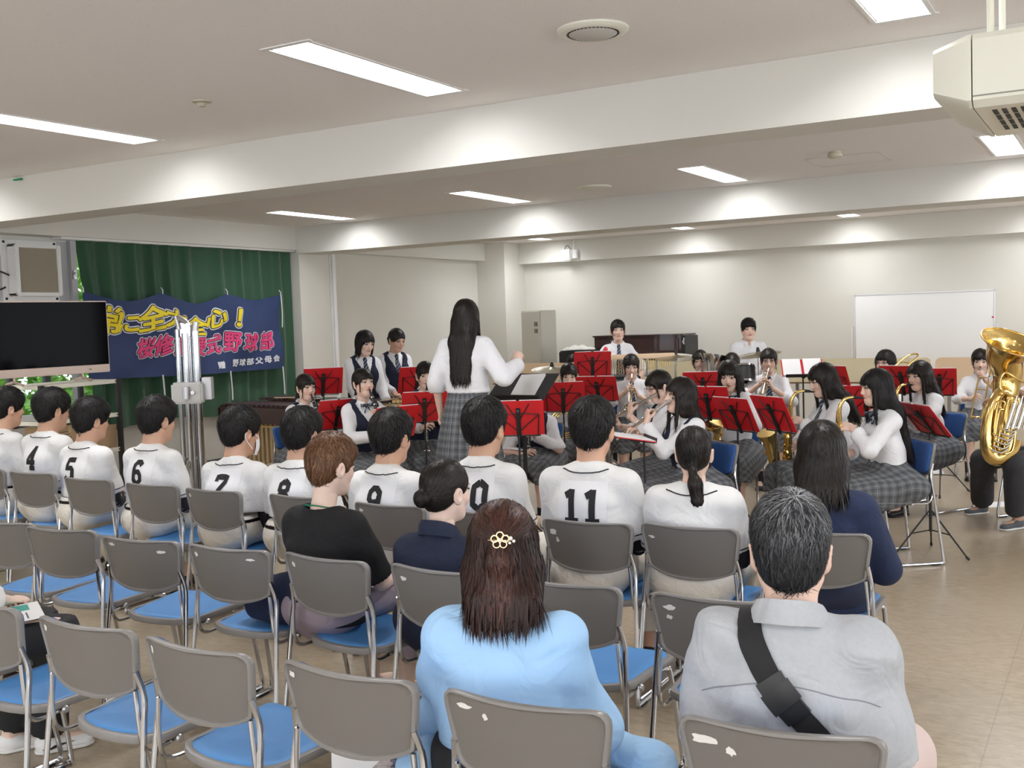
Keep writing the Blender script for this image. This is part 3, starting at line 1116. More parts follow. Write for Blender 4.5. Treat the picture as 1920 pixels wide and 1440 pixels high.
def chair(x, y, deg, label, group, sticker=None):
    rz = rad(deg)
    if not CH_USED[0]:
        CH_USED[0] = True
        c = CH0
        c.location = (x, y, 0)
        c.rotation_euler = (0, 0, rz)
        c['label'] = label
        c['group'] = group
    else:
        c = dup(CH0, (x, y, 0), rz, label, group)
    chair_list.append(c)
    for sx, sz, w, h, sd in sticker or ():
        r_ = np.random.default_rng(sd)
        n = 14
        a = np.linspace(0, 2 * PI, n, endpoint=False)
        rr = r_.uniform(.55, 1.0, n)
        pts = np.c_[sx + .72 * w * rr * np.cos(a), sz + .72 * h * rr * np.sin(a)]
        p3 = np.c_[pts[:, 0], back_y(pts[:, 0], pts[:, 1]) - .0045, pts[:, 1]]
        MB().add(p3, [tuple(range(n))]).build('sticker_scrap', STICK, c, sharp=0)
    return c


# audience rows: chair centre from the middle of the top edge of its back
AUD = 'grey stacking chairs of the audience'
STL = [(-.175, .755, .030, .012, 3)]
rows = [
    # the first one lends its mesh to the others
    # x, y, heading, label, sticker
    (-6.75, 4.66, 0, 'front-row grey chair under the player at the left edge', None),
    (-0.671, 2.457, 6, 'front-row grey chair under the man with the black strap', [(-.165, .745, .055, .020, 5), (-.10, .728, .02, .018, 6)]),
    (-1.232, 2.366, 2, 'front-row grey chair under the woman in the pale blue shirt', [(-.155, .757, .045, .013, 8), (-.09, .742, .012, .016, 9)]),
    (-1.739, 2.359, -1, 'empty nearest-row chair with leaflets on its seat', [(-.185, .755, .025, .016, 11)]),
    (-2.271, 2.354, -3, 'empty nearest-row chair directly left of the chair with leaflets', [(-.185, .752, .014, .026, 12)]),
    (-2.782, 2.373, 0, 'empty nearest-row chair second to the left of the chair with leaflets', [(-.185, .755, .018, .02, 13)]),
    (-3.344, 2.39, -1, 'nearest-row chair cut by the left edge, right of the white sneakers', None),
    (-3.87, 2.4, -1, 'nearest-row chair outside the left edge under the person in black trousers', None),
    (-4.72, 3.4, 5, 'empty grey chair of the middle row at the left edge', None),
    (-4.274, 3.385, 6, 'empty middle-row chair in front of player number 4', None),
    (-3.705, 3.357, 5, 'empty middle-row chair with two torn sticker scraps, left of the bag', [(-.15, .762, .035, .012, 14), (.13, .745, .035, .012, 15)]),
    (-3.186, 3.374, 2, 'middle-row chair with the navy bag on its seat', [(-.17, .752, .02, .02, 16), (.13, .752, .032, .011, 17)]),
    (-2.661, 3.385, -4, 'middle-row chair under the person in the black shirt', [(-.16, .748, .02, .018, 18)]),
    (-2.137, 3.385, -4, 'middle-row chair under the woman in the navy polo shirt', [(-.15, .742, .03, .015, 19)]),
    (-1.65, 3.39, 0, 'empty middle-row chair right of the woman in the pale blue shirt', None),
    (-1.121, 3.4, 3, 'empty middle-row chair partly hidden by the man with the black strap', [(-.15, .748, .04, .018, 20), (-.155, .715, .02, .012, 21)]),
    (-6.198, 4.627, 2, 'front-row grey chair under player number 4', None),
    (-5.541, 4.552, 0, 'front-row grey chair under player number 5', None),
    (-4.935, 4.516, 0, 'front-row grey chair under player number 6', None),
    (-4.4, 4.484, -2, 'front-row grey chair under player number 7', [(-.175, .75, .02, .02, 22)]),
    (-3.76, 4.48, -4, 'front-row grey chair under player number 8', None),
    (-3.146, 4.436, -2, 'front-row grey chair under player number 9', [(-.17, .752, .03, .016, 23)]),
    (-2.59, 4.42, -1, 'front-row grey chair under player number 10', [(-.15, .752, .03, .02, 26)]),
    (-2.042, 4.382, 0, 'front-row grey chair under player number 11', [(-.16, .735, .035, .022, 24), (-.14, .70, .015, .02, 27)]),
    (-1.585, 4.435, -1, 'front-row grey chair under the team manager with the ponytail', [(-.165, .735, .028, .012, 25)]),
    (-1.1, 4.5, 4, 'front-row grey chair under the woman in the navy sweater', None),
]
for x, y, h, lab, st in rows:
    chair(x, y, h, lab, AUD, st)
# ------------------------------------------------------------------ soft solids: blended shapes meshed as one surface
class Field:
    def __init__(s, lo, hi, h):
        s.lo = np.array(lo, np.float32)
        s.h = h
        s.n = [int(math.ceil((b - a) / h)) + 1 for a, b in zip(lo, hi)]
        s.ax = [np.float32(s.lo[i]) + np.float32(h) * np.arange(s.n[i], dtype=np.float32) for i in range(3)]
        s.D = np.full(s.n, .08, np.float32)

    def win(s, lo, hi):
        sl = []
        for i in range(3):
            a = max(0, int((lo[i] - s.lo[i]) / s.h))
            b = min(s.n[i], int((hi[i] - s.lo[i]) / s.h) + 2)
            if b <= a:
                return None
            sl.append(slice(a, b))
        return tuple(sl)

    def pts(s, sl):
        return np.meshgrid(*[s.ax[i][sl[i]] for i in range(3)], indexing='ij', sparse=True)

    def _mix(s, sl, d, k, op):
        D = s.D[sl]
        if op == '+':
            if k > 0:
                hh = np.maximum(k - np.abs(D - d), 0) / k
                s.D[sl] = np.minimum(D, d) - hh * hh * k * .25
            else:
                s.D[sl] = np.minimum(D, d)
        else:
            if k > 0:
                hh = np.maximum(k - np.abs(D + d), 0) / k
                s.D[sl] = np.maximum(D, -d) + hh * hh * k * .25
            else:
                s.D[sl] = np.maximum(D, -d)

    def cap(s, a, b, ra, rb=None, k=.02, op='+', flat=None, cuts=()):
        """tapered capsule; flat = (axis, factor); cuts = (point, outward normal) planes"""
        a, b = np.asarray(a, np.float32), np.asarray(b, np.float32)
        rb = ra if rb is None else rb
        m = max(ra, rb) + k + .03
        sl = s.win(np.minimum(a, b) - m, np.maximum(a, b) + m)
        if sl is None:
            return s
        X, Y, Z = s.pts(sl)
        ba = b - a
        L2 = float(ba @ ba) + 1e-9
        t = np.clip(((X - a[0]) * ba[0] + (Y - a[1]) * ba[1] + (Z - a[2]) * ba[2]) / L2, 0, 1)
        dx, dy, dz = X - a[0] - t * ba[0], Y - a[1] - t * ba[1], Z - a[2] - t * ba[2]
        q = dx * dx + dy * dy + dz * dz
        f = 1.0
        if flat is not None:
            n, fac = nrm(flat[0]).astype(np.float32), flat[1]
            p = dx * n[0] + dy * n[1] + dz * n[2]
            q = q + p * p * (1 / fac ** 2 - 1)
            f = max(fac, .6) if fac < 1 else 1.0
        d = (np.sqrt(q) - (ra + (rb - ra) * t)) * f
        for c, n in cuts:
            n = nrm(n)
            d = np.maximum(d, (X - c[0]) * n[0] + (Y - c[1]) * n[1] + (Z - c[2]) * n[2])
        s._mix(sl, d.astype(np.float32), k, op)
        return s

    def ell(s, c, r, k=.02, op='+', R=None, cuts=()):
        c, r = np.asarray(c, np.float32), np.asarray(r, np.float32)
        m = float(r.max()) + k + .03
        sl = s.win(c - m, c + m)
        if sl is None:
            return s
        X, Y, Z = s.pts(sl)
        x, y, z = X - c[0], Y - c[1], Z - c[2]
        if R is not None:
            R = np.asarray(R, np.float32)
            x, y, z = (R[0, i] * x + R[1, i] * y + R[2, i] * z for i in range(3))
        k0 = np.sqrt((x / r[0]) ** 2 + (y / r[1]) ** 2 + (z / r[2]) ** 2)
        k1 = np.sqrt((x / r[0] ** 2) ** 2 + (y / r[1] ** 2) ** 2 + (z / r[2] ** 2) ** 2) + 1e-6
        d = k0 * (k0 - 1) / k1
        for c_, n in cuts:
            n = nrm(n)
            d = np.maximum(d, (X - c_[0]) * n[0] + (Y - c_[1]) * n[1] + (Z - c_[2]) * n[2])
        s._mix(sl, d.astype(np.float32), k, op)
        return s

    def full(s):
        return s.pts(tuple(slice(0, n) for n in s.n))

    def plane(s, c, n, k=0.0):
        """keeps what lies against the normal"""
        X, Y, Z = s.full()
        n = nrm(n)
        d = ((X - c[0]) * n[0] + (Y - c[1]) * n[1] + (Z - c[2]) * n[2]).astype(np.float32)
        s._mix(tuple(slice(0, q) for q in s.n), -d, k, '-')
        return s

    def folds(s, amp, f=(9, 9, 14), seed=0, mask=None):
        X, Y, Z = s.full()
        r = np.random.default_rng(seed)
        p = r.uniform(0, 6.3, 9)
        u = X * f[0] + .8 * np.sin(Y * f[1] * .7 + p[0]) + .9 * np.sin(Z * f[2] * .6 + p[1])
        v = Y * f[1] + .9 * np.sin(X * f[0] * .8 + p[2]) + .7 * np.sin(Z * f[2] * .5 + p[3])
        w = Z * f[2] + 1.1 * np.sin(X * f[0] * .6 + p[4]) + .9 * np.sin(Y * f[1] * .9 + p[5])
        n = np.sin(u * 1.7 + w + p[6]) * .5 + np.sin(v * 1.5 - w * 1.3 + p[7]) * .5 + .35 * np.sin(2.3 * w + 1.9 * u + p[8])
        n = n.astype(np.float32) * amp
        s.D = s.D + (n if mask is None else n * mask(X, Y, Z))
        return s

    def smooth(s, it=1):
        D = s.D
        for _ in range(it):
            for ax in range(3):
                a = np.moveaxis(D, ax, 0)
                a[1:-1] = (a[:-2] + 2 * a[1:-1] + a[2:]) * .25
        return s

    def sample(s, P):
        g = (P - s.lo) / s.h
        i = np.clip(g.astype(int), 0, np.array(s.n) - 2)
        f = np.clip(g - i, 0, 1)
        o = 0
        for dx in (0, 1):
            for dy in (0, 1):
                for dz in (0, 1):
                    w = (f[:, 0] if dx else 1 - f[:, 0]) * (f[:, 1] if dy else 1 - f[:, 1]) * (f[:, 2] if dz else 1 - f[:, 2])
                    o = o + w * s.D[i[:, 0] + dx, i[:, 1] + dy, i[:, 2] + dz]
        return o

    def grad(s, P):
        e = s.h
        g = np.stack([s.sample(P + A(e, 0, 0)) - s.sample(P - A(e, 0, 0)), s.sample(P + A(0, e, 0)) - s.sample(P - A(0, e, 0)), s.sample(P + A(0, 0, e)) - s.sample(P - A(0, 0, e))], -1)
        return g / (np.linalg.norm(g, axis=1)[:, None] + 1e-9)

    def mesh(s):
        """surface nets"""
        D = s.D.copy()
        for ax in range(3):
            a = np.moveaxis(D, ax, 0)
            a[0] = np.maximum(a[0], .002)
            a[-1] = np.maximum(a[-1], .002)
        I = D < 0
        c = np.zeros([n - 1 for n in s.n], np.int8)
        for dx in (0, 1):
            for dy in (0, 1):
                for dz in (0, 1):
                    c += I[dx:s.n[0] - 1 + dx, dy:s.n[1] - 1 + dy, dz:s.n[2] - 1 + dz]
        act = np.argwhere((c > 0) & (c < 8))
        idx = np.full(c.shape, -1, np.int32)
        idx[act[:, 0], act[:, 1], act[:, 2]] = np.arange(len(act))
        offs = np.array([(a, b, e) for a in (0, 1) for b in (0, 1) for e in (0, 1)])
        val = np.stack([D[act[:, 0] + o[0], act[:, 1] + o[1], act[:, 2] + o[2]] for o in offs], 1)
        acc = np.zeros((len(act), 3), np.float32)
        cnt = np.zeros(len(act), np.float32)
        for i in range(8):
            for j in range(i + 1, 8):
                if np.abs(offs[i] - offs[j]).sum() != 1:
                    continue
                a, b = val[:, i], val[:, j]
                m = (a < 0) != (b < 0)
                t = np.where(m, a / np.where(m, a - b, 1), 0)
                acc += m[:, None] * (offs[i] + t[:, None] * (offs[j] - offs[i]))
                cnt += m
        V = (act + acc / cnt[:, None]) * s.h + s.lo
        quads = []
        for ax in range(3):
            sl0 = [slice(None)] * 3
            sl1 = [slice(None)] * 3
            sl0[ax], sl1[ax] = slice(0, -1), slice(1, None)
            u, w = (ax + 1) % 3, (ax + 2) % 3
            cr = I[tuple(sl0)] != I[tuple(sl1)]
            e = np.argwhere(cr)
            e = e[(e[:, u] > 0) & (e[:, w] > 0) & (e[:, u] < s.n[u] - 1) & (e[:, w] < s.n[w] - 1)]
            ins = I[e[:, 0], e[:, 1], e[:, 2]]
            q = []
            for du, dw in ((-1, -1), (0, -1), (0, 0), (-1, 0)):
                k = e.copy()
                k[:, u] += du
                k[:, w] += dw
                q.append(idx[k[:, 0], k[:, 1], k[:, 2]])
            q = np.stack(q, 1)
            q[~ins] = q[~ins][:, ::-1]
            quads.append(q)
        Q = np.concatenate(quads)
        return V, Q[(Q >= 0).all(1)]


def joinm(parts):
    """[(V, Q), ...] as one"""
    n, vs, qs = 0, [], []
    for v, q in parts:
        vs.append(v)
        qs.append(q + n)
        n += len(v)
    return np.concatenate(vs), np.concatenate(qs)


def bvh_of(V, Q):
    return BVHTree.FromPolygons([tuple(p) for p in V.tolist()], Q.tolist())


# ------------------------------------------------------------------ materials of people
def skin_mat(name, col, lip=(.50, .17, .15), cheek=.25, eyes=True, lid=1.0):
    m = bpy.data.materials.new(name)
    nt, b = nodes(m)
    at = nd(nt, 'ShaderNodeAttribute', attribute_name='hp')
    sx = nd(nt, 'ShaderNodeSeparateXYZ')
    nt.links.new(at.outputs['Vector'], sx.inputs[0])
    x, y, z = sx.outputs
    ax = mth(nt, 'ABSOLUTE', x)
    front = mth(nt, 'GREATER_THAN', y, .045)

    def ell(cx, cz, rx, rz, soft=.12, src=ax):
        u = mth(nt, 'DIVIDE', mth(nt, 'SUBTRACT', src, cx), rx)
        v = mth(nt, 'DIVIDE', mth(nt, 'SUBTRACT', z, cz), rz)
        d = mth(nt, 'SQRT', mth(nt, 'ADD', mth(nt, 'MULTIPLY', u, u), mth(nt, 'MULTIPLY', v, v)))
        return mth(nt, 'MULTIPLY', mth(nt, 'SUBTRACT', 1.0, ramp(nt, d, 1 - soft, 1 + soft)), front)
    c = col
    ck = mth(nt, 'MULTIPLY', ell(.040, -.035, .026, .022, .9), cheek)
    c = mixc(nt, ck, c, (col[0] * .98, col[1] * .66, col[2] * .62))
    c = mixc(nt, mth(nt, 'MULTIPLY', ell(0, -.058, .023, .0085, .25, x), .8), c, lip)
    c = mixc(nt, mth(nt, 'MULTIPLY', ell(0, -.057, .022, .0014, .4, x), .8), c, (.12, .03, .03))
    c = mixc(nt, mth(nt, 'MULTIPLY', ell(.007, -.034, .0035, .0022, .4), .7), c, (.16, .06, .05))
    if eyes:
        c = mixc(nt, ell(.032, .0072, .0165, .0074 * lid), c, (.02, .014, .012))
        c = mixc(nt, ell(.032, .0044, .0138, .0050 * lid, .15), c, (.60, .55, .53))
        c = mixc(nt, ell(.0315, .0050, .0062, .0056 * lid), c, (.018, .010, .008))
    c = mixc(nt, mth(nt, 'MULTIPLY', ell(.032, .0275, .0195, .0042, .45), .85), c, (.035, .025, .022))
    nt.links.new(c, b.inputs['Base Color']) if not isinstance(c, tuple) else None
    b.inputs['Roughness'].default_value = .52
    b.inputs['Specular IOR Level'].default_value = .4
    b.inputs['Subsurface Weight'].default_value = .12
    b.inputs['Subsurface Radius'].default_value = (.6, .25, .15)
    b.inputs['Subsurface Scale'].default_value = .012
    return m


SKIN = {'fair': skin_mat('fair skin', (.78, .545, .44)), 'pale': skin_mat('pale skin', (.80, .59, .49)), 'mid': skin_mat('warm skin', (.66, .42, .305)), 'tan': skin_mat('tanned skin', (.60, .36, .25), cheek=.15)}


def hair_mat(name, dark, light, rough=.38):
    m = bpy.data.materials.new(name)
    nt, b = nodes(m)
    at = nd(nt, 'ShaderNodeAttribute', attribute_name='hc')
    nt.links.new(mixc(nt, at.outputs['Fac'], dark, light), b.inputs['Base Color'])
    b.inputs['Roughness'].default_value = rough
    b.inputs['Specular IOR Level'].default_value = .28
    return m


HAIR = {'black': hair_mat('black hair', (.006, .005, .005), (.022, .019, .018), .5),
        'soft': hair_mat('soft black hair', (.008, .006, .005), (.030, .021, .017), .42),
        'brown': hair_mat('dyed brown hair', (.075, .030, .013), (.30, .155, .075), .45),
        'auburn': hair_mat('reddish brown hair', (.012, .006, .005), (.135, .050, .036), .42),
        'grey': hair_mat('greying hair', (.010, .011, .013), (.42, .43, .46), .45)}

WSHIRT = mat('white school shirt', (.80, .80, .83), .8, bump=.06, bscale=60, wr=0.35)
JERSEY = mat('white jersey', (.76, .76, .75), .85, bump=.06, bscale=50, wr=0.35)
PATCH = mat('number patch cloth', (.80, .80, .81), .8)
PANTSW = mat('off-white baseball trousers', (.74, .70, .63), .85, bump=.1, bscale=60, wr=0.4)
NAVYV = mat('navy knit vest', (.010, .014, .034), .9, bump=.25, bscale=420)
NAVYS = mat('navy sweat cloth', (.013, .022, .062), .9, bump=.08, bscale=80, wr=0.3)
NAVYP = mat('navy polo cloth', (.010, .016, .042), .85, bump=.1, bscale=200, wr=0.3)
BLACKT = mat('black tee cloth', (.008, .008, .009), .9, bump=.08, bscale=90, wr=0.3)
LBLUE = mat('pale blue cotton', (.37, .61, .90), .75, bump=.08, bscale=60, wr=0.45)
GREYS = mat('grey chambray', (.43, .45, .48), .8, bump=.12, bscale=260, var=.08, vscale=90, wr=0.5)
LILAC = mat('mauve trousers', (.42, .35, .40), .85, wr=0.3)
BLACKTR = mat('black trousers', (.016, .016, .018), .85, bump=.1, bscale=80)
CHARC = mat('charcoal school trousers', (.030, .031, .036), .8, bump=.1, bscale=200, wr=0.3)
PINKB = mat('pale pink trousers', (.62, .50, .47), .85)
SOCK = mat('dark sock', (.012, .012, .016), .9)
PIPE = mat('black piping', (.012, .012, .016), .7)
UNDER = mat('black undersleeve', (.012, .012, .016), .7)


def plaid_mat():
    m = bpy.data.materials.new('grey plaid')
    nt, b = nodes(m)
    at = nd(nt, 'ShaderNodeAttribute', attribute_name='uvp')
    sx = nd(nt, 'ShaderNodeSeparateXYZ')
    nt.links.new(at.outputs['Vector'], sx.inputs[0])
    col = (.125, .132, .142)
    c = col
    for i in (0, 1):
        f = mth(nt, 'FRACT', mth(nt, 'DIVIDE', sx.outputs[i], .055))
        band = mth(nt, 'LESS_THAN', mth(nt, 'ABSOLUTE', mth(nt, 'SUBTRACT', f, .30)), .17)
        c = mixc(nt, mth(nt, 'MULTIPLY', band, .45), c, (.045, .048, .055))
    for i in (0, 1):
        f = mth(nt, 'FRACT', mth(nt, 'DIVIDE', sx.outputs[i], .055))
        for pos, w, k in ((.78, .030, .42), (.55, .016, .2)):
            ln = mth(nt, 'LESS_THAN', mth(nt, 'ABSOLUTE', mth(nt, 'SUBTRACT', f, pos)), w)
            c = mixc(nt, mth(nt, 'MULTIPLY', ln, k), c, (.40, .41, .43))
    nt.links.new(c, b.inputs['Base Color'])
    b.inputs['Roughness'].default_value = .9
    return m


PLAID = plaid_mat()


def tie_mat():
    m = bpy.data.materials.new('striped tie')
    nt, b = nodes(m)
    tc = nd(nt, 'ShaderNodeTexCoord')
    sx = nd(nt, 'ShaderNodeSeparateXYZ')
    nt.links.new(tc.outputs['Object'], sx.inputs[0])
    d = mth(nt, 'FRACT', mth(nt, 'DIVIDE', mth(nt, 'ADD', sx.outputs[0], sx.outputs[2]), .036))
    c = mixc(nt, mth(nt, 'LESS_THAN', d, .26), (.012, .018, .040), (.26, .31, .38))
    nt.links.new(c, b.inputs['Base Color'])
    b.inputs['Roughness'].default_value = .6
    return m


TIE = tie_mat()


# ------------------------------------------------------------------ hands, made once
def hand_field(curl, spread=.0, thumb=0.0):
    """right hand: wrist at the origin, fingers along +y, back of the hand +z, thumb towards -x"""
    f = Field((-.085, -.035, -.10), (.065, .215, .045), .0034)
    f.cap((0, -.03, 0), (-.002, .01, 0), .026, .026, .012, flat=((0, 0, 1), .72))
    f.cap((-.006, .025, 0), (-.002, .078, .002), .032, .038, .014, flat=((0, 0, 1), .36))
    f.cap((-.022, .02, -.006), (-.032, .05, -.010), .017, .013, .014)
    fing = [(-.031, .084, .068, .0088), (-.010, .090, .077, .0090), (.012, .087, .071, .0086), (.032, .078, .056, .0076)]
    for i, (bx, by, L, r) in enumerate(fing):
        c = curl[i] if hasattr(curl, '__len__') else curl
        p = np.array([bx, by - .012, .003])
        ang = spread * (i - 1.5)
        a = 0.15 * c
        for j, (ln, bend) in enumerate(((.46, .9), (.30, 1.1), (.24, .75))):
            a += bend * c
            d = np.array([math.sin(ang) * math.cos(a), math.cos(ang) * math.cos(a), -math.sin(a)])
            q = p + d * L * ln * 1.12
            f.cap(p, q, r * (1 - .08 * j), r * (1 - .08 * (j + 1)), .003)
            p = q
    p = np.array([-.030, .030, -.008])
    for j, (d, ln, r0, r1) in enumerate((((-.62, .66 - .2 * thumb, -.30 - .3 * thumb), .040, .0125, .0105), ((-.35 + .5 * thumb, .85, -.30 - .4 * thumb), .030, .0100, .0085))):
        q = p + nrm(d) * ln
        f.cap(p, q, r0, r1, .006)
        p = q
    return f.mesh()


HANDS = {'relax': hand_field((.35, .42, .48, .52), .05, .15), 'flat': hand_field((.10, .08, .10, .14), .06, .0),
         'grip': hand_field((.95, 1.0, 1.05, 1.05), .02, .9), 'curl': hand_field((.62, .68, .72, .75), .07, .6),
         'fist': hand_field((1.25, 1.3, 1.3, 1.3), .0, 1.0), 'point': hand_field((.25, .55, .75, .85), .05, .5)}


def place_hand(kind, side, wrist, direction, palm, sc):
    V, Q = HANDS[kind]
    V = V.copy()
    if side == 'L':
        V[:, 0] *= -1
        Q = Q[:, ::-1]
    y = nrm(direction)
    z = -np.asarray(palm, float)
    z = nrm(z - y * (z @ y))
    x = np.cross(y, z)
    return (V * sc) @ np.stack([x, y, z]) + np.asarray(wrist), Q


def rotx(a):
    c, s = math.cos(a), math.sin(a)
    return np.array([[1, 0, 0], [0, c, -s], [0, s, c]])


def roty(a):
    c, s = math.cos(a), math.sin(a)
    return np.array([[c, 0, s], [0, 1, 0], [-s, 0, c]])


def rotz(a):
    c, s = math.cos(a), math.sin(a)
    return np.array([[c, -s, 0], [s, c, 0], [0, 0, 1]])


def ik(S, T, l1, l2, pole):
    """elbow for a two-bone limb"""
    S, T = np.asarray(S, float), np.asarray(T, float)
    d = T - S
    L = np.linalg.norm(d)
    if L > (l1 + l2) * .995:
        T = S + d / L * (l1 + l2) * .995
        d = T - S
        L = np.linalg.norm(d)
    a = (l1 * l1 - l2 * l2 + L * L) / (2 * L)
    h = math.sqrt(max(l1 * l1 - a * a, 1e-6))
    u = d / L
    p = np.asarray(pole, float)
    p = p - u * (p @ u)
    p = nrm(p)
    return S + u * a + p * h, T
# ------------------------------------------------------------------ heads and hair (head-local: x right, y forward, z up)
def head_field(fem, h):
    f = Field((-.10, -.12, -.21), (.10, .125, .135), h)
    f.ell((0, -.014, .030), (.074, .092, .085), 0)
    f.ell((0, .020, -.030), (.055 if fem else .060, .066, .082), .03)
    f.ell((0, .050, -.088), (.023 if fem else .029, .028, .024), .03)
    for s in (-1, 1):
        f.cap((s * (.046 if fem else .051), .0, -.056), (s * .017, .050, -.093), .016, .014, .03)
        f.ell((s * .036, .057, -.028), (.019, .018, .022), .02)
        f.ell((s * .032, .092, .006), (.017, .012, .012), .014, '-')
        f.ell((s * .031, .071, .0045), (.0165, .0125, .0105), .004)
        f.cap((s * .017, .080, .024), (s * .044, .073, .024), .007, .006, .012)
        R = rotz(-s * .45) @ roty(s * .15)
        f.ell((s * .080, -.012, -.012), (.009, .020, .032), .006, R=R)
        f.ell((s * .088, -.006, -.010), (.005, .009, .017), .006, '-', R=R)
        f.ell((s * .075, .0, -.038), (.007, .008, .010), .006)
    f.cap((0, .079, .010), (0, .0965, -.026), .0055, .0085, .014)
    for s in (-1, 1):
        f.ell((s * .0095, .090, -.031), (.008, .009, .0065), .006)
    f.ell((0, .0775, -.055), (.021, .0105, .0062), .006)
    f.ell((0, .0760, -.064), (.018, .0105, .0070), .006)
    f.cap((0, -.018, -.06), (0, -.036, -.20), .047 if fem else .055, .047 if fem else .058, .03)
    return f.mesh()


HEADM = {}


def head_mesh(fem, h):
    if (fem, h) not in HEADM:
        HEADM[(fem, h)] = head_field(fem, h)
    return HEADM[(fem, h)]


def hair_make(style, seed=0, h=.006, n_str=900, L=.30, bangs=True, curtain=True, width=.0022, tail=None, part=0.0, grey=False, puff=0.0):
    """hair as a soft solid with strand ribbons lying on it; returns V, Q, hc"""
    r = np.random.default_rng(seed)
    long_ = style in ('long', 'half_up')
    lo_z = -.10 if style == 'short' else (-L - .05 if long_ else (-.36 if style in ('pony', 'low_tail') else -.19))
    f = Field((-.125, -.24 if style in ('pony', 'low_tail', 'bun', 'half_up', 'long') else -.145, lo_z), (.125, .125, .16), h)
    whorl = A(0.012, -.055, .125)
    tie = None
    if style == 'short':
        f.ell((0, -.016, .036), (.0815 + puff, .102 + puff, .092), 0)
        f.ell((0, -.046, -.010), (.069, .060, .074), .02)
        f.ell((0, -.004, .060), (.077 + puff, .092, .076), .02)
        for s in (-1, 1):
            f.cap((s * .070, .022, .03), (s * .069, .024, -.018), .012, .008, .01)
        f.ell((0, .102, -.030), (.0640, .062, .072), .010, '-')
        for s in (-1, 1):
            f.ell((s * .090, .000, -.026), (.026, .020, .030), .008, '-')
            f.ell((s * .080, .035, -.050), (.035, .04, .036), .01, '-')
        f.plane((0, -.07, -.078), (0, .25, -1), .02)
        if bangs:
            f.ell((0, .056, .060), (.062, .036, .036), .02, cuts=(((0, 0, .028), (0, .3, -1)),))
    else:
        tight = style in ('pony', 'bun', 'low_tail')
        g = 0.0 if tight else .004
        f.ell((0, -.016, .034), (.081 + g, .100 + g, .090 + g), 0)
        f.ell((0, -.046, -.014), (.070 + g, .060 + g, .072 + g), .02)
        f.ell((0, .100, -.034), (.0625, .060, .082), .010, '-')
        if tight:
            for s in (-1, 1):
                f.ell((s * .088, .004, -.024), (.022, .024, .036), .008, '-')
            f.plane((0, -.05, -.070), (0, .55, -1), .02)
        if bangs:
            f.ell((0, .036, .040), (.067, .056, .050), .012, cuts=(((0, 0, .024), (0, .15, -1)), ((0, .03, 0), (0, -1, 0))))
            f.ell((0, .092, -.052), (.052, .060, .070), .008, '-')
        for s in (-1, 1):
            if curtain and style in ('pony', 'bun', 'low_tail'):
                f.cap((s * .064, .050, .030), (s * .066, .048, -.075), .007, .004, .006)
        if style == 'bob':
            for s in (-1, 1):
                f.cap((s * .070, .010, .02), (s * .070, .016, -.095), .026, .024, .03, flat=((1, 0, 0), .7))
            f.cap((0, -.052, -.01), (0, -.050, -.105), .068, .066, .03, flat=((0, 1, 0), .75))
            f.plane((0, 0, -.125), (0, .12, -1), .012)
        if long_:
            yb = -.074
            for s in (-1, 1):
                f.cap((s * .070, .000, .02), (s * .076, .004, -.12), .024, .022, .03, flat=((1, 0, 0), .7))
                zm = -min(.19, L - .03)
                f.cap((s * .060, -.040, -.06), (s * .058, yb - .030, zm), .040, .036, .05)
                if L > .26:
                    f.cap((s * .055, yb - .040, -.19), (s * .045, yb - .085, -L + .03), .036, .028, .04, flat=((0, 1, 0), .8))
                if curtain:
                    f.cap((s * .068, .038, .02), (s * .074, .050, -.20 if L > .3 else -.12), .012, .010, .014)
            f.cap((0, yb + .01, -.04), (0, yb - .036, zm), .066, .058, .05, flat=((0, 1, 0), .62))
            if L > .26:
                f.cap((0, yb - .042, -.19), (0, yb - .088, -L + .03), .058, .045, .04, flat=((0, 1, 0), .55))
            f.plane((0, 0, -L), (0, 0, -1), .02)
        if style == 'half_up':
            tie = A(0, -.118, .030)
            f.cap((0, -.112, .034), (0, -.128, -.02), .020, .026, .02, flat=((0, 1, 0), .7))
            f.cap((0, -.128, -.02), (-.01, -.118, -.15), .028, .010, .02, flat=((0, 1, 0), .6))
        if style in ('pony', 'low_tail'):
            tz = -.012 if style == 'pony' else -.050
            tie = A(0, -.112 if style == 'pony' else -.098, tz)
            path = tail or [(0, -.122, tz - .02), (.0, -.140, tz - .09), (.006, -.135, tz - .17), (-.002, -.125, tz - .245)]
            pr = [.016, .030, .028, .010]
            f.cap(tie + A(0, .03, 0), path[0], .026, .014, .02)
            for i in range(3):
                f.cap(path[i], path[i + 1], pr[i], pr[i + 1], .012, flat=((0, 1, 0), .72))
        if style == 'bun':
            tie = A(0, -.108, -.020)
            f.ell((0, -.122, -.022), (.036, .028, .034), .012)
    # fine grooves
    X, Y, Z = f.full()
    an = np.arctan2(X, -(Y - .0))
    f.D = f.D + (.0013 * np.sin(an * 46 + 9 * np.sin(Z * 24 + seed)) + .0010 * np.sin(an * 83 + 5 * np.sin(Z * 31))).astype(np.float32) * (np.abs(f.D) < .03)
    V, Q = f.mesh()
    an = np.arctan2(V[:, 0], -V[:, 1])
    hc = .22 + .16 * np.sin(an * 40 + 5 * np.sin(V[:, 2] * 22)) + .1 * np.sin(an * 17 + 40 * V[:, 2])
    # strands
    sel = r.integers(0, len(V), n_str)
    P = V[sel] + r.normal(0, h * .4, (n_str, 3))
    steps = 5
    ln = (.036 if style == 'short' else (.075 if long_ else .06)) * r.uniform(.6, 1.3, n_str) / steps
    if bangs and style != 'short':
        ln = np.where((P[:, 1] > .04) & (np.abs(P[:, 0]) < .065) & (P[:, 2] < .09), ln * .42, ln)
    pts = [P.copy()]
    lift = r.uniform(.0004, .0030, n_str) * (2.6 if style == 'short' else 1.0)
    nr = f.grad(P)
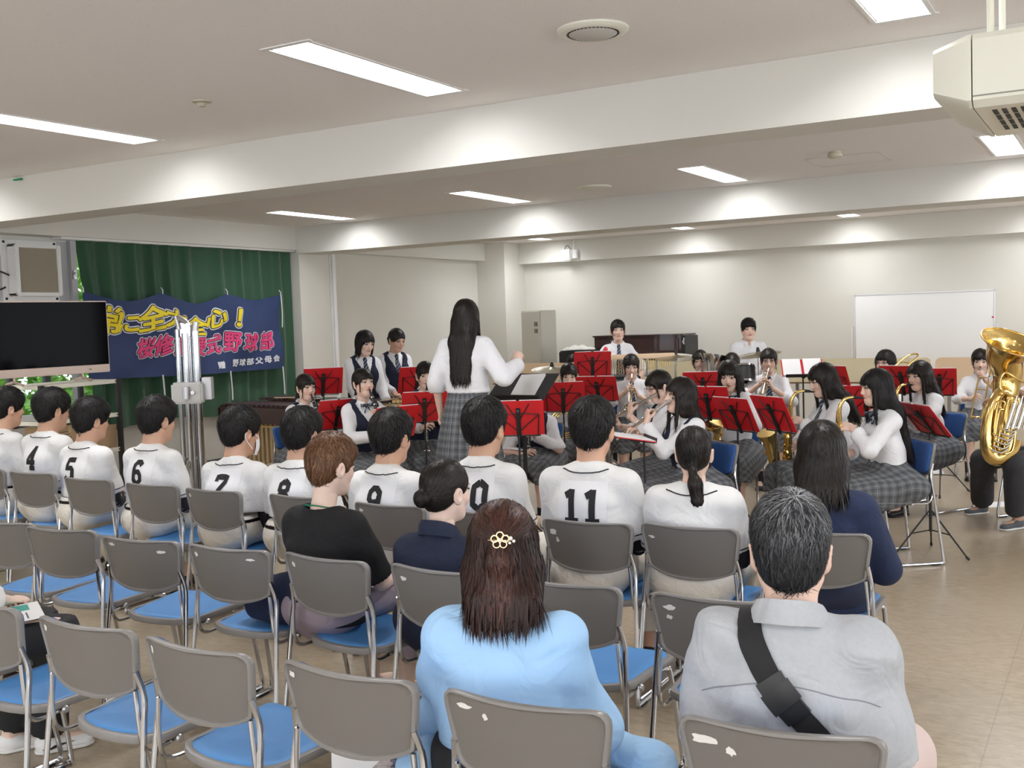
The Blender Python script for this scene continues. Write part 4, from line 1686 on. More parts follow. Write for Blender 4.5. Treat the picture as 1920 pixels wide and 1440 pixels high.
    nrs = [nr]
    lat = r.normal(0, .10, (n_str, 3))
    for k in range(steps):
        if style == 'short':
            t = (P - whorl)
            t /= np.linalg.norm(t, axis=1)[:, None]
            t = t * 1.0 + A(0, 0, -.30) + lat * 3.0
        elif tie is not None:
            t = tie - P
            dd = np.linalg.norm(t, axis=1)[:, None]
            low = (P[:, 1] < tie[1] + .012) | (P[:, 2] < tie[2] - .03)
            if style == 'half_up':
                low = (P[:, 2] < tie[2] + .012) | (np.abs(P[:, 0]) > .075)
            t = np.where(low[:, None], A(0, -.05, -1.0), t / dd) + lat * .6
            if style == 'bun':
                q = P - A(0, -.12, -.022)
                t = np.where((np.linalg.norm(q, axis=1) < .045)[:, None], np.cross(q / .035, A(0, 1, .2)), np.where(low[:, None], tie - P, t))
        else:
            top = np.clip((P[:, 2] - .02) / .09, 0, 1)[:, None]
            out = np.stack([np.sign(P[:, 0] - part) * .9, (P[:, 1] > .02) * .7 - .25, np.zeros(n_str)], 1)
            t = out * top + A(0, 0, -1.0) * (1.1 - top * .6) + lat
        if bangs and style != 'short':
            fr = (P[:, 1] > .045) & (np.abs(P[:, 0]) < .062) & (P[:, 2] < .085)
            t = np.where(fr[:, None], A(0, .25, -1.0) + lat, t)
        t = t - nr * (t * nr).sum(1)[:, None]
        t /= np.linalg.norm(t, axis=1)[:, None] + 1e-6
        P = P + t * ln[:, None]
        d = f.sample(P)
        nr2 = f.grad(P)
        ok = (np.abs(d) < .02) & (P[:, 2] > lo_z + .03)
        if long_:
            ok &= P[:, 2] > -L + .022
        if style == 'bob':
            ok &= P[:, 2] > -.105
        if bangs and style != 'short':
            ok &= ~((P[:, 1] > .05) & (P[:, 2] < .040))
        P = np.where(ok[:, None], P - nr2 * d[:, None], P)
        nr = np.where(ok[:, None], nr2, nr)
        pts.append(P + nr * (lift * (.4 + .6 * (k + 1) / steps))[:, None])
        nrs.append(nr)
    pts = np.stack(pts, 1)
    nrs = np.stack(nrs, 1)
    tan = np.gradient(pts, axis=1)
    sd = np.cross(tan, nrs)
    sd /= np.linalg.norm(sd, axis=2)[:, :, None] + 1e-9
    wd = width * np.array([.7, 1, 1, .9, .6, .12])[None, :, None] * r.uniform(.6, 1.3, n_str)[:, None, None]
    R = np.stack([pts - sd * wd, pts + sd * wd], 2).reshape(-1, 3)
    base = (np.arange(n_str) * (steps + 1) * 2)[:, None]
    kk = np.arange(steps) * 2
    q = np.stack([base + kk, base + kk + 1, base + kk + 3, base + kk + 2], -1).reshape(-1, 4)
    c1 = r.beta(1.2, 2.4, n_str)
    if style == 'half_up':
        def tone(p):
            tail_ = np.exp(-((p[:, 0] + .003) / .026) ** 2) * (p[:, 2] < .03) * (p[:, 1] < -.06) * np.clip((p[:, 2] + .17) / .06, 0, 1)
            return np.clip(.35 + .9 * tail_ + .55 * np.clip((p[:, 2] - .035) / .05, 0, 1) - .3 * np.exp(-((p[:, 2] - .012) / .012) ** 2) * (np.abs(p[:, 0]) > .03), .05, 1.2)
        hc = hc * tone(V)
        c1 = np.clip(c1 * tone(pts[:, 2]) * 1.2, 0, 1)
    if grey:
        def tone(p):
            return .12 + 1.1 * np.exp(-(np.linalg.norm(p - (whorl + A(0, -.01, -.01)), axis=1) / .075) ** 2)
        hc = hc * tone(V) * .6
        c1 = np.clip(r.beta(.6, 1.6, n_str) * tone(pts[:, 2]), 0, 1)
    cs = np.repeat(c1, (steps + 1) * 2)
    return np.concatenate([V, R]), np.concatenate([Q, q + len(V)]), np.concatenate([np.clip(hc, 0, 1), cs])


# ------------------------------------------------------------------ jersey numbers
DIG = {'0': [[(.30, .90), (.10, .76), (.10, .24), (.30, .10), (.50, .24), (.50, .76), (.30, .90), (.29, .90)]],
       '1': [[(.31, .97), (.31, .03)], [(.10, .78), (.31, .90)], [(.10, .055), (.54, .055)]],
       '4': [[(.42, .98), (.42, .03)], [(.42, .92), (.10, .36)], [(.02, .30), (.60, .30)], [(.26, .055), (.58, .055)]],
       '5': [[(.55, .90), (.12, .90), (.12, .56), (.40, .58), (.50, .48), (.50, .22), (.38, .10), (.20, .10), (.08, .22)]],
       '6': [[(.52, .78), (.40, .90), (.22, .90), (.10, .78), (.10, .24), (.24, .10), (.38, .10), (.50, .22), (.50, .42), (.38, .54), (.14, .52)]],
       '7': [[(.06, .74), (.06, .90), (.52, .90), (.50, .72), (.30, .42), (.24, .03)]],
       '8': [[(.30, .90), (.12, .80), (.12, .62), (.30, .52), (.50, .40), (.50, .20), (.30, .10), (.10, .20), (.10, .40), (.30, .52), (.48, .62), (.48, .80), (.30, .90), (.29, .90)]],
       '9': [[(.08, .22), (.20, .10), (.38, .10), (.50, .22), (.50, .76), (.36, .90), (.22, .90), (.10, .78), (.10, .58), (.22, .46), (.46, .48)]]}


def number_strip(poly, w):
    p = np.array(poly, float)
    seg = np.linalg.norm(np.diff(p, axis=0), axis=1)
    out = [p[0]]
    nn = []
    for i in range(len(seg)):
        k = max(1, int(seg[i] / .10))
        for j in range(1, k + 1):
            out.append(p[i] + (p[i + 1] - p[i]) * j / k)
    o = np.array(out)
    t = np.gradient(o, axis=0)
    t /= np.linalg.norm(t, axis=1)[:, None] + 1e-9
    n = np.c_[-t[:, 1], t[:, 0]]
    return o, n * w / 2


def back_point(bvh, x, z, lift=.003, y0=-.8):
    h = bvh.ray_cast(Vector((x, y0, z)), Vector((0, 1, 0)))
    if h[0] is None:
        return A(x, -.12, z)
    return np.array(h[0]) + A(0, -lift, 0)


def front_point(bvh, x, z, lift=.003, y0=1.0):
    h = bvh.ray_cast(Vector((x, y0, z)), Vector((0, -1, 0)))
    if h[0] is None:
        return A(x, .1, z)
    return np.array(h[0]) + A(0, lift, 0)


def ring_on(bvh, c, axis, n=28, off=.001, a0=0, a1=360, ref=None):
    """loop where a plane through c cuts a surface"""
    M = frame(c, axis, ref)
    out = []
    for a in np.linspace(rad(a0), rad(a1), n, endpoint=abs(a1 - a0) < 359):
        d = M[:3, 0] * math.cos(a) + M[:3, 1] * math.sin(a)
        h = bvh.ray_cast(Vector(np.asarray(c) + d * .30), Vector(-d))
        if h[0] is not None and (np.linalg.norm(np.array(h[0]) - c) < .22):
            out.append(np.array(h[0]) + d * off)
    return out


# ------------------------------------------------------------------ people
def person(label, top, heading, pose='sit', fem=True, skin='fair', sc=1.0, seat=.446, floor_z=0.0, lean=.0, turn=0.0, nod=0.0, roll=0.0,
           hair='short', hair_col='black', hair_kw=None, shirt=None, vest=False, tie=None, lower='skirt', number=None, arms=None, legs=None,
           res=1.0, legs_world=None, shoes=True, shoe_col=None, group=None, spread=.11, kneey=.43, broad=1.0, slouch=0.0, glasses=False, mask=False, collar=None, wid=1.0, head=1.0, neck_len=0.0):
    """top: world point of the crown. arms: side -> dict(to, pole, palm, dir, hand). Everything is built in the person's own frame."""
    hz = top[2] - floor_z
    hs = head * (1.0 if fem else 1.07)
    hy = lean + .035 + slouch
    hip = seat + .085 if pose == 'sit' else hz * .515
    piv = A(0, hy - .02, hz - .238 * hs)
    Rh = rotz(rad(turn)) @ rotx(rad(nod)) @ roty(rad(roll))
    hc = piv + Rh @ A(0, .020, .112) * hs
    a = rad(heading)
    ca, sa = math.cos(a), math.sin(a)
    tp = hc + Rh @ A(0, -.01, .12)
    root = A(top[0] - (ca * tp[0] - sa * tp[1]), top[1] - (sa * tp[0] + ca * tp[1]), floor_z)
    c7 = hz - (.265 if fem else .258) * hs - neck_len
    shz = hz - (.342 if fem else .332) * hs - neck_len * 1.1
    sx = (.130 if fem else .170) * broad
    chest = shz - .10
    waist = hip + .42 * (shz - hip)
    S = {'L': A(-sx, lean - .005, shz), 'R': A(sx, lean - .005, shz)}
    la, lf = (.275, .235) if fem else (.30, .25)
    la, lf = la * sc, lf * sc
    dfl = {'sit': dict(to=(.10, .27, hip + .09), pole=(.5, -.6, -.6), palm=(0, 0, -1), hand='relax'), 'stand': dict(to=(.20, .05, hip - .02), pole=(.3, -1, 0), palm=(-1, 0, 0), hand='relax')}[pose]
    if callable(arms):
        arms = arms(dict(mouth=hc + Rh @ (A(0, .094, -.060) * hs), hc=hc, S=S, hip=hip, lean=lean, waist=waist, chest=chest))
    arm = {}
    for s, sg in (('L', -1), ('R', 1)):
        d = dict(dfl)
        mir = True
        if arms and s in arms:
            d = dict(d, **arms[s])
            mir = 'to' not in arms[s]
        to = A(*d['to'])
        pole = A(*d['pole'])
        palm = A(*d['palm'])
        if mir:
            to, pole, palm = to * A(sg, 1, 1), pole * A(sg, 1, 1), palm * A(sg, 1, 1)
        elif not (arms[s].get('pole')):
            pole = pole * A(sg, 1, 1)
        E, T = ik(S[s], to, la, lf, pole)
        arm[s] = dict(E=E, T=T, palm=palm, dir=d.get('dir'), hand=d['hand'])
    # legs
    leg = {}
    for s, sg in (('L', -1), ('R', 1)):
        H = A(sg * .085, 0, hip)
        if pose == 'sit':
            K = A(sg * spread, kneey, max(.475, seat + .045))
            F = A(sg * (spread - .01), kneey - .03, .075)
        else:
            K = A(sg * .085, .01, hz * .275)
            F = A(sg * .08, -.02, .075)
        if legs and s in legs:
            K, F = (A(*q) for q in legs[s])
        if legs_world:
            cv = lambda p: A(ca * (p[0] - root[0]) + sa * (p[1] - root[1]), -sa * (p[0] - root[0]) + ca * (p[1] - root[1]), p[2])
            K, F = (cv(p) for p in legs_world[s])
        leg[s] = (H, K, F)

    # ---------------- body
    h = .0105 * res
    pts = [hc] + [q for d in arm.values() for q in (d['E'], d['T'])] + [q for l in leg.values() for q in l] + list(S.values())
    lo = np.min(pts, 0) - .13
    hi = np.max(pts, 0) + .13
    lo[2] = max(lo[2], -.01)
    hi[2] = c7 + .08
    B = Field(lo, hi, h * 1.15)
    B.cap((0, 0, hip), (0, lean * .5, waist), .105, .095, .03, flat=((0, 1, 0), .7))
    B.cap((0, lean * .5, waist), (0, lean, chest), .095, .110, .04, flat=((0, 1, 0), .7))
    B.cap(S['L'] * A(.9, 1, 1), S['R'] * A(.9, 1, 1), .040, .040, .04)
    B.cap((0, lean - .012, c7 - .04), piv, .054, .05 if fem else .056, .04)
    for s in 'LR':
        d = arm[s]
        B.cap(S[s], d['E'], .040 if fem else .046, .034 if fem else .039, .02)
        B.cap(d['E'], d['T'], .036 if fem else .041, .0235 if fem else .027, .01, flat=None)
        H, K, F = leg[s]
        B.cap(H, K, .078, .052, .02)
        B.cap(K, K + (F - K) * .35, .052, .054, .02)
        B.cap(K + (F - K) * .3, F, .054, .034, .02)
        fd = A(0, 1, 0)
        B.cap(F + A(0, 0, -.03), F + fd * .13 + A(0, 0, -.045), .032, .024, .02)
    V, Q = B.mesh()
    hp = np.tile(np.array([[0, -1, 0]], np.float32), (len(V), 1))
    HV, HQ = head_mesh(fem, .0046 * res if res < 1.25 else .0056)
    hw = (HV * hs) @ Rh.T + hc
    parts = [(V, Q), (hw, HQ)]
    hp = [hp, HV]
    for s in 'LR':
        d = arm[s]
        fd = d['dir'] if d['dir'] is not None else d['T'] - d['E']
        hv, hq = place_hand(d['hand'], s, d['T'], fd, d['palm'], (.93 if fem else 1.03) * sc)
        parts.append((hv, hq))
        hp.append(np.tile(np.array([[0, -1, 0]], np.float32), (len(hv), 1)))
    V, Q = joinm(parts)
    body = mesh_obj('person', V, Q, SKIN[skin], sharp=180, attrs={'hp': np.concatenate(hp)})
    body.location = Vector([float(q) for q in root])
    body.rotation_euler = (0, 0, a)
    tag(body, label, 'person', group)

    # ---------------- hair
    kw = dict(hair_kw or {})
    kw.setdefault('h', .0062 * res)
    V, Q, hcol = hair_make(hair, seed=abs(hash(label)) % 9973 if False else sum(map(ord, label)) % 997, **kw)
    ho = mesh_obj('hair', (V * hs) @ Rh.T + hc, Q, HAIR[hair_col], body, sharp=180, attrs={'hc': hcol})

    # ---------------- shirt
    st = dict(mat=WSHIRT, fit=.0, sleeve='long', cut=.94, hem=hip + .06, neck=.060, fold=.004, drop=0.0)
    st.update(shirt or {})
    ft = st['fit']
    lo = np.min([d['E'] for d in arm.values()] + [d['T'] for d in arm.values()] + [A(-.27, -.22, st['hem'] - .03)], 0) - .09
    hi = np.max([d['E'] for d in arm.values()] + [d['T'] for d in arm.values()] + [A(.27, .25, c7 + .05)], 0) + .09
    lo[2] = max(lo[2], st['hem'] - .03)
    hi[2] = max(hi[2] - .0, c7 + .06)
    f = Field(lo, hi, h)
    bw_, bd = (.126, .72) if fem else (.158, .66)
    bw_ *= broad

    def torso(f, g, arms_on=True):
        f.cap((0, -.005, hip - .03), (0, lean * .4, waist), (.150 if fem else .152) * wid + g + ft, (.122 if fem else .140) * wid + g + ft, .03, flat=((0, 1, 0), .72))
        f.cap((0, lean * .4, waist), (0, lean * .95 + .005, chest), (.116 if fem else .140) * wid + g + ft, bw_ * (.5 + .5 * wid) + g + ft * .7, .05, flat=((0, 1, 0), bd))
        if fem:
            for s_ in (-1, 1):
                f.ell((s_ * .062, lean + .070, chest - .02), (.058 + g, .045 + g, .058 + g), .05)
        else:
            f.cap((-.08 * broad, lean - .045, chest + .01), (.08 * broad, lean - .045, chest + .01), .062 + g, .062 + g, .06)
        q = .78 if not arms_on else .97
        f.cap(S['L'] * A(q, 1, 1) + A(0, 0, -.006), S['R'] * A(q, 1, 1) + A(0, 0, -.006), .040 + g + ft * .3, .040 + g + ft * .3, .06)
        for s_ in (-1, 1):
            f.cap((s_ * .02, lean - .020, c7 - .030), (s_ * sx * .72, lean - .012, shz + .010), (.042 if fem else .048) + g, (.042 if fem else .046) + g, .04)
    torso(f, .006)
    for s in 'LR':
        d = arm[s]
        u = nrm(d['E'] - S[s])
        ra = .046 if fem else .055
        if st['sleeve'] == 'short':
            e = S[s] + (d['E'] - S[s]) * st['cut']
            f.cap(S[s], d['E'], ra + ft, ra + .010 + ft, .035, cuts=((e, u),))
        elif st['sleeve'] == 'long':
            w = nrm(d['T'] - d['E'])
            e = d['E'] + (d['T'] - d['E']) * st['cut']
            f.cap(S[s], d['E'], ra + ft, .044 + ft, .035)
            f.cap(d['E'], d['T'], .045 + ft, .036 + ft * .8, .015, cuts=((e, w),))
            if st['cut'] < .9:
                f.cap(e - w * .045, e - w * .004, .043 + ft, .044 + ft, .004, cuts=((e, w), (e - w * .05, -w)))
    zc_ = c7 + .052 - st['drop'] * .5
    f.ell((0, lean + .006, zc_), (st['neck'] + .004, st['neck'] + .016, .068 + st['drop'] * .8), .006, '-', R=rotx(rad(-32)))
    f.folds(st['fold'], seed=len(label), f=st.get('ff', (9, 9, 14)))
    f.plane((0, 0, st['hem']), (0, 0, -1), .004)
    SV, SQ = f.mesh()
    shirt_o = mesh_obj(st.get('name', 'shirt'), SV, SQ, st['mat'], body, sharp=60)
    sb = bvh_of(SV, SQ)
    info = dict(body=body, root=root, hc=hc, Rh=Rh, arm=arm, S=S, leg=leg, bvh=sb, lean=lean, c7=c7, shz=shz, chest=chest, waist=waist, hip=hip, shirt=shirt_o, a=a, hs=hs, heading=heading)

    # collar
    ck = collar or ('stand' if st['mat'] is WSHIRT else None)
    if ck:
        nseg = 27
        ckz, ckr = (.010, 1.12) if ck == 'fold' else (.0, 1.0)
        rows_ = []
        cm = st.get('collar_mat', st['mat'])
        for k, (dr, dz, pt) in enumerate(((.001, -.022, 0), (.003, .012, 0), (.010, .016, 0), (.019, .004, .0), (.022, -.020, 1.0))):
            row = []
            for i in range(nseg):
                an = rad(-168 + 336 * i / (nseg - 1))      # 0 = the back
                front = (1 - math.cos(an)) / 2
                fr = max(0, (abs(an) - rad(95)) / rad(73))
                rr = (.051 if fem else .0575) + dr + .004 * front
                x = rr * math.sin(an)
                y = -rr * math.cos(an) * 1.06
                z = dz - .052 * front ** 1.3 - pt * .036 * fr ** 1.2
                row.append((x * ckr, lean - .012 + y * ckr + pt * .018 * fr, c7 + .024 + ckz + z * (1.5 if ckz else 1)))
            rows_.append(row)
        P = np.array(rows_)
        mb = MB().grid(P).grid(P[:, :, :] * 1.0 + A(0, 0, -.0015), flip=True)
        mb.build('collar', cm, body, sharp=60)
    # tie
    if tie == 'long':
        zk = c7 - .030
        mb = MB()
        zz_ = np.linspace(0, 1, 16)
        L_ = (c7 - .04) - (waist - .04 if not vest else chest - .08)
        prof = []
        for t_ in zz_:
            z = zk - .035 - t_ * L_
            wdt = .018 + .022 * min(1, t_ * 1.3) if t_ < .94 else .04 * (1 - (t_ - .94) / .06) + .004
            p = [front_point(sb, s_ * wdt, z, .006 + .004 * (1 - abs(s_))) for s_ in (-1, 0, 1)]
            prof.append(p)
        P = np.array(prof)
        mb.grid(P, flip=True).grid(P - A(0, .004, 0))
        pk = front_point(sb, 0, zk - .035, .006)
        mb.tube([(0, lean + .062, zk + .004), (0, (pk[1] + lean + .07) / 2 + .004, zk - .014), (0, pk[1] + .004, zk - .038)], [.020, .021, .013], 10)
        mb.build('necktie', TIE, body, sharp=60)
    elif tie == 'bow':
        zk = c7 - .040
        pk = front_point(sb, 0, zk, .014)
        pk[1] = max(pk[1], lean + .075)
        mb = MB()
        for s_ in (-1, 1):
            mb.tube([(0, pk[1], zk), (s_ * .022, pk[1] + .008, zk + .004), (s_ * .055, pk[1] - .004, zk + .002)], [.010, .026, .032], 10, flat=.45)
            mb.tube([(0, pk[1], zk), (s_ * .020, pk[1] + .002, zk - .035), (s_ * .030, pk[1] + .0, zk - .062)], [.008, .015, .018], 8, flat=.3)
        mb.tube([(0, pk[1] - .01, zk), (0, pk[1] + .014, zk)], [.014, .012], 8)
        mb.build('bow_tie', TIE, body, sharp=60)
    # vest
    if vest:
        f = Field((-.26, -.22, hip - .06), (.26, .26, c7 + .05), h)
        torso(f, .017, False)
        for s, sg in (('L', -1), ('R', 1)):
            f.cap(S[s] + A(sg * .055, 0, .03), S[s] + A(sg * .070, 0, -.10), .070, .060, .012, '-')
        f.ell((0, lean + .006, c7 + .046), (.064, .078, .074), .008, '-', R=rotx(rad(-32)))
        X, Y, Z = f.full()
        vb = chest - .05
        wedge = np.maximum(np.abs(X) - (Z - vb) * .42, -(Y - lean - .02)).astype(np.float32) * .9
        f.D = np.maximum(f.D, -wedge)
        f.folds(.002, seed=3)
        f.plane((0, 0, hip + .015), (0, 0, -1), .004)
        v, q = f.mesh()
        vo = mesh_obj('vest', v, q, NAVYV, body, sharp=60)
        info['vest'] = vo

    # ---------------- below the waist
    if lower == 'skirt':
        if pose == 'stand':
            nA, nZ = 168, 14
            z1, z0 = waist - .035, hz * .285
            an = np.linspace(0, 2 * PI, nA, endpoint=False)
            P = np.zeros((nZ, nA, 3))
            uv = np.zeros((nZ, nA, 3))
            for i in range(nZ):
                t_ = i / (nZ - 1)
                rx, ry = .132 + .105 * t_ ** .8, .100 + .105 * t_ ** .8
                pl = (.002 + .012 * min(1, t_ * 1.5)) * np.abs(((an * 22 / (2 * PI)) % 1) * 2 - 1) * 2
                P[i, :, 0] = (rx + pl) * np.cos(an)
                P[i, :, 1] = (ry + pl) * np.sin(an) + lean * .3 * (1 - t_)
                P[i, :, 2] = z1 + (z0 - z1) * t_
                uv[i, :, 0] = an * .235
                uv[i, :, 1] = P[i, :, 2]
            n = nZ * nA
            f_ = [(i * nA + k, i * nA + (k + 1) % nA, (i + 1) * nA + (k + 1) % nA, (i + 1) * nA + k) for i in range(nZ - 1) for k in range(nA)]
            f_ = [q[::-1] for q in f_]
            so = mesh_obj('skirt', P.reshape(-1, 3), f_, PLAID, body, sharp=50, attrs={'uvp': uv.reshape(-1, 3)})
        else:
            kz, ky = leg['R'][1][2], leg['R'][1][1]
            f = Field((-.38, -.24, seat - .20), (.38, max(ky, leg['L'][1][1]) + .16, waist + .05), h * 1.1)
            f.cap((0, -.005, hip - .02), (0, lean * .4, waist), .158 * wid, .134 * wid, .03, flat=((0, 1, 0), .76))
            for s, sg in (('L', -1), ('R', 1)):
                H, K, F = leg[s]
                f.cap(H + A(sg * .03, -.03, -.01), K + A(0, -.02, .0), .105, .078, .09)
                f.cap(K + A(0, -.015, 0), K + A(0, .01, -.13), .075, .085, .05, cuts=((K + A(0, 0, -.125), (0, 0, -1)),))
                f.ell((H + K) / 2 + A(sg * .10, -.04, -.05), (.050, .25, .105), .06)
                f.ell(H + A(sg * .10, -.05, -.03), (.085, .12, .09), .06)
            m_ = (leg['L'][1] + leg['R'][1]) / 2
            f.cap((0, .03, hip - .02), m_ + A(0, -.02, .005), .10, .080, .08)
            X, Y, Z = f.full()
            pl = np.sin(X * 62 + 5 * np.sin(Y * 5) + 3 * np.sin(Z * 8)) * np.clip((Y - .0) / .3, .15, 1)
            f.D = f.D + (.0055 * pl).astype(np.float32)
            f.folds(.006, seed=len(label) + 3, f=(7, 6, 8))
            f.plane((0, m_[1] + .10, 0), (0, 1, 0))
            f.plane((0, 0, waist - .02), (0, 0, 1), .003)
            f.plane((0, 0, seat - .13), (0, 0, -1), .003)
            v, q = f.mesh()
            u_ = v[:, 0] + np.sign(v[:, 0]) * np.clip(hip + .05 - v[:, 2], 0, 1) * 1.0
            w_ = v[:, 1] - np.clip(v[:, 2] - hip - .03, 0, 1) + np.clip(kz - v[:, 2], 0, 1) * (v[:, 1] > m_[1] - .02)
            so = mesh_obj('skirt', v, q, PLAID, body, sharp=60, attrs={'uvp': np.stack([u_, w_, 0 * u_], 1)})
        info['skirt'] = so
    elif lower:
        lm, r0, r1, r2, endt, baggy = lower
        pts_ = [q for l in leg.values() for q in l]
        lo = np.min(pts_, 0) - .17
        hi = np.max(pts_, 0) + .17
        lo[2], hi[2] = max(lo[2], .03), waist + .03
        f = Field(lo, hi, h * 1.1)
        if pose == 'sit':
            f.ell((0, -.025, hip - .005), (.166 * wid, .135 * wid, .105), 0)
            f.cap((0, -.01, hip), (0, lean * .3, waist - .02), .155 * wid, .142 * wid, .04, flat=((0, 1, 0), .76))
        else:
            f.cap((0, -.005, hip - .03), (0, 0, waist), .155, .14, .03, flat=((0, 1, 0), .72))
        for s, sg in (('L', -1), ('R', 1)):
            H, K, F = leg[s]
            e = K + (F - K) * endt
            w = nrm(F - K)
            f.cap(H, K, r0, r1, .05)
            f.cap(K, F, r1, r2, .03, cuts=((e, w),))
        f.folds(baggy, seed=len(label), f=(10, 10, 12))
        f.plane((0, 0, waist - .05 if st['hem'] > waist - .1 else hip + .05), (0, 0, 1), .003)
        v, q = f.mesh()
        info['pants'] = mesh_obj('trousers', v, q, lm, body, sharp=60)
        info['pants_bvh'] = bvh_of(v, q)
    # ---------------- shoes
    if shoes:
        for s, sg in (('L', -1), ('R', 1)):
            H, K, F = leg[s]
            f = Field(F + A(-.07, -.10, -.085), F + A(.07, .22, .05), .0085)
            f.ell(F + A(0, .0, -.035), (.037, .052, .045), 0)
            f.cap(F + A(0, .02, -.042), F + A(sg * .006, .135, -.052), .036, .036, .03, flat=((0, 0, 1), .72))
            f.ell(F + A(0, -.01, .025), (.032, .034, .03), .01, '-')
            f.plane(F + A(0, 0, -.064), (0, 0, -1), .0)
            v, q = f.mesh()
            so = mesh_obj('shoe', v, q, shoe_col or BLACK, body, sharp=60)
            f = Field(F + A(-.07, -.10, -.085), F + A(.07, .22, -.03), .0075)
            f.cap(F + A(0, -.012, -.055), F + A(sg * .006, .135, -.055), .043, .041, .0)
            f.plane(F + A(0, 0, -.060), (0, 0, 1), .0)
            f.plane(F + A(0, 0, -.0745), (0, 0, -1), .0)
            v, q = f.mesh()
            mesh_obj('sole', v, q, WHITE if shoe_col else BLACKM, so, sharp=40)
            if lower == 'skirt':
                w = nrm(F - K)
                MB().tube([F + A(0, 0, -.02), F - w * .07, F - w * .10], [.041, .042, .0425], 14, cap=False).build('sock', SOCK, body)
    # ---------------- face things
    def hw_(p):
        return hc + Rh @ (np.asarray(p, float) * hs)
    if glasses:
        mb = MB()
        for s_ in (-1, 1):
            mb.tube([hw_((s_ * .033 + .020 * math.cos(t_), .0915 - .25 * (abs(.020 * math.cos(t_) + s_ * s_ * .033) - .033) * .6, .004 + .0155 * math.sin(t_))) for t_ in np.linspace(0, 2 * PI, 18, endpoint=False)], .0013, 6, closed=True)
            mb.tube([hw_((s_ * .053, .088, .008)), hw_((s_ * .072, .06, .008)), hw_((s_ * .080, -.01, .004))], .0013, 6)
        mb.tube([hw_((-.013, .0935, .006)), hw_((0, .0965, .009)), hw_((.013, .0935, .006))], .0013, 6)
        mb.build('glasses', mat('glasses frame', (.10, .02, .06), .3), body)
    if mask:
        n = 15
        P = np.zeros((9, n, 3))
        for i, zz_ in enumerate(np.linspace(-.012, -.110, 9)):
            for k, an in enumerate(np.linspace(-1.12, 1.12, n)):
                bul = .012 * math.sin(i / 8 * PI)
                x = .066 * math.sin(an) * (1 - .06 * i / 8)
                y = .020 + (.072 + bul + .012 * math.exp(-(an / .25) ** 2)) * math.cos(an) * (1 if i < 7 else .96)
                P[i, k] = hw_((x, y, zz_ - .010 * math.cos(an) * (i / 8)))
        MB().grid(P).grid(P + (Rh @ A(0, -.002, 0)), flip=True).build('face_mask', mat('mask white', (.85, .85, .86), .8), body, sharp=180)
        mb = MB()
        for s_ in (-1, 1):
            mb.tube([hw_((s_ * .060, .055, -.020)), hw_((s_ * .078, .01, .012)), hw_((s_ * .083, -.022, .0)), hw_((s_ * .080, -.024, -.03)), hw_((s_ * .066, .030, -.085))], .0025, 6, smooth=4)
        mb.build('ear_loop', mat('mask white', (.85, .85, .86), .8), body)
    # ---------------- jersey trim
    if number is not None:
        loop = []
        for x in np.linspace(-.115, .115, 25):
            q = Vector((x, lean - .135 + 5.0 * x * x, c7 - .020 + 1.5 * x * x))
            lo_, no_, _, _ = sb.find_nearest(q)
            loop.append(np.array(lo_) + np.array(no_) * .0012)
        MB().tube(loop, .0030, 6).build('piping', PIPE, shirt_o)
        for s in 'LR':
            d = arm[s]
            u = nrm(d['E'] - S[s])
            e = S[s] + (d['E'] - S[s]) * (st['cut'] - .07)
            lp = ring_on(sb, e, u, 26, .0004)
            lp = [p for p in lp if np.linalg.norm(p - e) < .11]
            if len(lp) > 16:
                MB().tube(lp, .0032, 6, closed=True, cap=False).build('piping', PIPE, shirt_o)
            if st.get('under', True):
                MB().tube([S[s] + (d['E'] - S[s]) * .55, d['E'], d['E'] + (d['T'] - d['E']) * st.get('undl', .1)], [.050, .046, .041], 14, smooth=3).build('undersleeve', UNDER, body)
        if number:
            NZ = chest + st.get('nz', .028)
            H_ = .155
            cwid = .6 * H_ * .95
            tot = cwid * len(number) + .012 * (len(number) - 1)
            # cloth patch
            P = np.array([[back_point(sb, x, z, .0022) for x in np.linspace(-.115, .115, 16)] for z in np.linspace(NZ - H_ * .68, NZ + H_ * .70, 14)])
            MB().grid(P).build('number_patch', PATCH, shirt_o, sharp=180)
            mb = MB()
            for i, ch in enumerate(number):
                x0 = -tot / 2 + i * (cwid + .012)
                for poly in DIG[ch]:
                    o_, n_ = number_strip(poly, .20)
                    rows_ = []
                    for k in (-1, 0, 1):
                        rows_.append([back_point(sb, x0 + (p[0] + k * q[0]) * H_ * .95, NZ - H_ / 2 + (p[1] + k * q[1]) * H_, .0052) for p, q in zip(o_, n_)])
                    mb.grid(np.array(rows_))
                    mb.grid(np.array(rows_), flip=True)
            mb.build('number', mat('number black', (.008, .008, .010), .7), shirt_o, sharp=180)
        if 'pants_bvh' in info:
            lp = ring_on(info['pants_bvh'], A(0, lean * .2 - .01, waist - .085), (0, 0, 1), 36, .001)
            if len(lp) > 20:
                mb = MB()
                lp = np.array(lp)
                P = np.stack([lp + A(0, 0, z) for z in (-.018, .018)], 0)
                mb.grid(P * 1.0, wrap=True)
                mb.grid(P * 1.0, wrap=True, flip=True)
                mb.build('belt', BLACK, body, sharp=60)
    return info


def to_local(info, p):
    """world point in the person's frame"""
    c, s = math.cos(-info_a(info)), math.sin(-info_a(info))
    d = np.asarray(p, float) - info['root']
    return A(c * d[0] - s * d[1], s * d[0] + c * d[1], d[2])


def info_a(info):
    return info['a']


def to_world(info, p):
    c, s = math.cos(info['a']), math.sin(info['a'])
    p = np.asarray(p, float)
    return info['root'] + A(c * p[0] - s * p[1], s * p[0] + c * p[1], p[2])


def mouth(info):
    return info['hc'] + info['Rh'] @ (A(0, .092, -.060) * info['hs'])
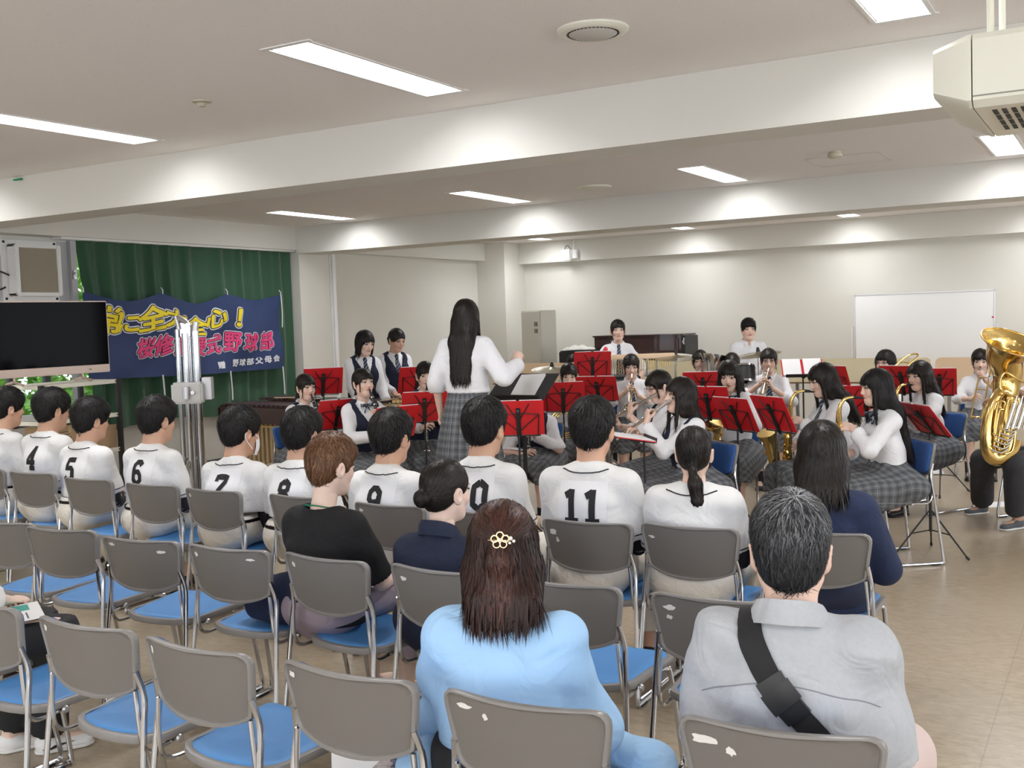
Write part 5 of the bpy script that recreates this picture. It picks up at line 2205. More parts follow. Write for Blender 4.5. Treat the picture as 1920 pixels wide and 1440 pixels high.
# ------------------------------------------------------------------ the audience
PL = (PANTSW, .098, .082, .066, .80, .006)
JS = dict(mat=JERSEY, name='jersey', fit=.010, sleeve='short', cut=.80, neck=.062, fold=.006, drop=.0, ff=(11, 11, 16))
LAP = {'L': dict(to=(-.07, .30, .60), pole=(-.5, -.6, -.6), palm=(.3, 0, -1), hand='relax'), 'R': dict(to=(.07, .31, .60), pole=(.5, -.6, -.6), palm=(-.3, 0, -1), hand='relax')}


def player(px, py, d_y, heading, num, label, turn=0, nod=-6, skin='tan', lean=.05, broad=1.0, arms=None, **k):
    top = at_y(px, py, d_y)
    js = dict(JS)
    js.update(k.pop('js', {}))
    hip = .446 + .085
    js.setdefault('hem', hip + .10)
    k.setdefault('head', 1.08)
    return person(label, top, heading, 'sit', False, skin, lean=lean, turn=turn, nod=nod, hair='short', hair_col='black', shirt=js, lower=PL, number=num, broad=broad, arms=arms or LAP,
                  hair_kw=dict(n_str=k.pop('n_str', 3800), width=.0017, puff=.006), shoe_col=None, spread=.16, **k)


player(12, 726, 4.74, -4, '', 'young man in a white jersey cut by the left edge of the photo', turn=-8, broad=.95)
player(97, 728, 4.70, 0, '4', 'baseball player in the white jersey numbered 4, right before the television rack', turn=-8, broad=.97, js=dict(under=True, undl=.3))
player(170, 745, 4.64, 0, '5', 'baseball player numbered 5 with long hair at the nape, before the cardboard boxes', turn=-10, broad=.95, js=dict(undl=.5))
player(294, 743, 4.60, 0, '6', 'baseball player in the white jersey numbered 6 before the chrome stand', turn=-6, js=dict(undl=.5))
player(450, 762, 4.56, 2, '7', 'baseball player numbered 7 wearing a white face mask', turn=-14, mask=True, lean=.08)
player(566, 764, 4.54, 2, '8', 'baseball player numbered 8 behind whom the brown-haired person sits', turn=-2, broad=.97)
player(733, 767, 4.46, 2, '9', 'baseball player numbered 9 between the brown-haired person and the woman with a bun', turn=-4, broad=.97)
player(908, 746, 4.44, 4, '10', 'baseball player numbered 10 sitting right below the conductor stand', turn=-4, broad=1.0)
player(1110, 746, 4.40, 6, '11', 'broad-backed baseball player in the white jersey numbered 11', broad=1.06, wid=1.14, turn=2, res=.85, lean=.03, js=dict(nz=.012))

HIP = .446 + .085
person('team manager girl in a white jersey with a low black ponytail', at_y(1300, 797, 4.42), 10, 'sit', True, 'fair', lean=.04, turn=6, nod=-2, hair='low_tail', hair_col='soft', res=.85,
       hair_kw=dict(n_str=2200, bangs=False, curtain=False, tail=[(.0, -.112, -.075), (.012, -.128, -.13), (.022, -.125, -.21), (.016, -.118, -.285)]),
       shirt=dict(JS, fit=.014, hem=HIP + .09, under=True, undl=.9), lower=PL, number='', spread=.14, broad=1.22, wid=1.08, arms=LAP, head=.97)
person('woman in a navy sweater with straight black hair to her shoulders', at_y(1540, 787, 4.50), 8, 'sit', True, 'fair', lean=.03, turn=4, hair='long', hair_col='soft', res=.9,
       hair_kw=dict(L=.165, n_str=4500, width=.0017, bangs=False), shirt=dict(mat=NAVYS, name='sweater', fit=.022, sleeve='long', cut=.97, hem=.43, fold=.006, neck=.056), collar='band',
       lower=(mat('navy trousers', (.012, .018, .045), .85), .09, .075, .06, .9, .005), broad=1.18, wid=1.18, arms={'R': dict(to=(.13, .26, .60), pole=(.6, -.5, -.8), palm=(-.3, 0, -1), hand='relax')}, head=1.08)

# middle row
INF = person('person with short dyed brown hair in a black tee shirt and green lanyard', at_y(623, 813, 3.45), -2, 'sit', True, 'pale', lean=.02, turn=-16, nod=-8, hair='short', hair_col='brown', res=.8,
             hair_kw=dict(n_str=6000, width=.0016), shirt=dict(mat=BLACKT, name='tee_shirt', fit=.016, sleeve='short', cut=.92, hem=.455, neck=.086, fold=.006, drop=.03),
             lower=(LILAC, .092, .074, .062, .72, .004), shoe_col=mat('beige sneaker', (.55, .53, .50), .7), broad=1.20, wid=1.10, head=1.04, neck_len=.018,
             arms={'R': dict(to=(.13, .34, .585), pole=(.5, -.6, -.7), palm=(-.4, 0, -1), hand='relax'), 'L': dict(to=(-.06, .32, .60), pole=(-.6, -.6, -.6), palm=(.3, 0, -1), hand='relax')})
lp2 = [A(.0640 * math.sin(t), INF['lean'] - .014 - .066 * math.cos(t), INF['c7'] + .012 - .045 * (1 - math.cos(t)) / 2) for t in np.linspace(-2.0, 2.0, 30)]
MB().tube(lp2, .0075, 8, flat=.35).build('lanyard', mat('green lanyard', (.02, .28, .14), .6), INF['body'])
person('woman in a navy polo shirt with her black hair in a low bun', at_y(835, 858, 3.44), 4, 'sit', True, 'pale', lean=.03, turn=-20, nod=-4, hair='bun', hair_col='soft', res=.8,
       hair_kw=dict(n_str=3600, bangs=False, curtain=False, width=.0016), shirt=dict(mat=NAVYP, name='polo_shirt', fit=.012, sleeve='short', cut=.85, hem=.47, neck=.058, fold=.006), collar='fold',
       lower=(mat('navy trousers', (.012, .018, .045), .85), .09, .074, .06, .9, .004), broad=1.14, wid=1.06, arms=LAP, head=1.03, neck_len=.01)

# nearest row
INF = person('woman in a pale blue shirt with half-tied reddish brown hair', at_y(940, 936, 2.42), 14, 'sit', True, 'pale', lean=.02, turn=14, nod=-6, hair='half_up', hair_col='auburn', res=.72,
             hair_kw=dict(n_str=9000, L=.15, width=.0016, bangs=False, h=.0048), shirt=dict(mat=LBLUE, name='blouse', fit=.028, sleeve='long', cut=.22, hem=.46, neck=.072, fold=.011, ff=(9, 9, 13), drop=.01),
             lower=(BLACKTR, .10, .085, .07, .9, .005), broad=1.16, wid=1.14, head=1.04, neck_len=.01,
             arms={'R': dict(to=(.10, .30, .60), pole=(.55, -.5, -.75), palm=(-.4, 0, -1), hand='relax'), 'L': dict(to=(-.10, .30, .60), pole=(-.55, -.5, -.75), palm=(.4, 0, -1), hand='relax')})
# hair clip
hl = lambda p: INF['hc'] + INF['Rh'] @ (np.asarray(p, float) * INF['hs'])
GOLDC = mat('gold clip', (.80, .58, .30), .22, metal=1)
PEARL = mat('pearl', (.85, .80, .72), .25)
mb = MB()
for k in range(5):
    a = 2 * PI * k / 5 + .3
    c = A(.0 + .014 * math.cos(a), -.140, .036 + .012 * math.sin(a))
    mb.tube([hl(c + A(.0085 * math.cos(t), 0, .0085 * math.sin(t))) for t in np.linspace(0, 2 * PI, 12, endpoint=False)], .0022, 6, closed=True)
mb.tube([hl((-.03, -.134, .036)), hl((.036, -.134, .034))], .0025, 6)
clip = mb.build('hair_clip', GOLDC, INF['body'])
mb = MB()
for p, r_ in (((0, -.144, .036), .0055), ((.026, -.140, .040), .006), ((.034, -.139, .033), .0045), ((.024, -.141, .029), .004)):
    mb.lathe([(r_ * math.sin(t), r_ * math.cos(t)) for t in np.linspace(0.01, PI - .01, 7)], frame(hl(p), (0, -1, 0)), 10)
mb.build('pearl', PEARL, clip)

INF = person('man with greying hair in a light grey shirt with a black shoulder strap', at_y(1480, 926, 2.47), 8, 'sit', False, 'fair', lean=.0, turn=7, nod=-4, hair='short', hair_col='grey', res=.72,
             hair_kw=dict(n_str=12000, width=.0012, bangs=False, h=.005, grey=True), shirt=dict(mat=GREYS, name='collared_shirt', fit=.022, sleeve='short', cut=.92, hem=.46, neck=.062, fold=.009, ff=(11, 10, 16)), collar='fold',
             lower=(PINKB, .10, .088, .07, .9, .004), broad=.97, wid=1.08, head=1.0, spread=.22,
             arms={'R': dict(to=(.13, .30, .60), pole=(.35, -.6, -.85), palm=(-.3, 0, -1), hand='relax'), 'L': dict(to=(-.12, .30, .60), pole=(-.4, -.6, -.8), palm=(.3, 0, -1), hand='relax')})
# strap across the back, with its buckle
sb = INF['bvh']
c7_ = INF['c7']
GP = np.array([(-.085, .13, c7_ - .12), (-.090, .075, c7_ - .03), (-.092, .02, c7_ + .02), (-.088, -.05, c7_ + .00), (-.072, -.10, c7_ - .05), (-.03, -.135, c7_ - .12), (.03, -.15, c7_ - .19), (.10, -.14, c7_ - .27), (.17, -.11, c7_ - .35), (.215, -.04, c7_ - .42)])
GPs, _ = crv(GP, np.ones(len(GP)), 6)
STRAP = mat('black webbing', (.010, .010, .011), .75, bump=.3, bscale=600)


def strap_rows(i0, i1, w, lift, n):
    out = []
    for u in np.linspace(i0, i1, n) * (len(GPs) - 1):
        k = min(int(u), len(GPs) - 2)
        c = GPs[k] + (GPs[k + 1] - GPs[k]) * (u - k)
        t = nrm(GPs[k + 1] - GPs[k])
        l, no, _, _ = sb.find_nearest(Vector(c))
        s_ = nrm(np.cross(t, np.array(no)))
        row = []
        for e in np.linspace(-w, w, 5):
            l2, n2, _, _ = sb.find_nearest(Vector(np.array(l) + s_ * e))
            row.append(np.array(l2) + np.array(n2) * lift)
        out.append(row)
    return np.array(out)


P = strap_rows(.08, 1.0, .029, .0065, 60)
mb = MB().grid(P).grid(P, flip=True)
strap = mb.build('shoulder_strap', STRAP, INF['body'], sharp=180)
for t0, t1, w, lf in ((.545, .575, .033, .013), (.575, .635, .037, .019), (.635, .675, .032, .014), (.76, .775, .034, .012), (.795, .81, .034, .012)):
    P = strap_rows(t0, t1, w, lf, 6)
    P2_ = strap_rows(t0, t1, w, .004, 6)
    ring = lambda Q: np.vstack([Q[0], Q[1:-1, -1], Q[-1][::-1], Q[1:-1, 0][::-1]])
    MB().grid(P).grid(P, flip=True).grid(np.stack([ring(P), ring(P2_)]), wrap=True).grid(np.stack([ring(P), ring(P2_)]), wrap=True, flip=True).build('buckle', BLACK, strap, sharp=60)
# yoke seam
lpts = [back_point(sb, x, INF['c7'] - .145 - .9 * x * x + .02 * math.cos(x * 8), .0012) for x in np.linspace(-.20, .20, 26)]
MB().tube(lpts, .0016, 5).build('yoke_seam', mat('grey seam', (.25, .26, .29), .9), INF['shirt'])

# person at the left edge: only the lap, hands and sneakers are in view
WSNK = mat('white sneaker leather', (.80, .80, .79), .45)
INF = person('person at the left edge in black trousers and white sneakers holding a leaflet', A(-3.97, 2.31, 1.27), -30, 'sit', True, 'pale', lean=.05, hair='long', hair_col='soft', res=.95,
             hair_kw=dict(L=.2, n_str=500), shirt=dict(mat=mat('white top', (.74, .72, .70), .85), name='top', fit=.02, sleeve='long', cut=.75, hem=.47, fold=.006), collar=None,
             lower=(BLACKTR, .098, .085, .075, .92, .006), shoe_col=WSNK,
             arms={'R': dict(to=(-.03, .36, .635), pole=(.6, -.6, -.5), palm=(-.3, .1, -1), hand='curl'), 'L': dict(to=(-.13, .31, .63), pole=(-.6, -.6, -.5), palm=(.4, .1, -1), hand='curl')},
             legs_world={'R': (A(-3.60, 2.60, .53), A(-3.77, 2.66, .075)), 'L': (A(-3.78, 2.64, .53), A(-3.92, 2.60, .075))})
# dark curved stripe on the outer side of the sneakers
BV = bvh_of(*[np.array(q) for q in ([v.co[:] for v in [c for c in INF['body'].children if c.name.startswith('shoe')][1].data.vertices], [p.vertices[:] for p in [c for c in INF['body'].children if c.name.startswith('shoe')][1].data.polygons])])
sho = [c for c in INF['body'].children if c.name.startswith('shoe')][1]
F_ = INF['leg']['R'][2]
row = []
for t in np.linspace(0, 1, 16):
    y, z = -.035 + .145 * t, -.050 - .012 * math.sin(min(1, t * 1.6) * PI) * (1 - t) + .040 * max(0, .35 - t) * -1 + .022 * t
    wd = .0115 * math.sin(PI * min(1, .12 + t * .95)) ** .7 * (1 - .55 * t)
    rr = []
    for e in (-1, 0, 1):
        h_ = BV.find_nearest(Vector(F_ + A(.06, y, z + e * wd)))
        rr.append(np.array(h_[0]) + np.array(h_[1]) * .0015)
    row.append(rr)
P = np.array(row)
MB().grid(P).grid(P, flip=True).build('side_stripe', BLACKM, sho, sharp=180)
# ------------------------------------------------------------------ the band
BRASS = mat('lacquered brass', (.82, .58, .21), .16, metal=1)
SILV = mat('silver plate', (.78, .77, .74), .14, metal=1)
EBONY = mat('black grenadilla', (.012, .011, .011), .3)
REDF = mat('red music folder', (.58, .012, .018), .45, bump=.05, bscale=100)
BANDCH = 'blue and grey stacking chairs of the band'
BSTAND = 'folding music stands with red folders'


def inst(name, label, info, cat):
    """a thing whose axes are the player's and whose origin is at the mouth"""
    m = mouth_local(info)
    t = thing(name, label, cat, to_world(info, m), info['a'])
    return t, m


def mouth_local(info):
    return info['hc'] + info['Rh'] @ (A(0, .094, -.060) * info['hs'])


def rod(a, b, *ts):
    a, b = np.asarray(a, float), np.asarray(b, float)
    return [a + (b - a) * t for t in ts]


def keys(mb, path, r, n, size=.006, side=A(1, 0, 0), out=.012):
    """small key cups along a tube"""
    p = np.asarray(path, float)
    for i in range(n):
        t = (i + .5) / n * (len(p) - 1)
        k = int(min(t, len(p) - 2))
        c = p[k] + (p[k + 1] - p[k]) * (t - k)
        o = nrm(side + .6 * A(0, 1, .3) * (1 if i % 2 else -.2))
        mb.lathe([(0, .004), (size, .003), (size, -.003), (0, -.004)], frame(c + o * (r + out * .6), o), 8)
        mb.tube([c + o * (r + .004), c + o * (r + .004) + nrm(p[k + 1] - p[k]) * .045], .0018, 5)


# --- clarinet
def clar_dir(tilt=38, side=0):
    return nrm(A(math.sin(rad(side)), math.sin(rad(tilt)), -math.cos(rad(tilt))))


def clar_arms(d):
    def f(q):
        m = q['mouth']
        return {'L': dict(to=tuple(m + d * .23 + A(-.035, -.045, -.02)), pole=(-.9, -.2, -.7), palm=(.75, .5, .1), dir=(.35, .55, .35), hand='curl'),
                'R': dict(to=tuple(m + d * .41 + A(.035, -.05, -.02)), pole=(.9, -.2, -.6), palm=(-.75, .5, .1), dir=(-.35, .55, .35), hand='curl')}
    return f


def clarinet(info, d, label):
    t, m = inst('clarinet', label, info, 'clarinet')
    L = .62
    o = d * -.015
    MB().tube([o, o + d * .03, o + d * .085], [.004, .009, .0125], 12).build('mouthpiece', BLACK, t)
    b = MB().tube([o + d * s for s in (.085, .10, .155, .156, .36, .361, .56)], [.0125, .0155, .0145, .0125, .0130, .0140, .0150], 14)
    b.build('body', EBONY, t)
    MB().tube([o + d * s for s in (.56, .60, .635, .66)], [.0165, .018, .024, .036], 18, cap=False).build('bell', EBONY, t, sharp=60)
    for s in (.088, .156, .36, .558, .66):
        MB().tube([o + d * (s - .004), o + d * (s + .004)], (.0155 if s < .6 else .0365), 14).build('ring', SILV, t)
    mb = MB()
    keys(mb, [o + d * .18, o + d * .34], .0125, 6, side=A(0, 1, .4))
    keys(mb, [o + d * .38, o + d * .55], .0135, 6, side=A(.2, 1, .4))
    mb.build('key_work', SILV, t)
    return t


# --- flute
def flute_dir(down=20, fwd=10):
    return nrm(A(math.cos(rad(fwd)), math.sin(rad(fwd)), -math.sin(rad(down))))


def flute_arms(d):
    def f(q):
        m = q['mouth']
        return {'L': dict(to=tuple(m + d * .17 + A(-.02, .055, -.05)), pole=(-.2, .3, -1), palm=(-.1, -1, .2), dir=(.3, -.3, .8), hand='curl'),
                'R': dict(to=tuple(m + d * .38 + A(.0, -.05, -.06)), pole=(.9, -.2, -.7), palm=(0, 1, .1), dir=(-.1, .6, .75), hand='curl')}
    return f


def flute(info, d, label):
    t, m = inst('flute', label, info, 'flute')
    a, b = d * -.09 + A(0, .012, 0), d * .56 + A(0, .012, 0)
    MB().tube(rod(a, b, 0, .30), .0105, 12).tube(rod(a, b, .30, .315), .012, 12).build('head_joint', SILV, t)
    MB().tube(rod(a, b, .315, 1.0), .0098, 12).build('body', SILV, t)
    MB().lathe([(0, .004), (.009, .004), (.012, 0), (.009, -.004)], frame(A(0, .006, .008), (0, -.2, 1)), 12).build('lip_plate', SILV, t)
    mb = MB()
    keys(mb, rod(a, b, .38, .95), .0095, 12, .0075, side=A(0, .7, 1), out=.010)
    mb.build('key_work', SILV, t)
    return t


# --- saxophone
def sax_pts(lean_r=.06, k=1.0):
    P = [A(0, -.005, 0), A(0, .05, .012), A(0.0, .115, .004), A(.004, .15, -.035), A(.010, .158, -.08), A(.5 * lean_r, .150, -.22), A(lean_r, .135, -.38), A(lean_r * 1.2, .130, -.47), A(lean_r * 1.25, .165, -.535), A(lean_r * 1.25, .215, -.50), A(lean_r * 1.2, .238, -.42), A(lean_r * 1.1, .262, -.33), A(lean_r * 1.0, .290, -.27)]
    R = [.006, .008, .0105, .0125, .014, .020, .027, .032, .036, .038, .042, .052, .068]
    return [p * k for p in P], [r * k for r in R]


def sax_arms(lean_r=.06, k=1.0, R=None):
    def f(q):
        m = q['mouth']
        P, _ = sax_pts(lean_r, k)
        if R is not None:
            P = [R @ p for p in P]
        a, b = m + P[5], m + P[6]
        return {'L': dict(to=tuple(a + A(-.050, -.06, .03)), pole=(-.9, -.1, -.6), palm=(.6, .7, 0), dir=(.45, .7, .1), hand='grip'),
                'R': dict(to=tuple(b + A(.045, -.075, .0)), pole=(.9, -.5, -.3), palm=(-.8, .4, .1), dir=(-.3, .75, -.1), hand='grip')}
    return f


def saxophone(info, label, lean_r=.06, k=1.0, R=None):
    t, m = inst('saxophone', label, info, 'saxophone')
    P, Rr = sax_pts(lean_r, k)
    P = np.array(P)
    if R is not None:
        P = P @ R.T
    MB().tube([P[0] * 1.0 + (P[0] - P[1]) * .1, P[0] + (P[1] - P[0]) * .55, P[1] + (P[2] - P[1]) * .2], [.004, .010, .012], 12).build('mouthpiece', BLACK, t)
    MB().tube(P[1:5], Rr[1:5], 14, smooth=4).build('neck', BRASS, t)
    MB().tube(P[4:11], Rr[4:11], 16, smooth=4).build('body', BRASS, t)
    MB().tube(np.vstack([P[10:], P[12] + (P[12] - P[11]) * .06]), Rr[10:] + [.072 * k], 24, smooth=5, cap=False).build('bell', BRASS, t, sharp=60)
    mb = MB()
    for side in (A(1, .2, 0), A(-1, .3, 0), A(.1, 1, .2)):
        keys(mb, [P[5] * .6 + P[4] * .4, P[5], P[6], P[7]], .022 * k, 7, .012 * k, side=side, out=.016)
    keys(mb, [P[9], P[10], P[11]], .045 * k, 3, .019 * k, side=A(1, .0, 0), out=.018)
    mb.build('key_work', BRASS, t)
    mb = MB().tube([P[4] + A(.028, .005, 0), P[5] + A(.034, .01, 0), P[6] + A(.04, .012, 0), P[7] + A(.045, .012, 0)], .004, 6, smooth=3).tube([P[4] + A(-.026, .01, 0), P[5] + A(-.034, .012, 0), P[6] + A(-.042, .01, 0)], .004, 6, smooth=3)
    mb.build('rod', BRASS, t)
    return t


# --- trumpet
def trp_arms(d):
    def f(q):
        m = q['mouth']
        return {'L': dict(to=tuple(m + d * .20 + A(-.060, -.055, -.075)), pole=(-.9, -.2, -.7), palm=(.95, .1, .1), dir=(.25, .55, .70), hand='grip'),
                'R': dict(to=tuple(m + d * .21 + A(.055, -.075, -.030)), pole=(.9, -.2, -.7), palm=(-.9, .2, .0), dir=(-.15, .85, .35), hand='curl')}
    return f


def trumpet(info, d, label, m_=None):
    t, m = inst('trumpet', label, info, 'trumpet')
    m_ = m_ or SILV
    u = nrm(np.cross(A(1, 0, 0), d))
    u = u if u[2] > 0 else -u
    s = np.cross(d, u)
    q = lambda a, b, c=0: d * a + u * b + s * c
    MB().tube([q(-.01, 0), q(.0, 0), q(.02, 0), q(.06, 0)], [.012, .013, .007, .0055], 14).build('mouthpiece', m_, t)
    mb = MB().tube([q(.05, 0), q(.36, 0), q(.395, -.012), q(.41, -.045), q(.395, -.078), q(.36, -.09), q(.20, -.09)], .0060, 10, smooth=4)
    mb.tube([q(.18, -.03, .02), q(.06, -.01, .024), q(.03, -.03, .024), q(.03, -.07, .022), q(.06, -.09, .02), q(.2, -.09, .012)], .0060, 10, smooth=4)
    mb.build('tubing', m_, t)
    MB().tube([q(.05, -.012, .022), q(.20, -.008, .022), q(.32, -.006, .02), q(.40, -.004, .016), q(.45, -.003, .012), q(.475, -.002, .01), q(.485, -.002, .01)], [.006, .0075, .011, .018, .031, .050, .061], 26, smooth=4, cap=False).build('bell', m_, t, sharp=60)
    for i in range(3):
        v = MB().tube([q(.175 + .027 * i, -.125), q(.175 + .027 * i, .012)], .0115, 14)
        v.tube([q(.175 + .027 * i, .012), q(.175 + .027 * i, .04)], .003, 8).tube([q(.175 + .027 * i, .038), q(.175 + .027 * i, .044)], .008, 10)
        v.build('valve', m_, t)
    return t


# --- trombone: slide forward along d, bell to the player's left
def trb_arms(d, ext=.34):
    def f(q):
        m = q['mouth']
        return {'L': dict(to=tuple(m + d * .07 + A(-.045, -.01, -.06)), pole=(-.9, -.1, -.8), palm=(.9, .1, .2), dir=(.3, .55, .75), hand='grip'),
                'R': dict(to=tuple(m + d * ext + A(.04, -.08, -.05)), pole=(.9, -.2, -.7), palm=(-.7, .2, -.3), dir=(-.3, .8, .3), hand='curl')}
    return f


def trombone(info, d, label, ext=.15):
    t, m = inst('trombone', label, info, 'trombone')
    u = nrm(np.cross(A(1, 0, 0), d))
    u = u if u[2] > 0 else -u
    s = -np.cross(d, u)
    if s[0] > 0:
        s = -s
    q = lambda a, b, c=0: d * a + s * b + u * c
    MB().tube([q(-.012, 0), q(.0, 0), q(.03, 0), q(.07, 0)], [.015, .017, .009, .007], 14).build('mouthpiece', SILV, t)
    L = .62 + ext
    mb = MB().tube([q(.06, 0), q(L, 0), q(L + .03, .02), q(L + .04, .045), q(L + .03, .07), q(L, .09), q(.16, .09)], .0072, 10, smooth=4)
    for a in (.14, .14 + ext + .08):
        mb.tube([q(a, 0), q(a, .09)], .005, 8)
    mb.build('slide', BRASS, t)
    bl = [q(.12, .09, 0), q(-.05, .10, .01), q(-.22, .11, .02), q(-.29, .13, .02), q(-.32, .17, .02), q(-.29, .21, .02), q(-.2, .225, .02)]
    MB().tube(bl, .0085, 12, smooth=4).build('tuning_slide', BRASS, t)
    MB().tube([q(-.2, .225, .02), q(.0, .225, .02), q(.13, .225, .02), q(.21, .225, .02), q(.265, .225, .02), q(.285, .225, .02)], [.009, .014, .024, .043, .078, .105], 28, smooth=4, cap=False).build('bell', BRASS, t, sharp=60)
    MB().tube([q(.06, .09, .0), q(.06, .225, .02)], .005, 8).tube([q(-.15, .105, .015), q(-.15, .225, .02)], .005, 8).build('brace', BRASS, t)
    return t


# --- music stands
def music_stand(c, heading, label, tilt=22, w=.37, hgt=.262, red=True, page=False):
    """c: world centre of the desk; heading: the way the player looks"""
    c = np.asarray(c, float)
    t = thing('music_stand', label, 'music stand', (c[0], c[1], 0), rad(heading), BSTAND)
    R = Matrix.Translation((0, 0, c[2])) @ Matrix.Rotation(rad(-tilt), 4, 'X')
    mb = MB()
    for s in (-1, 1):
        mb.box((min(s * .002, s * w / 2), -.006, -hgt / 2), (max(s * .002, s * w / 2), .0, hgt / 2), 0, .002, R)
    mb.box((-.004, -.004, -hgt / 2), (.004, .002, hgt / 2), 0, 0, R)
    fo = mb.build('folder', REDF, t, sharp=30)
    mb = MB()
    for s in (-1, 1):
        x0, x1 = min(s * .012, s * (w / 2 - .012)), max(s * .012, s * (w / 2 - .012))
        mb.box((x0, -.011, -hgt / 2 + .006), (x1, -.0065, hgt / 2 - .004 + .008), 0, 0, R)
    mb.build('sheet_music', PAPER, fo, sharp=0)
    T = lambda x, y, z: tf(R, np.array([[x, y, z]]))[0]
    mb = MB().box((-.016, .001, -hgt / 2 - .02), (.016, .012, hgt * .30), 0, .003, R)
    mb.lathe([(0, .006), (.012, .005), (.012, 0)], frame(T(0, .012, hgt * .22), (0, 1, .3)), 10)
    mb.build('bracket', BLACK, t)
    zr = .0
    mb = MB()
    for s in (-1, 1):
        e = w * .40
        mb.tube([T(0, .008, -hgt * .40), T(s * e, .007, zr + .03)], .0035, 6)
        mb.tube([T(s * e, .007, zr + .03), T(s * e * .92, .007, -hgt / 2)], .0035, 6)
        mb.tube([T(0, .007, zr + .04), T(s * e, .007, zr + .03)], .0035, 6)
        mb.tube([T(0, .008, -hgt * .1), T(s * e * .55, .007, hgt * .42)], .0035, 6)
    mb.build('wire_arm', BLACK, t)
    MB().box((-w * .42, -.028, -hgt / 2 - .008), (w * .42, .006, -hgt / 2 - .002), 0, .001, R).build('ledge', BLACK, t)
    zt2 = c[2] - hgt / 2 * math.cos(rad(tilt)) + .0
    yp = -hgt / 2 * math.sin(rad(tilt)) + .035
    MB().tube([(0, yp, .16), (0, yp, zt2 * .55)], .0105, 10).tube([(0, yp, zt2 * .5), (0, yp, zt2)], .0075, 10).tube([(0, yp, zt2), T(0, .012, -hgt / 2 + .02)], .008, 8).build('pole', BLACK, t)
    MB().lathe([(0, -.02), (.016, -.02), (.018, 0), (.016, .02), (0, .02)], Matrix.Translation((0, yp, zt2 * .55)), 12).tube([(0, yp, zt2 * .55), (.035, yp, zt2 * .55)], .006, 8).build('clamp', BLACK, t)
    for a in (90, 210, 330):
        x, y = math.cos(rad(a)), math.sin(rad(a))
        lg = MB().tube([(.012 * x, yp + .012 * y, .30), (.26 * x, yp + .26 * y, .018)], .0058, 8).tube([(.012 * x, yp + .012 * y, .17), (.14 * x, yp + .14 * y, .155)], .0045, 6).build('leg', BLACK, t)
        MB().tube([(.250 * x, yp + .25 * y, .026), (.272 * x, yp + .272 * y, .009)], .0095, 8).build('foot', BLACK, lg)
    return t


def stand_at(px, py, d, heading, label, **k):
    return music_stand(at_d(px, py, d), heading, label, **k)


# --- players
def student(px, py, d, heading, label, hair='long', turn=0, nod=0, vest=False, tie=None, arms=None, hair_kw=None, skin='fair', pose='sit', chair_label=None, cut=.94, fem=True, sc=1.0, **k):
    top = at_d(px, py, d)
    rolled = cut < .9
    hip = .531 if pose == 'sit' else top[2] * .515
    hk = dict(n_str=1600, width=.0020)
    hk.update(hair_kw or {})
    sh = dict(fit=.008, sleeve='long', cut=cut, hem=hip + (.085 if pose == 'sit' else .05), fold=.006)
    sh.update(k.pop('shirt', {}))
    k.setdefault('res', 1.2)
    inf = person(label, top, heading, pose, fem, skin, sc=sc, turn=turn, nod=nod, hair=hair, hair_col=k.pop('hair_col', 'soft'), hair_kw=hk, shirt=sh, vest=vest, tie=tie, arms=arms, **k)
    if pose == 'sit' and chair_label:
        p = to_world(inf, A(0, .055, 0))
        chair(float(p[0]), float(p[1]), heading, chair_label, BANDCH)
    return inf


# clarinets, left
d_ = clar_dir(36, 4)
i_ = student(572, 700, 9.4, 250, 'clarinet girl farthest left with a ponytail and navy vest', 'pony', vest=True, turn=0, nod=-2, arms=clar_arms(d_), lean=.03, chair_label='blue chair under the clarinet girl farthest left')
clarinet(i_, d_, 'clarinet of the girl farthest left')
d_ = clar_dir(34, 0)
i_ = student(678, 690, 8.7, 246, 'clarinet girl with a bow tie and navy vest, eyes raised', 'low_tail', vest=True, tie='bow', turn=2, nod=4, arms=clar_arms(d_), lean=.04, skin='fair', res=1.1, chair_label='blue chair under the clarinet girl with the bow tie')
clarinet(i_, d_, 'clarinet of the girl with the bow tie')
d_ = clar_dir(30, 6)
i_ = student(797, 676, 9.3, 222, 'clarinet girl with parted bangs just left of the conductor', 'low_tail', vest=True, nod=-8, arms=clar_arms(d_), lean=.05, hair_kw=dict(bangs=True), chair_label='blue chair of the clarinet girl left of the conductor')
clarinet(i_, d_, 'clarinet of the girl just left of the conductor')
d_ = clar_dir(30, 0)
i_ = student(996, 716, 8.75, 200, 'seated clarinet player mostly hidden behind the conductor stand', 'pony', vest=True, nod=-12, arms=clar_arms(d_), lean=.05, chair_label='blue chair of the player hidden behind the conductor stand')
clarinet(i_, d_, 'clarinet held low below the conductor stand')

# conductor
top = at_d(873, 560, 7.7)
POD = .20
i_ = person('conductor seen from behind with very long dark hair, right hand raised', top, 4, 'stand', True, 'fair', floor_z=POD, lean=.0, turn=6, hair='long', hair_col='auburn' if False else 'soft', res=.95,
            hair_kw=dict(L=.46, n_str=6000, width=.0016, bangs=False), shirt=dict(fit=.020, sleeve='long', cut=.93, hem=(top[2] - POD) * .585, fold=.008), collar='stand',
            arms={'L': dict(to=(-.245, .02, (top[2] - POD) * .50), pole=(-.4, -1, 0), palm=(1, 0, 0), hand='relax', dir=(0, .05, -1)), 'R': dict(to=(.33, .20, (top[2] - POD) * .70), pole=(.6, -.3, -1), palm=(-.3, .9, 0), hand='point', dir=(-.25, .35, .9))}, broad=1.18, wid=1.05)
pr = to_world(i_, A(0, 0, 0))
t = thing('podium', 'low wooden podium under the conductor', 'podium', (pr[0], pr[1], 0), rad(4))
MB().box((-.42, -.40, .02), (.42, .42, POD), 0, .01).build('deck', TAN, t)
MB().box((-.38, -.36, 0), (.38, .38, .03)).build('base', BLACK, t, sharp=0)
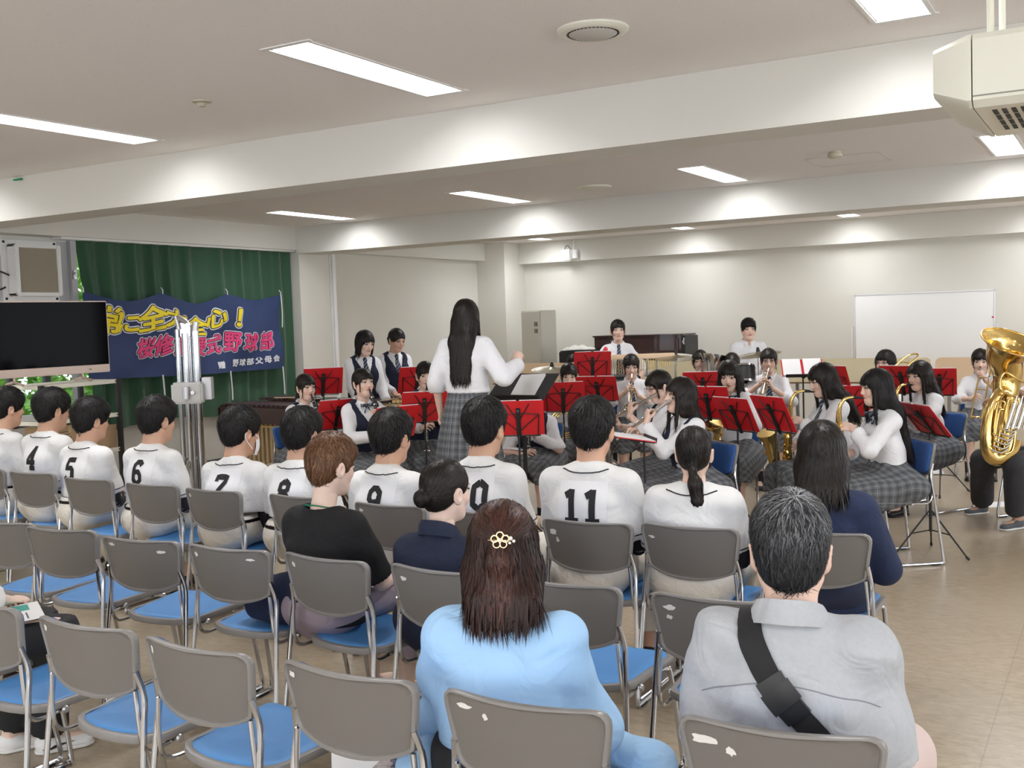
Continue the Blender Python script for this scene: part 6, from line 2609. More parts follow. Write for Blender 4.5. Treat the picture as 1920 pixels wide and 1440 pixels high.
# conductor's stand
c = at_d(978, 728, 8.05)
t = thing('conductor_stand', 'large black music stand with white sheets before the conductor', 'music stand', (c[0], c[1], 0), rad(-2))
R = Matrix.Translation((0, 0, c[2])) @ Matrix.Rotation(rad(-54), 4, 'X')
MB().box((-.255, -.004, -.175), (.255, .004, .175), 0, .003, R).build('desk', mat('black desk', (.030, .031, .034), .45), t)
MB().box((-.255, -.070, -.182), (.255, .004, -.172), 0, .003, R).box((-.255, -.074, -.182), (.255, -.066, -.160), 0, .003, R).build('tray', BLACK, t)
MB().tube([(0, .02, .2), (0, .02, c[2] - .05)], .016, 12).tube([(0, .02, c[2] - .06), (0, .01, c[2] - .01)], .022, 10).build('pole', BLACK, t)
for a in (30, 150, 270):
    x, y = math.cos(rad(a)), math.sin(rad(a))
    MB().tube([(.0, .02, .22), (.16 * x, .02 + .16 * y, .12), (.30 * x, .02 + .30 * y, .012)], .011, 8).build('leg', BLACK, t)
t2 = thing('sheet_of_music', 'white sheets of paper lying on the conductor stand', 'paper', (c[0], c[1], c[2]), rad(-2))
R2 = Matrix.Rotation(rad(-54), 4, 'X') @ Matrix.Translation((.045, -.0065, .0)) @ Matrix.Rotation(rad(-4), 4, 'Y')
MB().box((-.105, -.0015, -.165), (.105, .001, .160), 0, 0, R2).build('page', PAPER, t2, sharp=0)
MB().box((-.07, -.0022, -.095), (.07, -.0016, -.092), 0, 0, R2).build('staff_line', BLACKM, t2, sharp=0)
MB().box((-.100, -.0035, -.168), (.112, -.002, .145), 0, 0, R2 @ Matrix.Rotation(rad(2), 4, 'Y')).build('page', PAPER, t2, sharp=0)

# standing percussion, left
i_ = student(686, 617, 10.4, 236, 'standing girl with a black bob behind the marimba', 'bob', turn=14, nod=-16, vest=True, tie='long', pose='stand', hair_col='black', hair_kw=dict(n_str=1200),
             arms={'R': dict(to=(.14, .30, .90), pole=(.3, -.9, -.5), palm=(-.2, .2, -1), hand='fist'), 'L': dict(to=(-.13, .30, .93), pole=(-.3, -.9, -.5), palm=(.2, .2, -1), hand='fist')})
for s, tgt in (('R', A(-.02, .44, -.04)), ('L', A(.07, .42, -.05))):
    w = to_world(i_, i_['arm'][s]['T'] + A(0, .05, -.02))
    e = to_world(i_, i_['arm'][s]['T'] + tgt * .55 + A(0, .04, 0))
    t = thing('mallet', 'white-headed mallet in the %s hand of the girl with the bob' % ('right' if s == 'R' else 'left'), 'mallet', w)
    MB().tube([(0, 0, 0), e - w], .0045, 8).build('stick', TAN, t)
    MB().lathe([(.021 * math.sin(q), .021 * math.cos(q)) for q in np.linspace(.01, PI - .01, 9)], Matrix.Translation(Vector(e - w)), 14).build('mallet_head', PAPER, t)
i_ = student(746, 613, 11.0, 236, 'standing girl with a bun in a navy vest looking down', 'bun', turn=14, nod=-18, vest=True, tie='long', pose='stand', skin='mid', hair_kw=dict(bangs=False, curtain=False),
             arms={'R': dict(to=(.13, .30, .98), pole=(.3, -.9, -.5), palm=(-.2, .2, -1), hand='fist'), 'L': dict(to=(-.09, .30, .96), pole=(-.3, -.9, -.5), palm=(.2, .2, -1), hand='fist')})


def keyboard_perc(name, label, pa, pb, zt, wa, wb, bar_m, n, tube_m=None, rail_m=None, tl0=.6, tl1=.15):
    pa, pb = np.asarray(pa, float), np.asarray(pb, float)
    d = pb[:2] - pa[:2]
    L = np.linalg.norm(d)
    t = thing(name, label, name.replace('_', ' '), (pa[0], pa[1], 0), math.atan2(d[1], d[0]))
    rail_m = rail_m or ROSE
    for s in (-1, 1):
        MB().tube([(0, s * wa / 2, zt - .05), (L, s * wb / 2, zt - .05)], .022, 8, flat=1.4).build('rail', rail_m, t)
    MB().box((-.05, -wa / 2 - .03, zt - .22), (.0, wa / 2 + .03, zt - .01), 0, .02).build('end_panel', rail_m, t)
    MB().box((L, -wb / 2 - .03, zt - .14), (L + .04, wb / 2 + .03, zt - .01), 0, .02).build('end_panel', rail_m, t)
    MB().box((0, -wa / 2 - .025, zt - .17), (L, -wa / 2 - .010, zt - .02), 0, .004).build('side_board', rail_m, t)
    for i in range(n):
        x = (i + .5) / n * L
        w = wa + (wb - wa) * x / L
        bw2 = L / n * .46
        MB().box((x - bw2, -w * .50, zt - .018), (x + bw2, -w * .02, zt + .006), 0, .004).build('bar', bar_m, t)
        if i % 7 not in (2, 6):
            MB().box((x + bw2 * .1, w * .02, zt + .012), (x + bw2 * 2.0, w * .46, zt + .036), 0, .004).build('sharp_bar', bar_m, t)
    if tube_m:
        for i in range(n):
            x = (i + .5) / n * L
            ln = tl0 + (tl1 - tl0) * (x / L) ** .8
            y = -(wa + (wb - wa) * x / L) * .27
            MB().tube([(x, y, zt - .06), (x, y, zt - .06 - ln)], min(.026, L / n * .42), 12).build('resonator', tube_m, t)
    for x in (-.025, L + .02):
        w = wa if x < 0 else wb
        for s in (-1, 1):
            MB().tube([(x, s * w * .36, .06), (x, s * w * .36, zt - .1)], .018, 8).build('leg', BLACK, t)
        MB().tube([(x, -w * .42, .07), (x, w * .42, .07)], .018, 8).build('leg_bar', BLACK, t)
        for s in (-1, 1):
            MB().lathe([(0, -.015), (.034, -.015), (.034, .015), (0, .015)], frame((x, s * w * .4, .034), (1, 0, 0)), 12).build('caster', BLACK, t)
    return t


pa, pb = at_d(478, 752, 10.9), at_d(700, 742, 9.75)
mar = keyboard_perc('marimba', 'large dark marimba with tan resonator tubes before the green curtain', pa, pb, pa[2], .80, .55, ROSE, 26, mat('tan resonator', (.50, .36, .20), .4, metal=.4), None, .68, .22)
MB().box((-.02, -.44, pa[2] - .20), (1.2, -.425, pa[2] - .185), 0, .002).build('trim_strip', mat('gold trim', (.55, .36, .12), .35, metal=.6), mar)
o = MB().tube([(0, 0, 0), (.34, .05, .0)], .005, 8).build('mallet', TAN)
pm = pa + (pb - pa) * .18
o.location = (pm[0], pm[1], pa[2] + .042)
tag(o, 'pale wooden mallet stick lying on the marimba bars', 'mallet')
pa, pb = at_d(706, 758, 9.9), at_d(850, 742, 9.6)
keyboard_perc('vibraphone', 'black framed vibraphone before the girl with the bun', pa, pb, pa[2], .55, .42, mat('gold bar', (.62, .46, .20), .3, metal=.8), 18, SILV, BLACK, .40, .15)

# horns
hd = nrm(A(.1, .9, -.2))


def horn(info, label):
    t, m = inst('french_horn', label, info, 'horn')
    c = A(.05, .22, -.34)
    MB().tube([A(0, -.01, 0), A(0, .0, 0), A(.0, .03, -.02), A(-.01, .10, -.10), A(-.05, .19, -.25)], [.009, .010, .006, .005, .006], 10, smooth=4).build('mouthpipe', BRASS, t)
    mb = MB()
    for r_, y in ((.135, .0), (.115, .012), (.095, -.012)):
        mb.tube([c + A(r_ * math.cos(q), y + .02 * math.sin(q), r_ * math.sin(q)) for q in np.linspace(0, 2 * PI, 28, endpoint=False)], .009 if r_ > .13 else .0065, 8, closed=True)
    mb.build('coil', BRASS, t)
    MB().tube([c + A(.13, 0, .03), c + A(.13, -.01, -.08), c + A(.09, -.02, -.15), c + A(.13, .05, -.21), c + A(.17, .13, -.24), c + A(.19, .18, -.25), c + A(.20, .20, -.255)], [.010, .013, .020, .032, .060, .115, .150], 28, smooth=4, cap=False).build('bell', BRASS, t, sharp=60)
    for k in range(3):
        MB().lathe([(0, -.018), (.016, -.018), (.016, .018), (0, .018)], frame(c + A(-.05 + .04 * k, .03, .0), (0, 1, 0)), 12).build('rotor_valve', SILV, t)


def horn_arms(q):
    m = q['mouth']
    return {'L': dict(to=tuple(m + A(-.10, .13, -.27)), pole=(-.9, -.2, -.6), palm=(.8, .3, .2), dir=(.5, .6, .3), hand='curl'), 'R': dict(to=tuple(m + A(.16, .13, -.46)), pole=(.9, -.4, -.4), palm=(-.3, .3, .8), dir=(.1, .8, -.2), hand='relax')}


i_ = student(1066, 679, 9.9, 208, 'horn girl with a dark fringe behind the red folder right of the conductor', 'low_tail', nod=-10, arms=horn_arms, lean=.04, chair_label='blue chair of the front horn girl')
horn(i_, 'brass horn whose bell shows below the red folder')
i_ = student(1076, 662, 11.2, 208, 'girl hidden up to her eyes behind the front horn girl', 'low_tail', nod=-4, hair_kw=dict(bangs=False), lean=.02, chair_label='blue chair behind the front horn girl')
i_ = student(1158, 598, 11.7, 210, 'standing girl with a striped tie shaking a red egg shaker', 'low_tail', pose='stand', tie='long', cut=.30, nod=-2, broad=.95, hair_kw=dict(tail=[(0, -.112, -.075), (.05, -.10, -.13), (.075, -.05, -.18), (.075, -.03, -.25)]),
             arms={'R': dict(to=(.17, .20, 1.24), pole=(.8, -.3, -.9), palm=(-.3, .9, .1), dir=(-.1, .3, .95), hand='fist'), 'L': dict(to=(-.20, .22, .98), pole=(-.8, -.8, -.2), palm=(.4, .2, -1), hand='curl')})
p = to_world(i_, i_['arm']['R']['T'] + A(-.01, .05, .085))
o = MB().lathe([(.024 * math.sin(q), .032 * math.cos(q)) for q in np.linspace(.01, PI - .01, 10)], None, 14).build('egg_shaker', mat('red shaker', (.75, .04, .06), .35))
o.location = Vector(p)
tag(o, 'red egg shaker in the raised hand of the girl before the piano', 'shaker')

# percussion table with instruments
c = at_d(1135, 705, 10.9)
t = thing('percussion_table', 'black trap table with small percussion before the standing girl', 'table', (c[0], c[1], 0), rad(30))
MB().box((-.34, -.20, c[2] - .03), (.34, .20, c[2]), 0, .006).build('table_top', BLACKM, t)
MB().tube([(0, 0, .05), (0, 0, c[2] - .03)], .018, 10).build('pole', STEEL, t)
for a in (30, 150, 270):
    MB().tube([(0, 0, .25), (.3 * math.cos(rad(a)), .3 * math.sin(rad(a)), .012)], .010, 8).build('leg', STEEL, t)
for k, (dx, dy, mt, lab) in enumerate(((-.2, .0, mat('pink shaker', (.75, .25, .30), .4), 'pink shaker on the black percussion table'), (-.08, .05, SILV, 'silver bell on the black percussion table'), (.22, -.02, mat('pink shaker', (.75, .25, .30), .4), 'second pink shaker at the right of the black percussion table'))):
    o = MB().lathe([(.03 * math.sin(q), .026 + .026 * math.cos(q)) for q in np.linspace(.01, PI - .01, 9)], None, 14).build('hand_shaker', mt)
    q = Matrix.Rotation(rad(30), 3, 'Z') @ Vector((dx, dy, 0))
    o.location = (c[0] + q.x, c[1] + q.y, c[2])
    tag(o, lab, 'shaker')
# glockenspiel / bar chimes on a stand
c = at_d(1192, 669, 11.3)
t = thing('bar_chimes', 'bar chimes hanging from a pale wooden beam on a steel stand', 'chimes', (c[0], c[1], 0), rad(30))
MB().box((-.42, -.025, c[2] - .025), (.42, .025, c[2] + .03), 0, .006).build('beam', TAN, t)
GOLDT = mat('gold chime tube', (.70, .52, .22), .25, metal=.9)
for k in range(32):
    x = -.38 + k * .0245
    MB().tube([(x, 0, c[2] - .03), (x, 0, c[2] - .10 - .13 * (31 - k) / 31)], .0055, 6).build('chime_tube', GOLDT, t)
for x in (.12, .22):
    MB().tube([(x, .0, .02), (x, .0, c[2] + .0)], .012, 8).build('post', STEEL, t)
MB().tube([(.0, .25, .015), (.17, 0, .25), (.34, -.25, .015)], .012, 8).tube([(.17, .0, .25), (.3, .28, .015)], .012, 8).build('tripod', STEEL, t)


def cymbal(px, py, d, r_, label, tilt=8, head=0):
    c = at_d(px, py, d)
    t = thing('cymbal', label, 'cymbal', (c[0], c[1], 0), rad(30))
    M = Matrix.Translation((0, 0, c[2])) @ Matrix.Rotation(rad(tilt), 4, 'X') @ Matrix.Rotation(rad(head), 4, 'Y')
    MB().lathe([(0, .022), (.03, .020), (.045, .008), (r_ * .6, .0), (r_, -.012), (r_, -.014), (r_ * .6, -.003), (.045, .005), (0, .018)], M, 40).build('plate', mat('cymbal bronze', (.50, .47, .38), .30, metal=1), t, sharp=50)
    MB().tube([(0, 0, .3), (0, 0, c[2] + .06)], .010, 10).build('pole', CHROME, t)
    MB().lathe([(0, .07), (.014, .066), (.018, .045), (.022, .03), (.022, .024), (0, .024)], M, 12).build('wing_nut', BLACK, t)
    for a in (90, 210, 330):
        MB().tube([(0, 0, .36), (.3 * math.cos(rad(a)), .3 * math.sin(rad(a)), .012)], .009, 8).build('leg', CHROME, t)
    return t


cymbal(1266, 668, 11.3, .24, 'cymbal on a stand right of the bar chimes')
cymbal(1035, 691, 11.2, .22, 'cymbal behind the conductor stand')
cymbal(1422, 663, 11.2, .24, 'tilted cymbal before the standing boy', tilt=4, head=-7)

# trumpets
d_ = nrm(A(.06, .80, -.62))
i_ = student(1183, 662, 10.5, 206, 'trumpet girl with a striped tie and rolled sleeves in the middle of the band', 'low_tail', tie='long', cut=.45, nod=-12, arms=trp_arms(d_), lean=.03, chair_label='blue chair of the middle trumpet girl')
trumpet(i_, d_, 'silver trumpet pointing down, held by the girl in the middle of the band', mat('warm silver', (.78, .70, .56), .15, metal=1))
d_ = nrm(A(.15, .80, -.55))
i_ = student(1441, 652, 10.3, 196, 'trumpet girl with glasses and a ponytail before the standing boy', 'pony', tie='long', cut=.45, nod=-4, glasses=True, arms=trp_arms(d_), lean=.03, chair_label='blue chair of the trumpet girl with glasses')
trumpet(i_, d_, 'silver trumpet of the girl with glasses', mat('warm silver', (.78, .70, .56), .15, metal=1))

# flutes
d_ = flute_dir(30, 14)
i_ = student(1228, 691, 7.9, 152, 'flute girl with glasses and blunt bangs', 'low_tail', vest=True, nod=-16, turn=-12, glasses=True, cut=.62, arms=flute_arms(d_), lean=.06, res=1.0, chair_label='blue chair of the flute girl with glasses', kneey=.46)
flute(i_, d_, 'silver flute of the girl with glasses')
d_ = flute_dir(34, 10)
i_ = student(1277, 706, 7.15, 146, 'flute girl with long straight black hair and a navy vest', 'long', vest=True, nod=2, turn=-14, arms=flute_arms(d_), lean=.08, res=.95, hair_kw=dict(L=.34, n_str=3600, width=.0018), kneey=.48, chair_label='blue chair behind the flute girl with long hair')
flute(i_, d_, 'silver flute of the girl with long straight hair')

# euphonium
def euph(info, label, m_):
    t, m = inst('euphonium', label, info, 'euphonium')
    MB().tube([A(0, -.01, 0), A(0, .01, 0), A(.0, .03, -.01), A(.03, .12, -.05), A(.08, .18, -.20)], [.012, .014, .008, .006, .007], 10, smooth=4).build('leadpipe', m_, t)
    MB().tube([A(.05, .14, -.58), A(-.02, .14, -.62), A(-.09, .14, -.56), A(-.10, .14, -.35), A(-.11, .13, -.12), A(-.12, .12, .02), A(-.13, .11, .10), A(-.135, .105, .135)], [.040, .048, .046, .044, .054, .075, .115, .150], 26, smooth=4, cap=False).build('bell', m_, t, sharp=60)
    mb = MB()
    mb.tube([A(.05, .14, -.58), A(.10, .14, -.52), A(.10, .14, -.30), A(.06, .14, -.22), A(.02, .14, -.30), A(.02, .15, -.48)], [.036, .030, .022, .018, .014, .012], 12, smooth=4)
    mb.tube([A(.08, .18, -.20), A(.10, .19, -.34), A(.05, .19, -.40), A(.0, .19, -.34), A(-.02, .19, -.22)], .009, 8, smooth=4)
    mb.build('tubing', m_, t)
    for k in range(3):
        MB().tube([A(.0 + .035 * k, .20, -.20), A(.0 + .035 * k, .20, -.36)], .014, 12).tube([A(.0 + .035 * k, .20, -.20), A(.0 + .035 * k, .20, -.165)], .008, 8).build('valve', m_, t)
    return t


i_ = student(1312, 655, 11.2, 200, 'girl with a silver euphonium and short side-swept hair', 'low_tail', nod=-4, lean=.02, chair_label='blue chair of the euphonium girl',
             arms=lambda q: {'R': dict(to=tuple(q['mouth'] + A(.10, .12, -.20)), pole=(.9, -.2, -.6), palm=(-.6, .6, -.2), dir=(-.5, .6, .1), hand='curl'), 'L': dict(to=tuple(q['mouth'] + A(-.14, .10, -.38)), pole=(-.9, -.2, -.5), palm=(.8, .4, 0), dir=(.4, .7, 0), hand='curl')})
euph(i_, 'silver euphonium with its bell up, left of the alto saxophones', SILV)

# drums
i_ = student(1372, 660, 10.9, 200, 'girl at the drums whose head shows above the leftmost saxophone girl', 'low_tail', nod=-10, lean=.03, hair_kw=dict(bangs=True), cut=.4, chair_label='blue chair of the girl at the drums',
             arms={'R': dict(to=(.20, .34, .80), pole=(.8, -.6, -.4), palm=(-.2, .2, -1), hand='fist'), 'L': dict(to=(-.22, .34, .80), pole=(-.8, -.6, -.4), palm=(.2, .2, -1), hand='fist')})
c = at_d(1397, 704, 10.4)
t = thing('tom_drum', 'black drum with chrome rims behind the leftmost saxophone girl', 'drum', (c[0], c[1], 0), rad(20))
M = Matrix.Translation((0, 0, c[2])) @ Matrix.Rotation(rad(-28), 4, 'X') @ Matrix.Scale(.78, 4)
MB().lathe([(.13, -.12), (.13, .10)], M, 28).build('drum_shell', BLACK, t)
MB().lathe([(0, .102), (.13, .102)], M, 28).build('drum_head', mat('drum head', (.75, .74, .70), .5), t)
for z in (-.115, .10):
    MB().lathe([(.130, z - .012), (.139, z - .012), (.139, z + .012), (.130, z + .012)], M, 28).build('rim', CHROME, t)
MB().tube([(0, 0, .02), (0, 0, c[2] - .08)], .014, 10).build('pole', CHROME, t)
for a in (90, 210, 330):
    MB().tube([(0, 0, .36), (.3 * math.cos(rad(a)), .3 * math.sin(rad(a)), .012)], .009, 8).build('leg', CHROME, t)
i_ = student(1403, 597, 12.4, 208, 'standing boy with a bowl haircut in a white short-sleeved shirt', 'short', pose='stand', fem=False, cut=.85, hair_col='black', hair_kw=dict(n_str=1200), shirt=dict(sleeve='short', fit=.010), lower=(CHARC, .085, .068, .058, .92, .004),
             nod=-3, arms={'R': dict(to=(.16, .26, .95), pole=(.4, -.8, -.6), palm=(-.3, .2, -1), hand='fist'), 'L': dict(to=(-.16, .26, .95), pole=(-.4, -.8, -.6), palm=(.3, .2, -1), hand='fist')}, head=.95, broad=.86, wid=.9)

# saxophones
sr = lambda y: rotz(rad(y))
i_ = student(1366, 674, 8.5, 190, 'leftmost saxophone girl with long hair facing the camera', 'long', nod=-14, tie='bow', arms=sax_arms(.07), lean=.05, hair_kw=dict(L=.34, n_str=1600), res=1.1, chair_label='blue chair of the leftmost saxophone girl')
saxophone(i_, 'gold alto saxophone of the leftmost saxophone girl', .07)
i_ = student(1535, 678, 7.7, 134, 'saxophone girl with long hair hiding her cheek, second of the front three', 'long', nod=-16, turn=-4, tie='long', arms=sax_arms(.10, 1.08), lean=.07, hair_kw=dict(L=.36, n_str=3600, width=.0018), res=1.0, cut=.8, kneey=.46, chair_label='blue chair of the second front saxophone girl')
saxophone(i_, 'larger gold saxophone with its bell beside the stand pole', .10, 1.08)
i_ = student(1640, 690, 7.0, 126, 'nearest saxophone girl in profile with very long black hair', 'long', nod=-6, turn=-2, tie='bow', arms=sax_arms(.05), lean=.05, hair_kw=dict(L=.50, n_str=4500, width=.0018), res=.9, cut=.72, hair_col='black', kneey=.46, chair_label='blue chair with its back to the right under the nearest saxophone girl')
saxophone(i_, 'gold alto saxophone of the nearest saxophone girl', .05)
i_ = student(1722, 675, 8.7, 146, 'saxophone girl with long hair and rolled sleeves behind the right-hand stand', 'long', nod=-8, turn=0, arms=sax_arms(.06), lean=.05, hair_kw=dict(L=.36, n_str=1800), res=1.1, cut=.6, chair_label='blue chair facing the camera right of the rear saxophone girl')
saxophone(i_, 'gold saxophone of the girl behind the right-hand stand', .06)

# trombones
d_ = nrm(A(.18, .86, -.42))
i_ = student(1660, 655, 9.9, 164, 'trombone girl with glasses and a black bob under the whiteboard', 'bob', glasses=True, nod=-2, arms=trb_arms(d_), lean=.02, hair_col='black', chair_label='blue chair of the trombone girl with glasses')
trombone(i_, d_, 'brass trombone of the girl with glasses')
d_ = nrm(A(.10, .82, -.50))
i_ = student(1838, 652, 10.4, 186, 'trombone girl at the right with a low ponytail, beside the tuba', 'low_tail', nod=-10, cut=.45, arms=trb_arms(d_, .42), lean=.02, chair_label='blue chair of the trombone girl beside the tuba')
trombone(i_, d_, 'brass trombone pointing down beside the tuba', .12)

# tuba player at the right edge
top = at_d(1952, 655, 8.1)
SNK = mat('grey running shoe', (.09, .095, .105), .8)
i_ = person('tuba player at the right edge in charcoal trousers and grey running shoes', top, 142, 'sit', False, 'tan', lean=.02, hair='short', hair_col='black', res=1.0, shirt=dict(fit=.014, sleeve='short', cut=.8, hem=.60), lower=(CHARC, .098, .082, .088, .88, .005), shoe_col=SNK,
            arms={'R': dict(to=(.24, .34, .86), pole=(.8, -.5, -.5), palm=(-.6, .4, .2), dir=(-.2, .6, .5), hand='curl'), 'L': dict(to=(-.02, .30, 1.0), pole=(-.8, -.3, -.6), palm=(.3, .6, -.2), dir=(.7, .4, .1), hand='curl')},
            legs_world={'R': (at_d(1842, 862, 8.05), at_z(1842, 945, .075)), 'L': (at_d(1902, 868, 7.75), at_z(1908, 972, .075))}, nod=-6)
p = to_world(i_, A(0, .055, 0))
chair(float(p[0]), float(p[1]), 142, 'chair under the tuba player at the right edge', BANDCH)
bell = at_d(1896, 641, 7.80)
low = at_d(1868, 846, 7.75)
t = thing('tuba', 'large shiny brass tuba with its bell up at the right edge', 'tuba', (low[0], low[1], low[2]))
bx = bell - low
ax = nrm(at_d(1885, 700, 7.85) - at_d(1868, 820, 7.85))
rt = CR * 1.0
up = ax
fw = nrm(np.cross(up, rt))
q = lambda r_, u_, f_=0: rt * r_ + up * u_ + fw * f_
bt = bx
bn = nrm(up * .86 - CF * .50)
P = [q(.06, .02), at_d(1884, 780, 7.9) - low, at_d(1886, 735, 7.92) - low, at_d(1889, 700, 7.92) - low, bt - bn * .13, bt - bn * .055, bt - bn * .015, bt]
MB().tube(P, [.076, .084, .092, .104, .128, .162, .195, .215], 40, smooth=5, cap=False).build('bell', BRASS, t, sharp=60)
MB().tube([bt + (math.cos(a) * nrm(np.cross(bn, rt)) + math.sin(a) * nrm(np.cross(bn, np.cross(bn, rt)))) * .215 for a in np.linspace(0, 2 * PI, 44, endpoint=False)], .006, 8, closed=True).build('bell_rim', BRASS, t)
MB().tube([q(.10, .09), q(.08, .0), q(.0, -.05), q(-.06, .02), q(-.085, .18), q(-.075, .34), q(-.02, .44), q(.035, .40), q(.04, .2)], [.072, .068, .060, .056, .050, .044, .038, .034, .030], 20, smooth=5).build('large_branch', BRASS, t)
mb = MB()
for k, (a, b_, w_, hh_) in enumerate(((-.055, .06, .05, .22), (-.03, .03, .06, .16), (.0, .10, .07, .24), (-.07, .14, .05, .20), (.02, .0, .06, .14), (-.01, .2, .08, .18))):
    mb.tube([q(a, b_, -.07 - .012 * (k % 3)), q(a, b_ + hh_, -.07 - .012 * (k % 3)), q(a + w_ / 2, b_ + hh_ + .03, -.075), q(a + w_, b_ + hh_, -.08), q(a + w_, b_ + .02, -.08), q(a + w_ / 2, b_ - .01, -.075)], .0085, 10, closed=True, smooth=4)
mb.build('tubing', BRASS, t)
mb = MB()
for k in range(7):
    mb.tube([q(-.085 + .012 * k, .02 + .03 * k, -.10), q(-.02 + .012 * k, -.005 + .03 * k, -.115), q(.03 + .01 * k, .02 + .03 * k, -.10)], .0075, 8, smooth=4)
mb.build('valve_slide', SILV, t)
for k in range(4):
    MB().tube([q(.0 + .042 * k, .17, -.11), q(.03 + .042 * k, .36, -.12)], .017, 14).tube([q(.03 + .042 * k, .36, -.12), q(.037 + .042 * k, .41, -.12)], .005, 8).build('valve', SILV, t)
mb = MB().tube([q(.06, .40, -.09), q(-.06, .44, -.10), q(-.09, .52, -.09), q(-.05, .58, -.08), q(.06, .52, -.09), q(.16, .50, -.05)], .0095, 10, smooth=5)
mb.build('lead_pipe', BRASS, t)

# ------------------------------------------------------------------ the stands
stand_at(606, 715, 9.9, 232, 'red folder stand farthest left, before the marimba', tilt=20)
stand_at(632, 777, 8.75, 250, 'red folder stand of the clarinet girl farthest left', tilt=22)
stand_at(782, 712, 10.1, 236, 'red folder stand just left of the conductor, before the girl with the bun', tilt=20)
stand_at(742, 792, 7.9, 246, 'red folder stand of the clarinet girl with the bow tie', tilt=24)
stand_at(796, 763, 8.6, 222, 'red folder stand of the clarinet girl beside the conductor', tilt=20)
stand_at(972, 784, 7.6, 205, 'red folder stand below the black conductor stand', tilt=16)
stand_at(1056, 744, 9.1, 208, 'red folder stand with a brass bell showing under it', tilt=16)
stand_at(1111, 683, 10.6, 208, 'red folder stand before the girl with the egg shaker', tilt=18)
stand_at(1120, 729, 9.7, 192, 'tilted red folder stand left of the middle trumpet girl', tilt=30)
stand_at(1318, 722, 9.9, 200, 'red folder stand below the silver euphonium', tilt=20)
stand_at(1327, 755, 8.2, 172, 'red folder stand behind the flute girl with long hair', tilt=18)
stand_at(1378, 777, 7.5, 150, 'red folder stand of the leftmost saxophone girl', tilt=26)
stand_at(1449, 776, 7.1, 142, 'red folder stand of the second front saxophone girl', tilt=26)
stand_at(1592, 752, 8.6, 190, 'red folder stand behind the nearest saxophone girl', tilt=18)
stand_at(1562, 712, 9.4, 150, 'red folder stand half hidden behind the second front saxophone girl', tilt=20)
stand_at(1504, 690, 9.7, 20, 'red folder stand seen from its white page side, right of the trumpet girl with glasses', tilt=58)
stand_at(1690, 712, 9.3, 165, 'red folder stand between the trombone girl with glasses and the rear saxophone girl', tilt=22)
stand_at(1762, 716, 9.4, 186, 'red folder stand edge behind the rear saxophone girl', tilt=24, w=.28)
stand_at(1731, 786, 7.1, 128, 'red folder stand nearest the right, its whole tripod in view', tilt=38, w=.43)
stand_at(1181, 820, 6.9, 128, 'flat red folder stand of the flute girls with a white page', tilt=80)
# ------------------------------------------------------------------ things on chairs and floor
def paper_on_floor(px, py, label, w=.22, l=.30, rz=0):
    p = at_z(px, py, .002)
    o = MB().box((-w / 2, -l / 2, 0), (w / 2, l / 2, .002)).build('floor_paper', PAPER, sharp=0)
    o.location = (p[0], p[1], .0)
    o.rotation_euler = (0, 0, rz)
    tag(o, label, 'paper')


paper_on_floor(1735, 884, 'white paper on the floor behind the right-hand stand', .34, .26, .2)
paper_on_floor(1890, 945, 'white paper on the floor behind the tuba player shoes', .40, .24, .5)

# navy bag on a chair of the middle row
t = thing('shoulder_bag', 'navy cloth bag slumped on a chair of the middle row', 'bag', (-3.07, 3.33, .446), rad(-4))
f = Field((-.26, -.20, -.01), (.30, .26, .30), .010)
f.cap((-.12, .0, .06), (.16, .03, .07), .10, .11, .05, flat=((0, 0, 1), .8))
f.cap((-.05, .0, .10), (.14, .03, .16), .08, .07, .06)
f.ell((.16, .0, .10), (.08, .11, .12), .05)
f.folds(.010, seed=4, f=(11, 11, 13))
f.plane((0, 0, .004), (0, 0, -1), .01)
v, q = f.mesh()
mesh_obj('bag_body', v, q, NAVYS, t, sharp=180)
MB().tube([(-.14, .05, .10), (-.10, .12, .16), (.05, .14, .22), (.18, .08, .18)], .011, 8, smooth=4, flat=.4).build('handle', NAVYP, t)

# leaflets on the nearest row
PR = {'g': mat('teal print', (.02, .33, .28), .6), 'b': mat('dark photo print', (.05, .04, .06), .6, var=.9, vscale=60), 'c': mat('photo print', (.45, .38, .36), .6, var=.8, vscale=70), 'k': mat('fine print', (.12, .12, .16), .7), 'p': mat('pale pink print', (.72, .56, .52), .6)}


def leaflet(loc, rz, label, spec, w=.21, l=.297, name='leaflet', tiltx=0.0):
    t = thing(name, label, 'leaflet', loc, rz)
    M = Matrix.Rotation(tiltx, 4, 'X')
    MB().box((0, 0, 0), (w, l, .0015), 0, 0, M).build('page', PAPER, t, sharp=0)
    for key, x0, y0, x1, y1 in spec:
        MB().box((x0 * w, y0 * l, .0015), (x1 * w, y1 * l, .0022), 0, 0, M).build('print', PR[key], t, sharp=0)
    return t


ln = [('k', .12 + .0, .80 - .05 * k, .55 - .06 * (k % 3), .82 - .05 * k) for k in range(5)]
leaflet(tuple(at_z(622, 1452, .452)), rad(40), 'white leaflet with small print at the left of the chair seat in the nearest row', ln)
leaflet((-1.80, 2.16, .455), rad(12), 'leaflet with a teal band and a group photograph on the chair in the nearest row', [('g', 0, .72, 1, 1), ('c', .08, .25, .95, .70), ('g', 0, 0, 1, .10)], .25, .23)
leaflet((-1.66, 2.14, .458), rad(-6), 'leaflet with dark photographs at the right of the chair seat in the nearest row', [('p', 0, .62, 1, 1), ('b', .06, .10, .95, .58)], .20, .24)
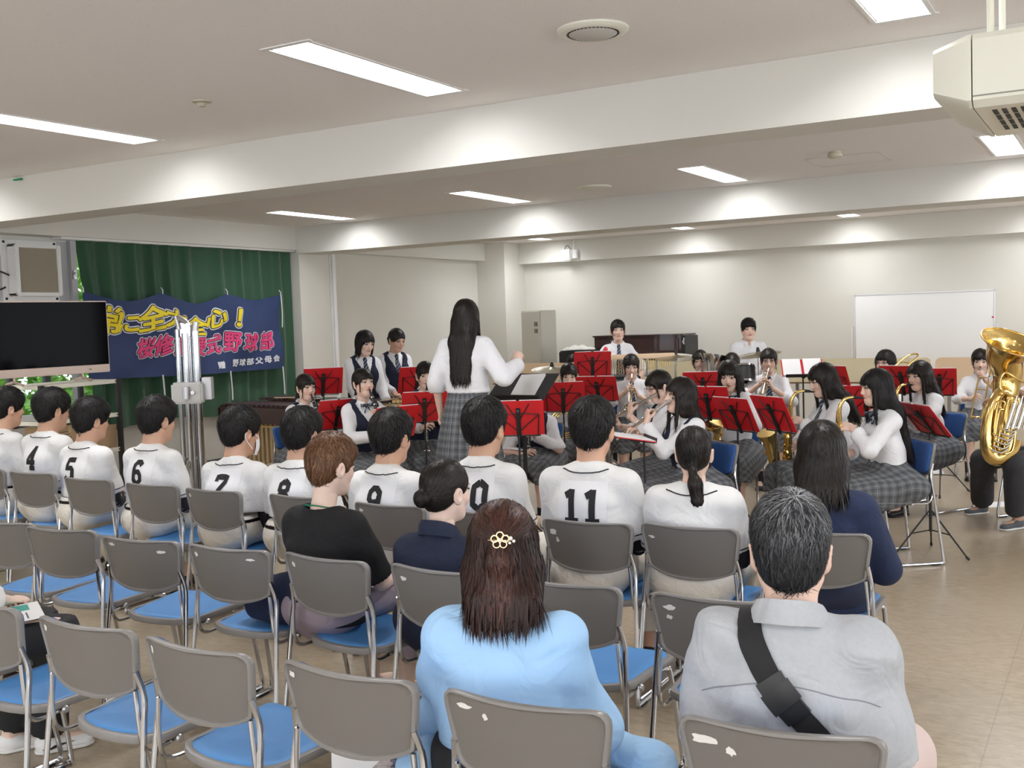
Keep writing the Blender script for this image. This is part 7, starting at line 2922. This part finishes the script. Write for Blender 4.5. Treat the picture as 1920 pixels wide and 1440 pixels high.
# folder held on the lap at the left edge
leaflet((-3.90, 2.50, .600), rad(-30), 'printed leaflet on the lap of the person at the left edge', [('g', .08, .40, .42, .80), ('b', .1, .1, .45, .38), ('k', .55, .70, .9, .73), ('k', .55, .60, .9, .63), ('k', .55, .5, .85, .53)], .28, .20, tiltx=rad(3))

# pale blue things beside the woman in blue
f = Field((-.12, -.20, -.01), (.14, .16, .16), .008)
f.cap((-.02, -.10, .055), (.03, .08, .06), .052, .058, .02)
f.folds(.004, seed=2, f=(14, 14, 14))
f.plane((0, 0, .002), (0, 0, -1), .005)
v, q = f.mesh()
c = at_z(828, 1402, .52)
t = thing('pouch', 'pale blue printed pouch on the seat edge left of the woman in blue', 'pouch', (c[0] - .03, c[1] - .01, .449), rad(20))
PCH = mat('blue pouch print', (.32, .52, .80), .5, var=.35, vscale=14)
mesh_obj('pouch_body', v, q, PCH, t, sharp=180)
mb = MB()
for r_ in range(3):
    for k in range(6):
        y0 = -.09 + k * .022
        zz_ = .085 - r_ * .021
        mb.box((-.088, y0, zz_), (-.060, y0 + .012, zz_ + .008 + .003 * (k % 2)))
mb.build('fine_print', PR['k'], t, sharp=0)
f = Field((-.20, -.18, -.16), (.20, .20, .16), .009)
f.cap((-.07, .0, .0), (.06, .03, -.03), .062, .055, .05, flat=((0, 0, 1), .8))
f.cap((.05, .06, -.02), (.10, .02, -.10), .055, .04, .05)
f.folds(.010, seed=9, f=(10, 10, 12))
v, q = f.mesh()
c = at_z(1195, 1400, .50)
t = thing('jacket', 'pale blue jacket bundled beside the woman in the pale blue shirt', 'jacket', (c[0] - .04, c[1] + .04, .45), rad(-15))
mesh_obj('cloth', v, q, LBLUE, t, sharp=180)

# small things among the band
mb = MB()
for k in range(4):
    mb.tube([(.13 * (1 - .1 * k) * math.cos(a) + .02 * k, .10 * math.sin(a), .008 + .007 * k) for a in np.linspace(0, 2 * PI, 26, endpoint=False)], .007, 6, closed=True)
mb.tube([(.12, .0, .01), (.2, .1, .008), (.35, .12, .008), (.5, .05, .008)], .007, 6, smooth=4)
o = mb.build('extension_cable', mat('cream cable', (.70, .68, .58), .5))
c = at_z(1408, 893, .01)
o.location = (c[0], c[1], 0)
tag(o, 'coiled cream cable on the floor beside the blue chair', 'cable')
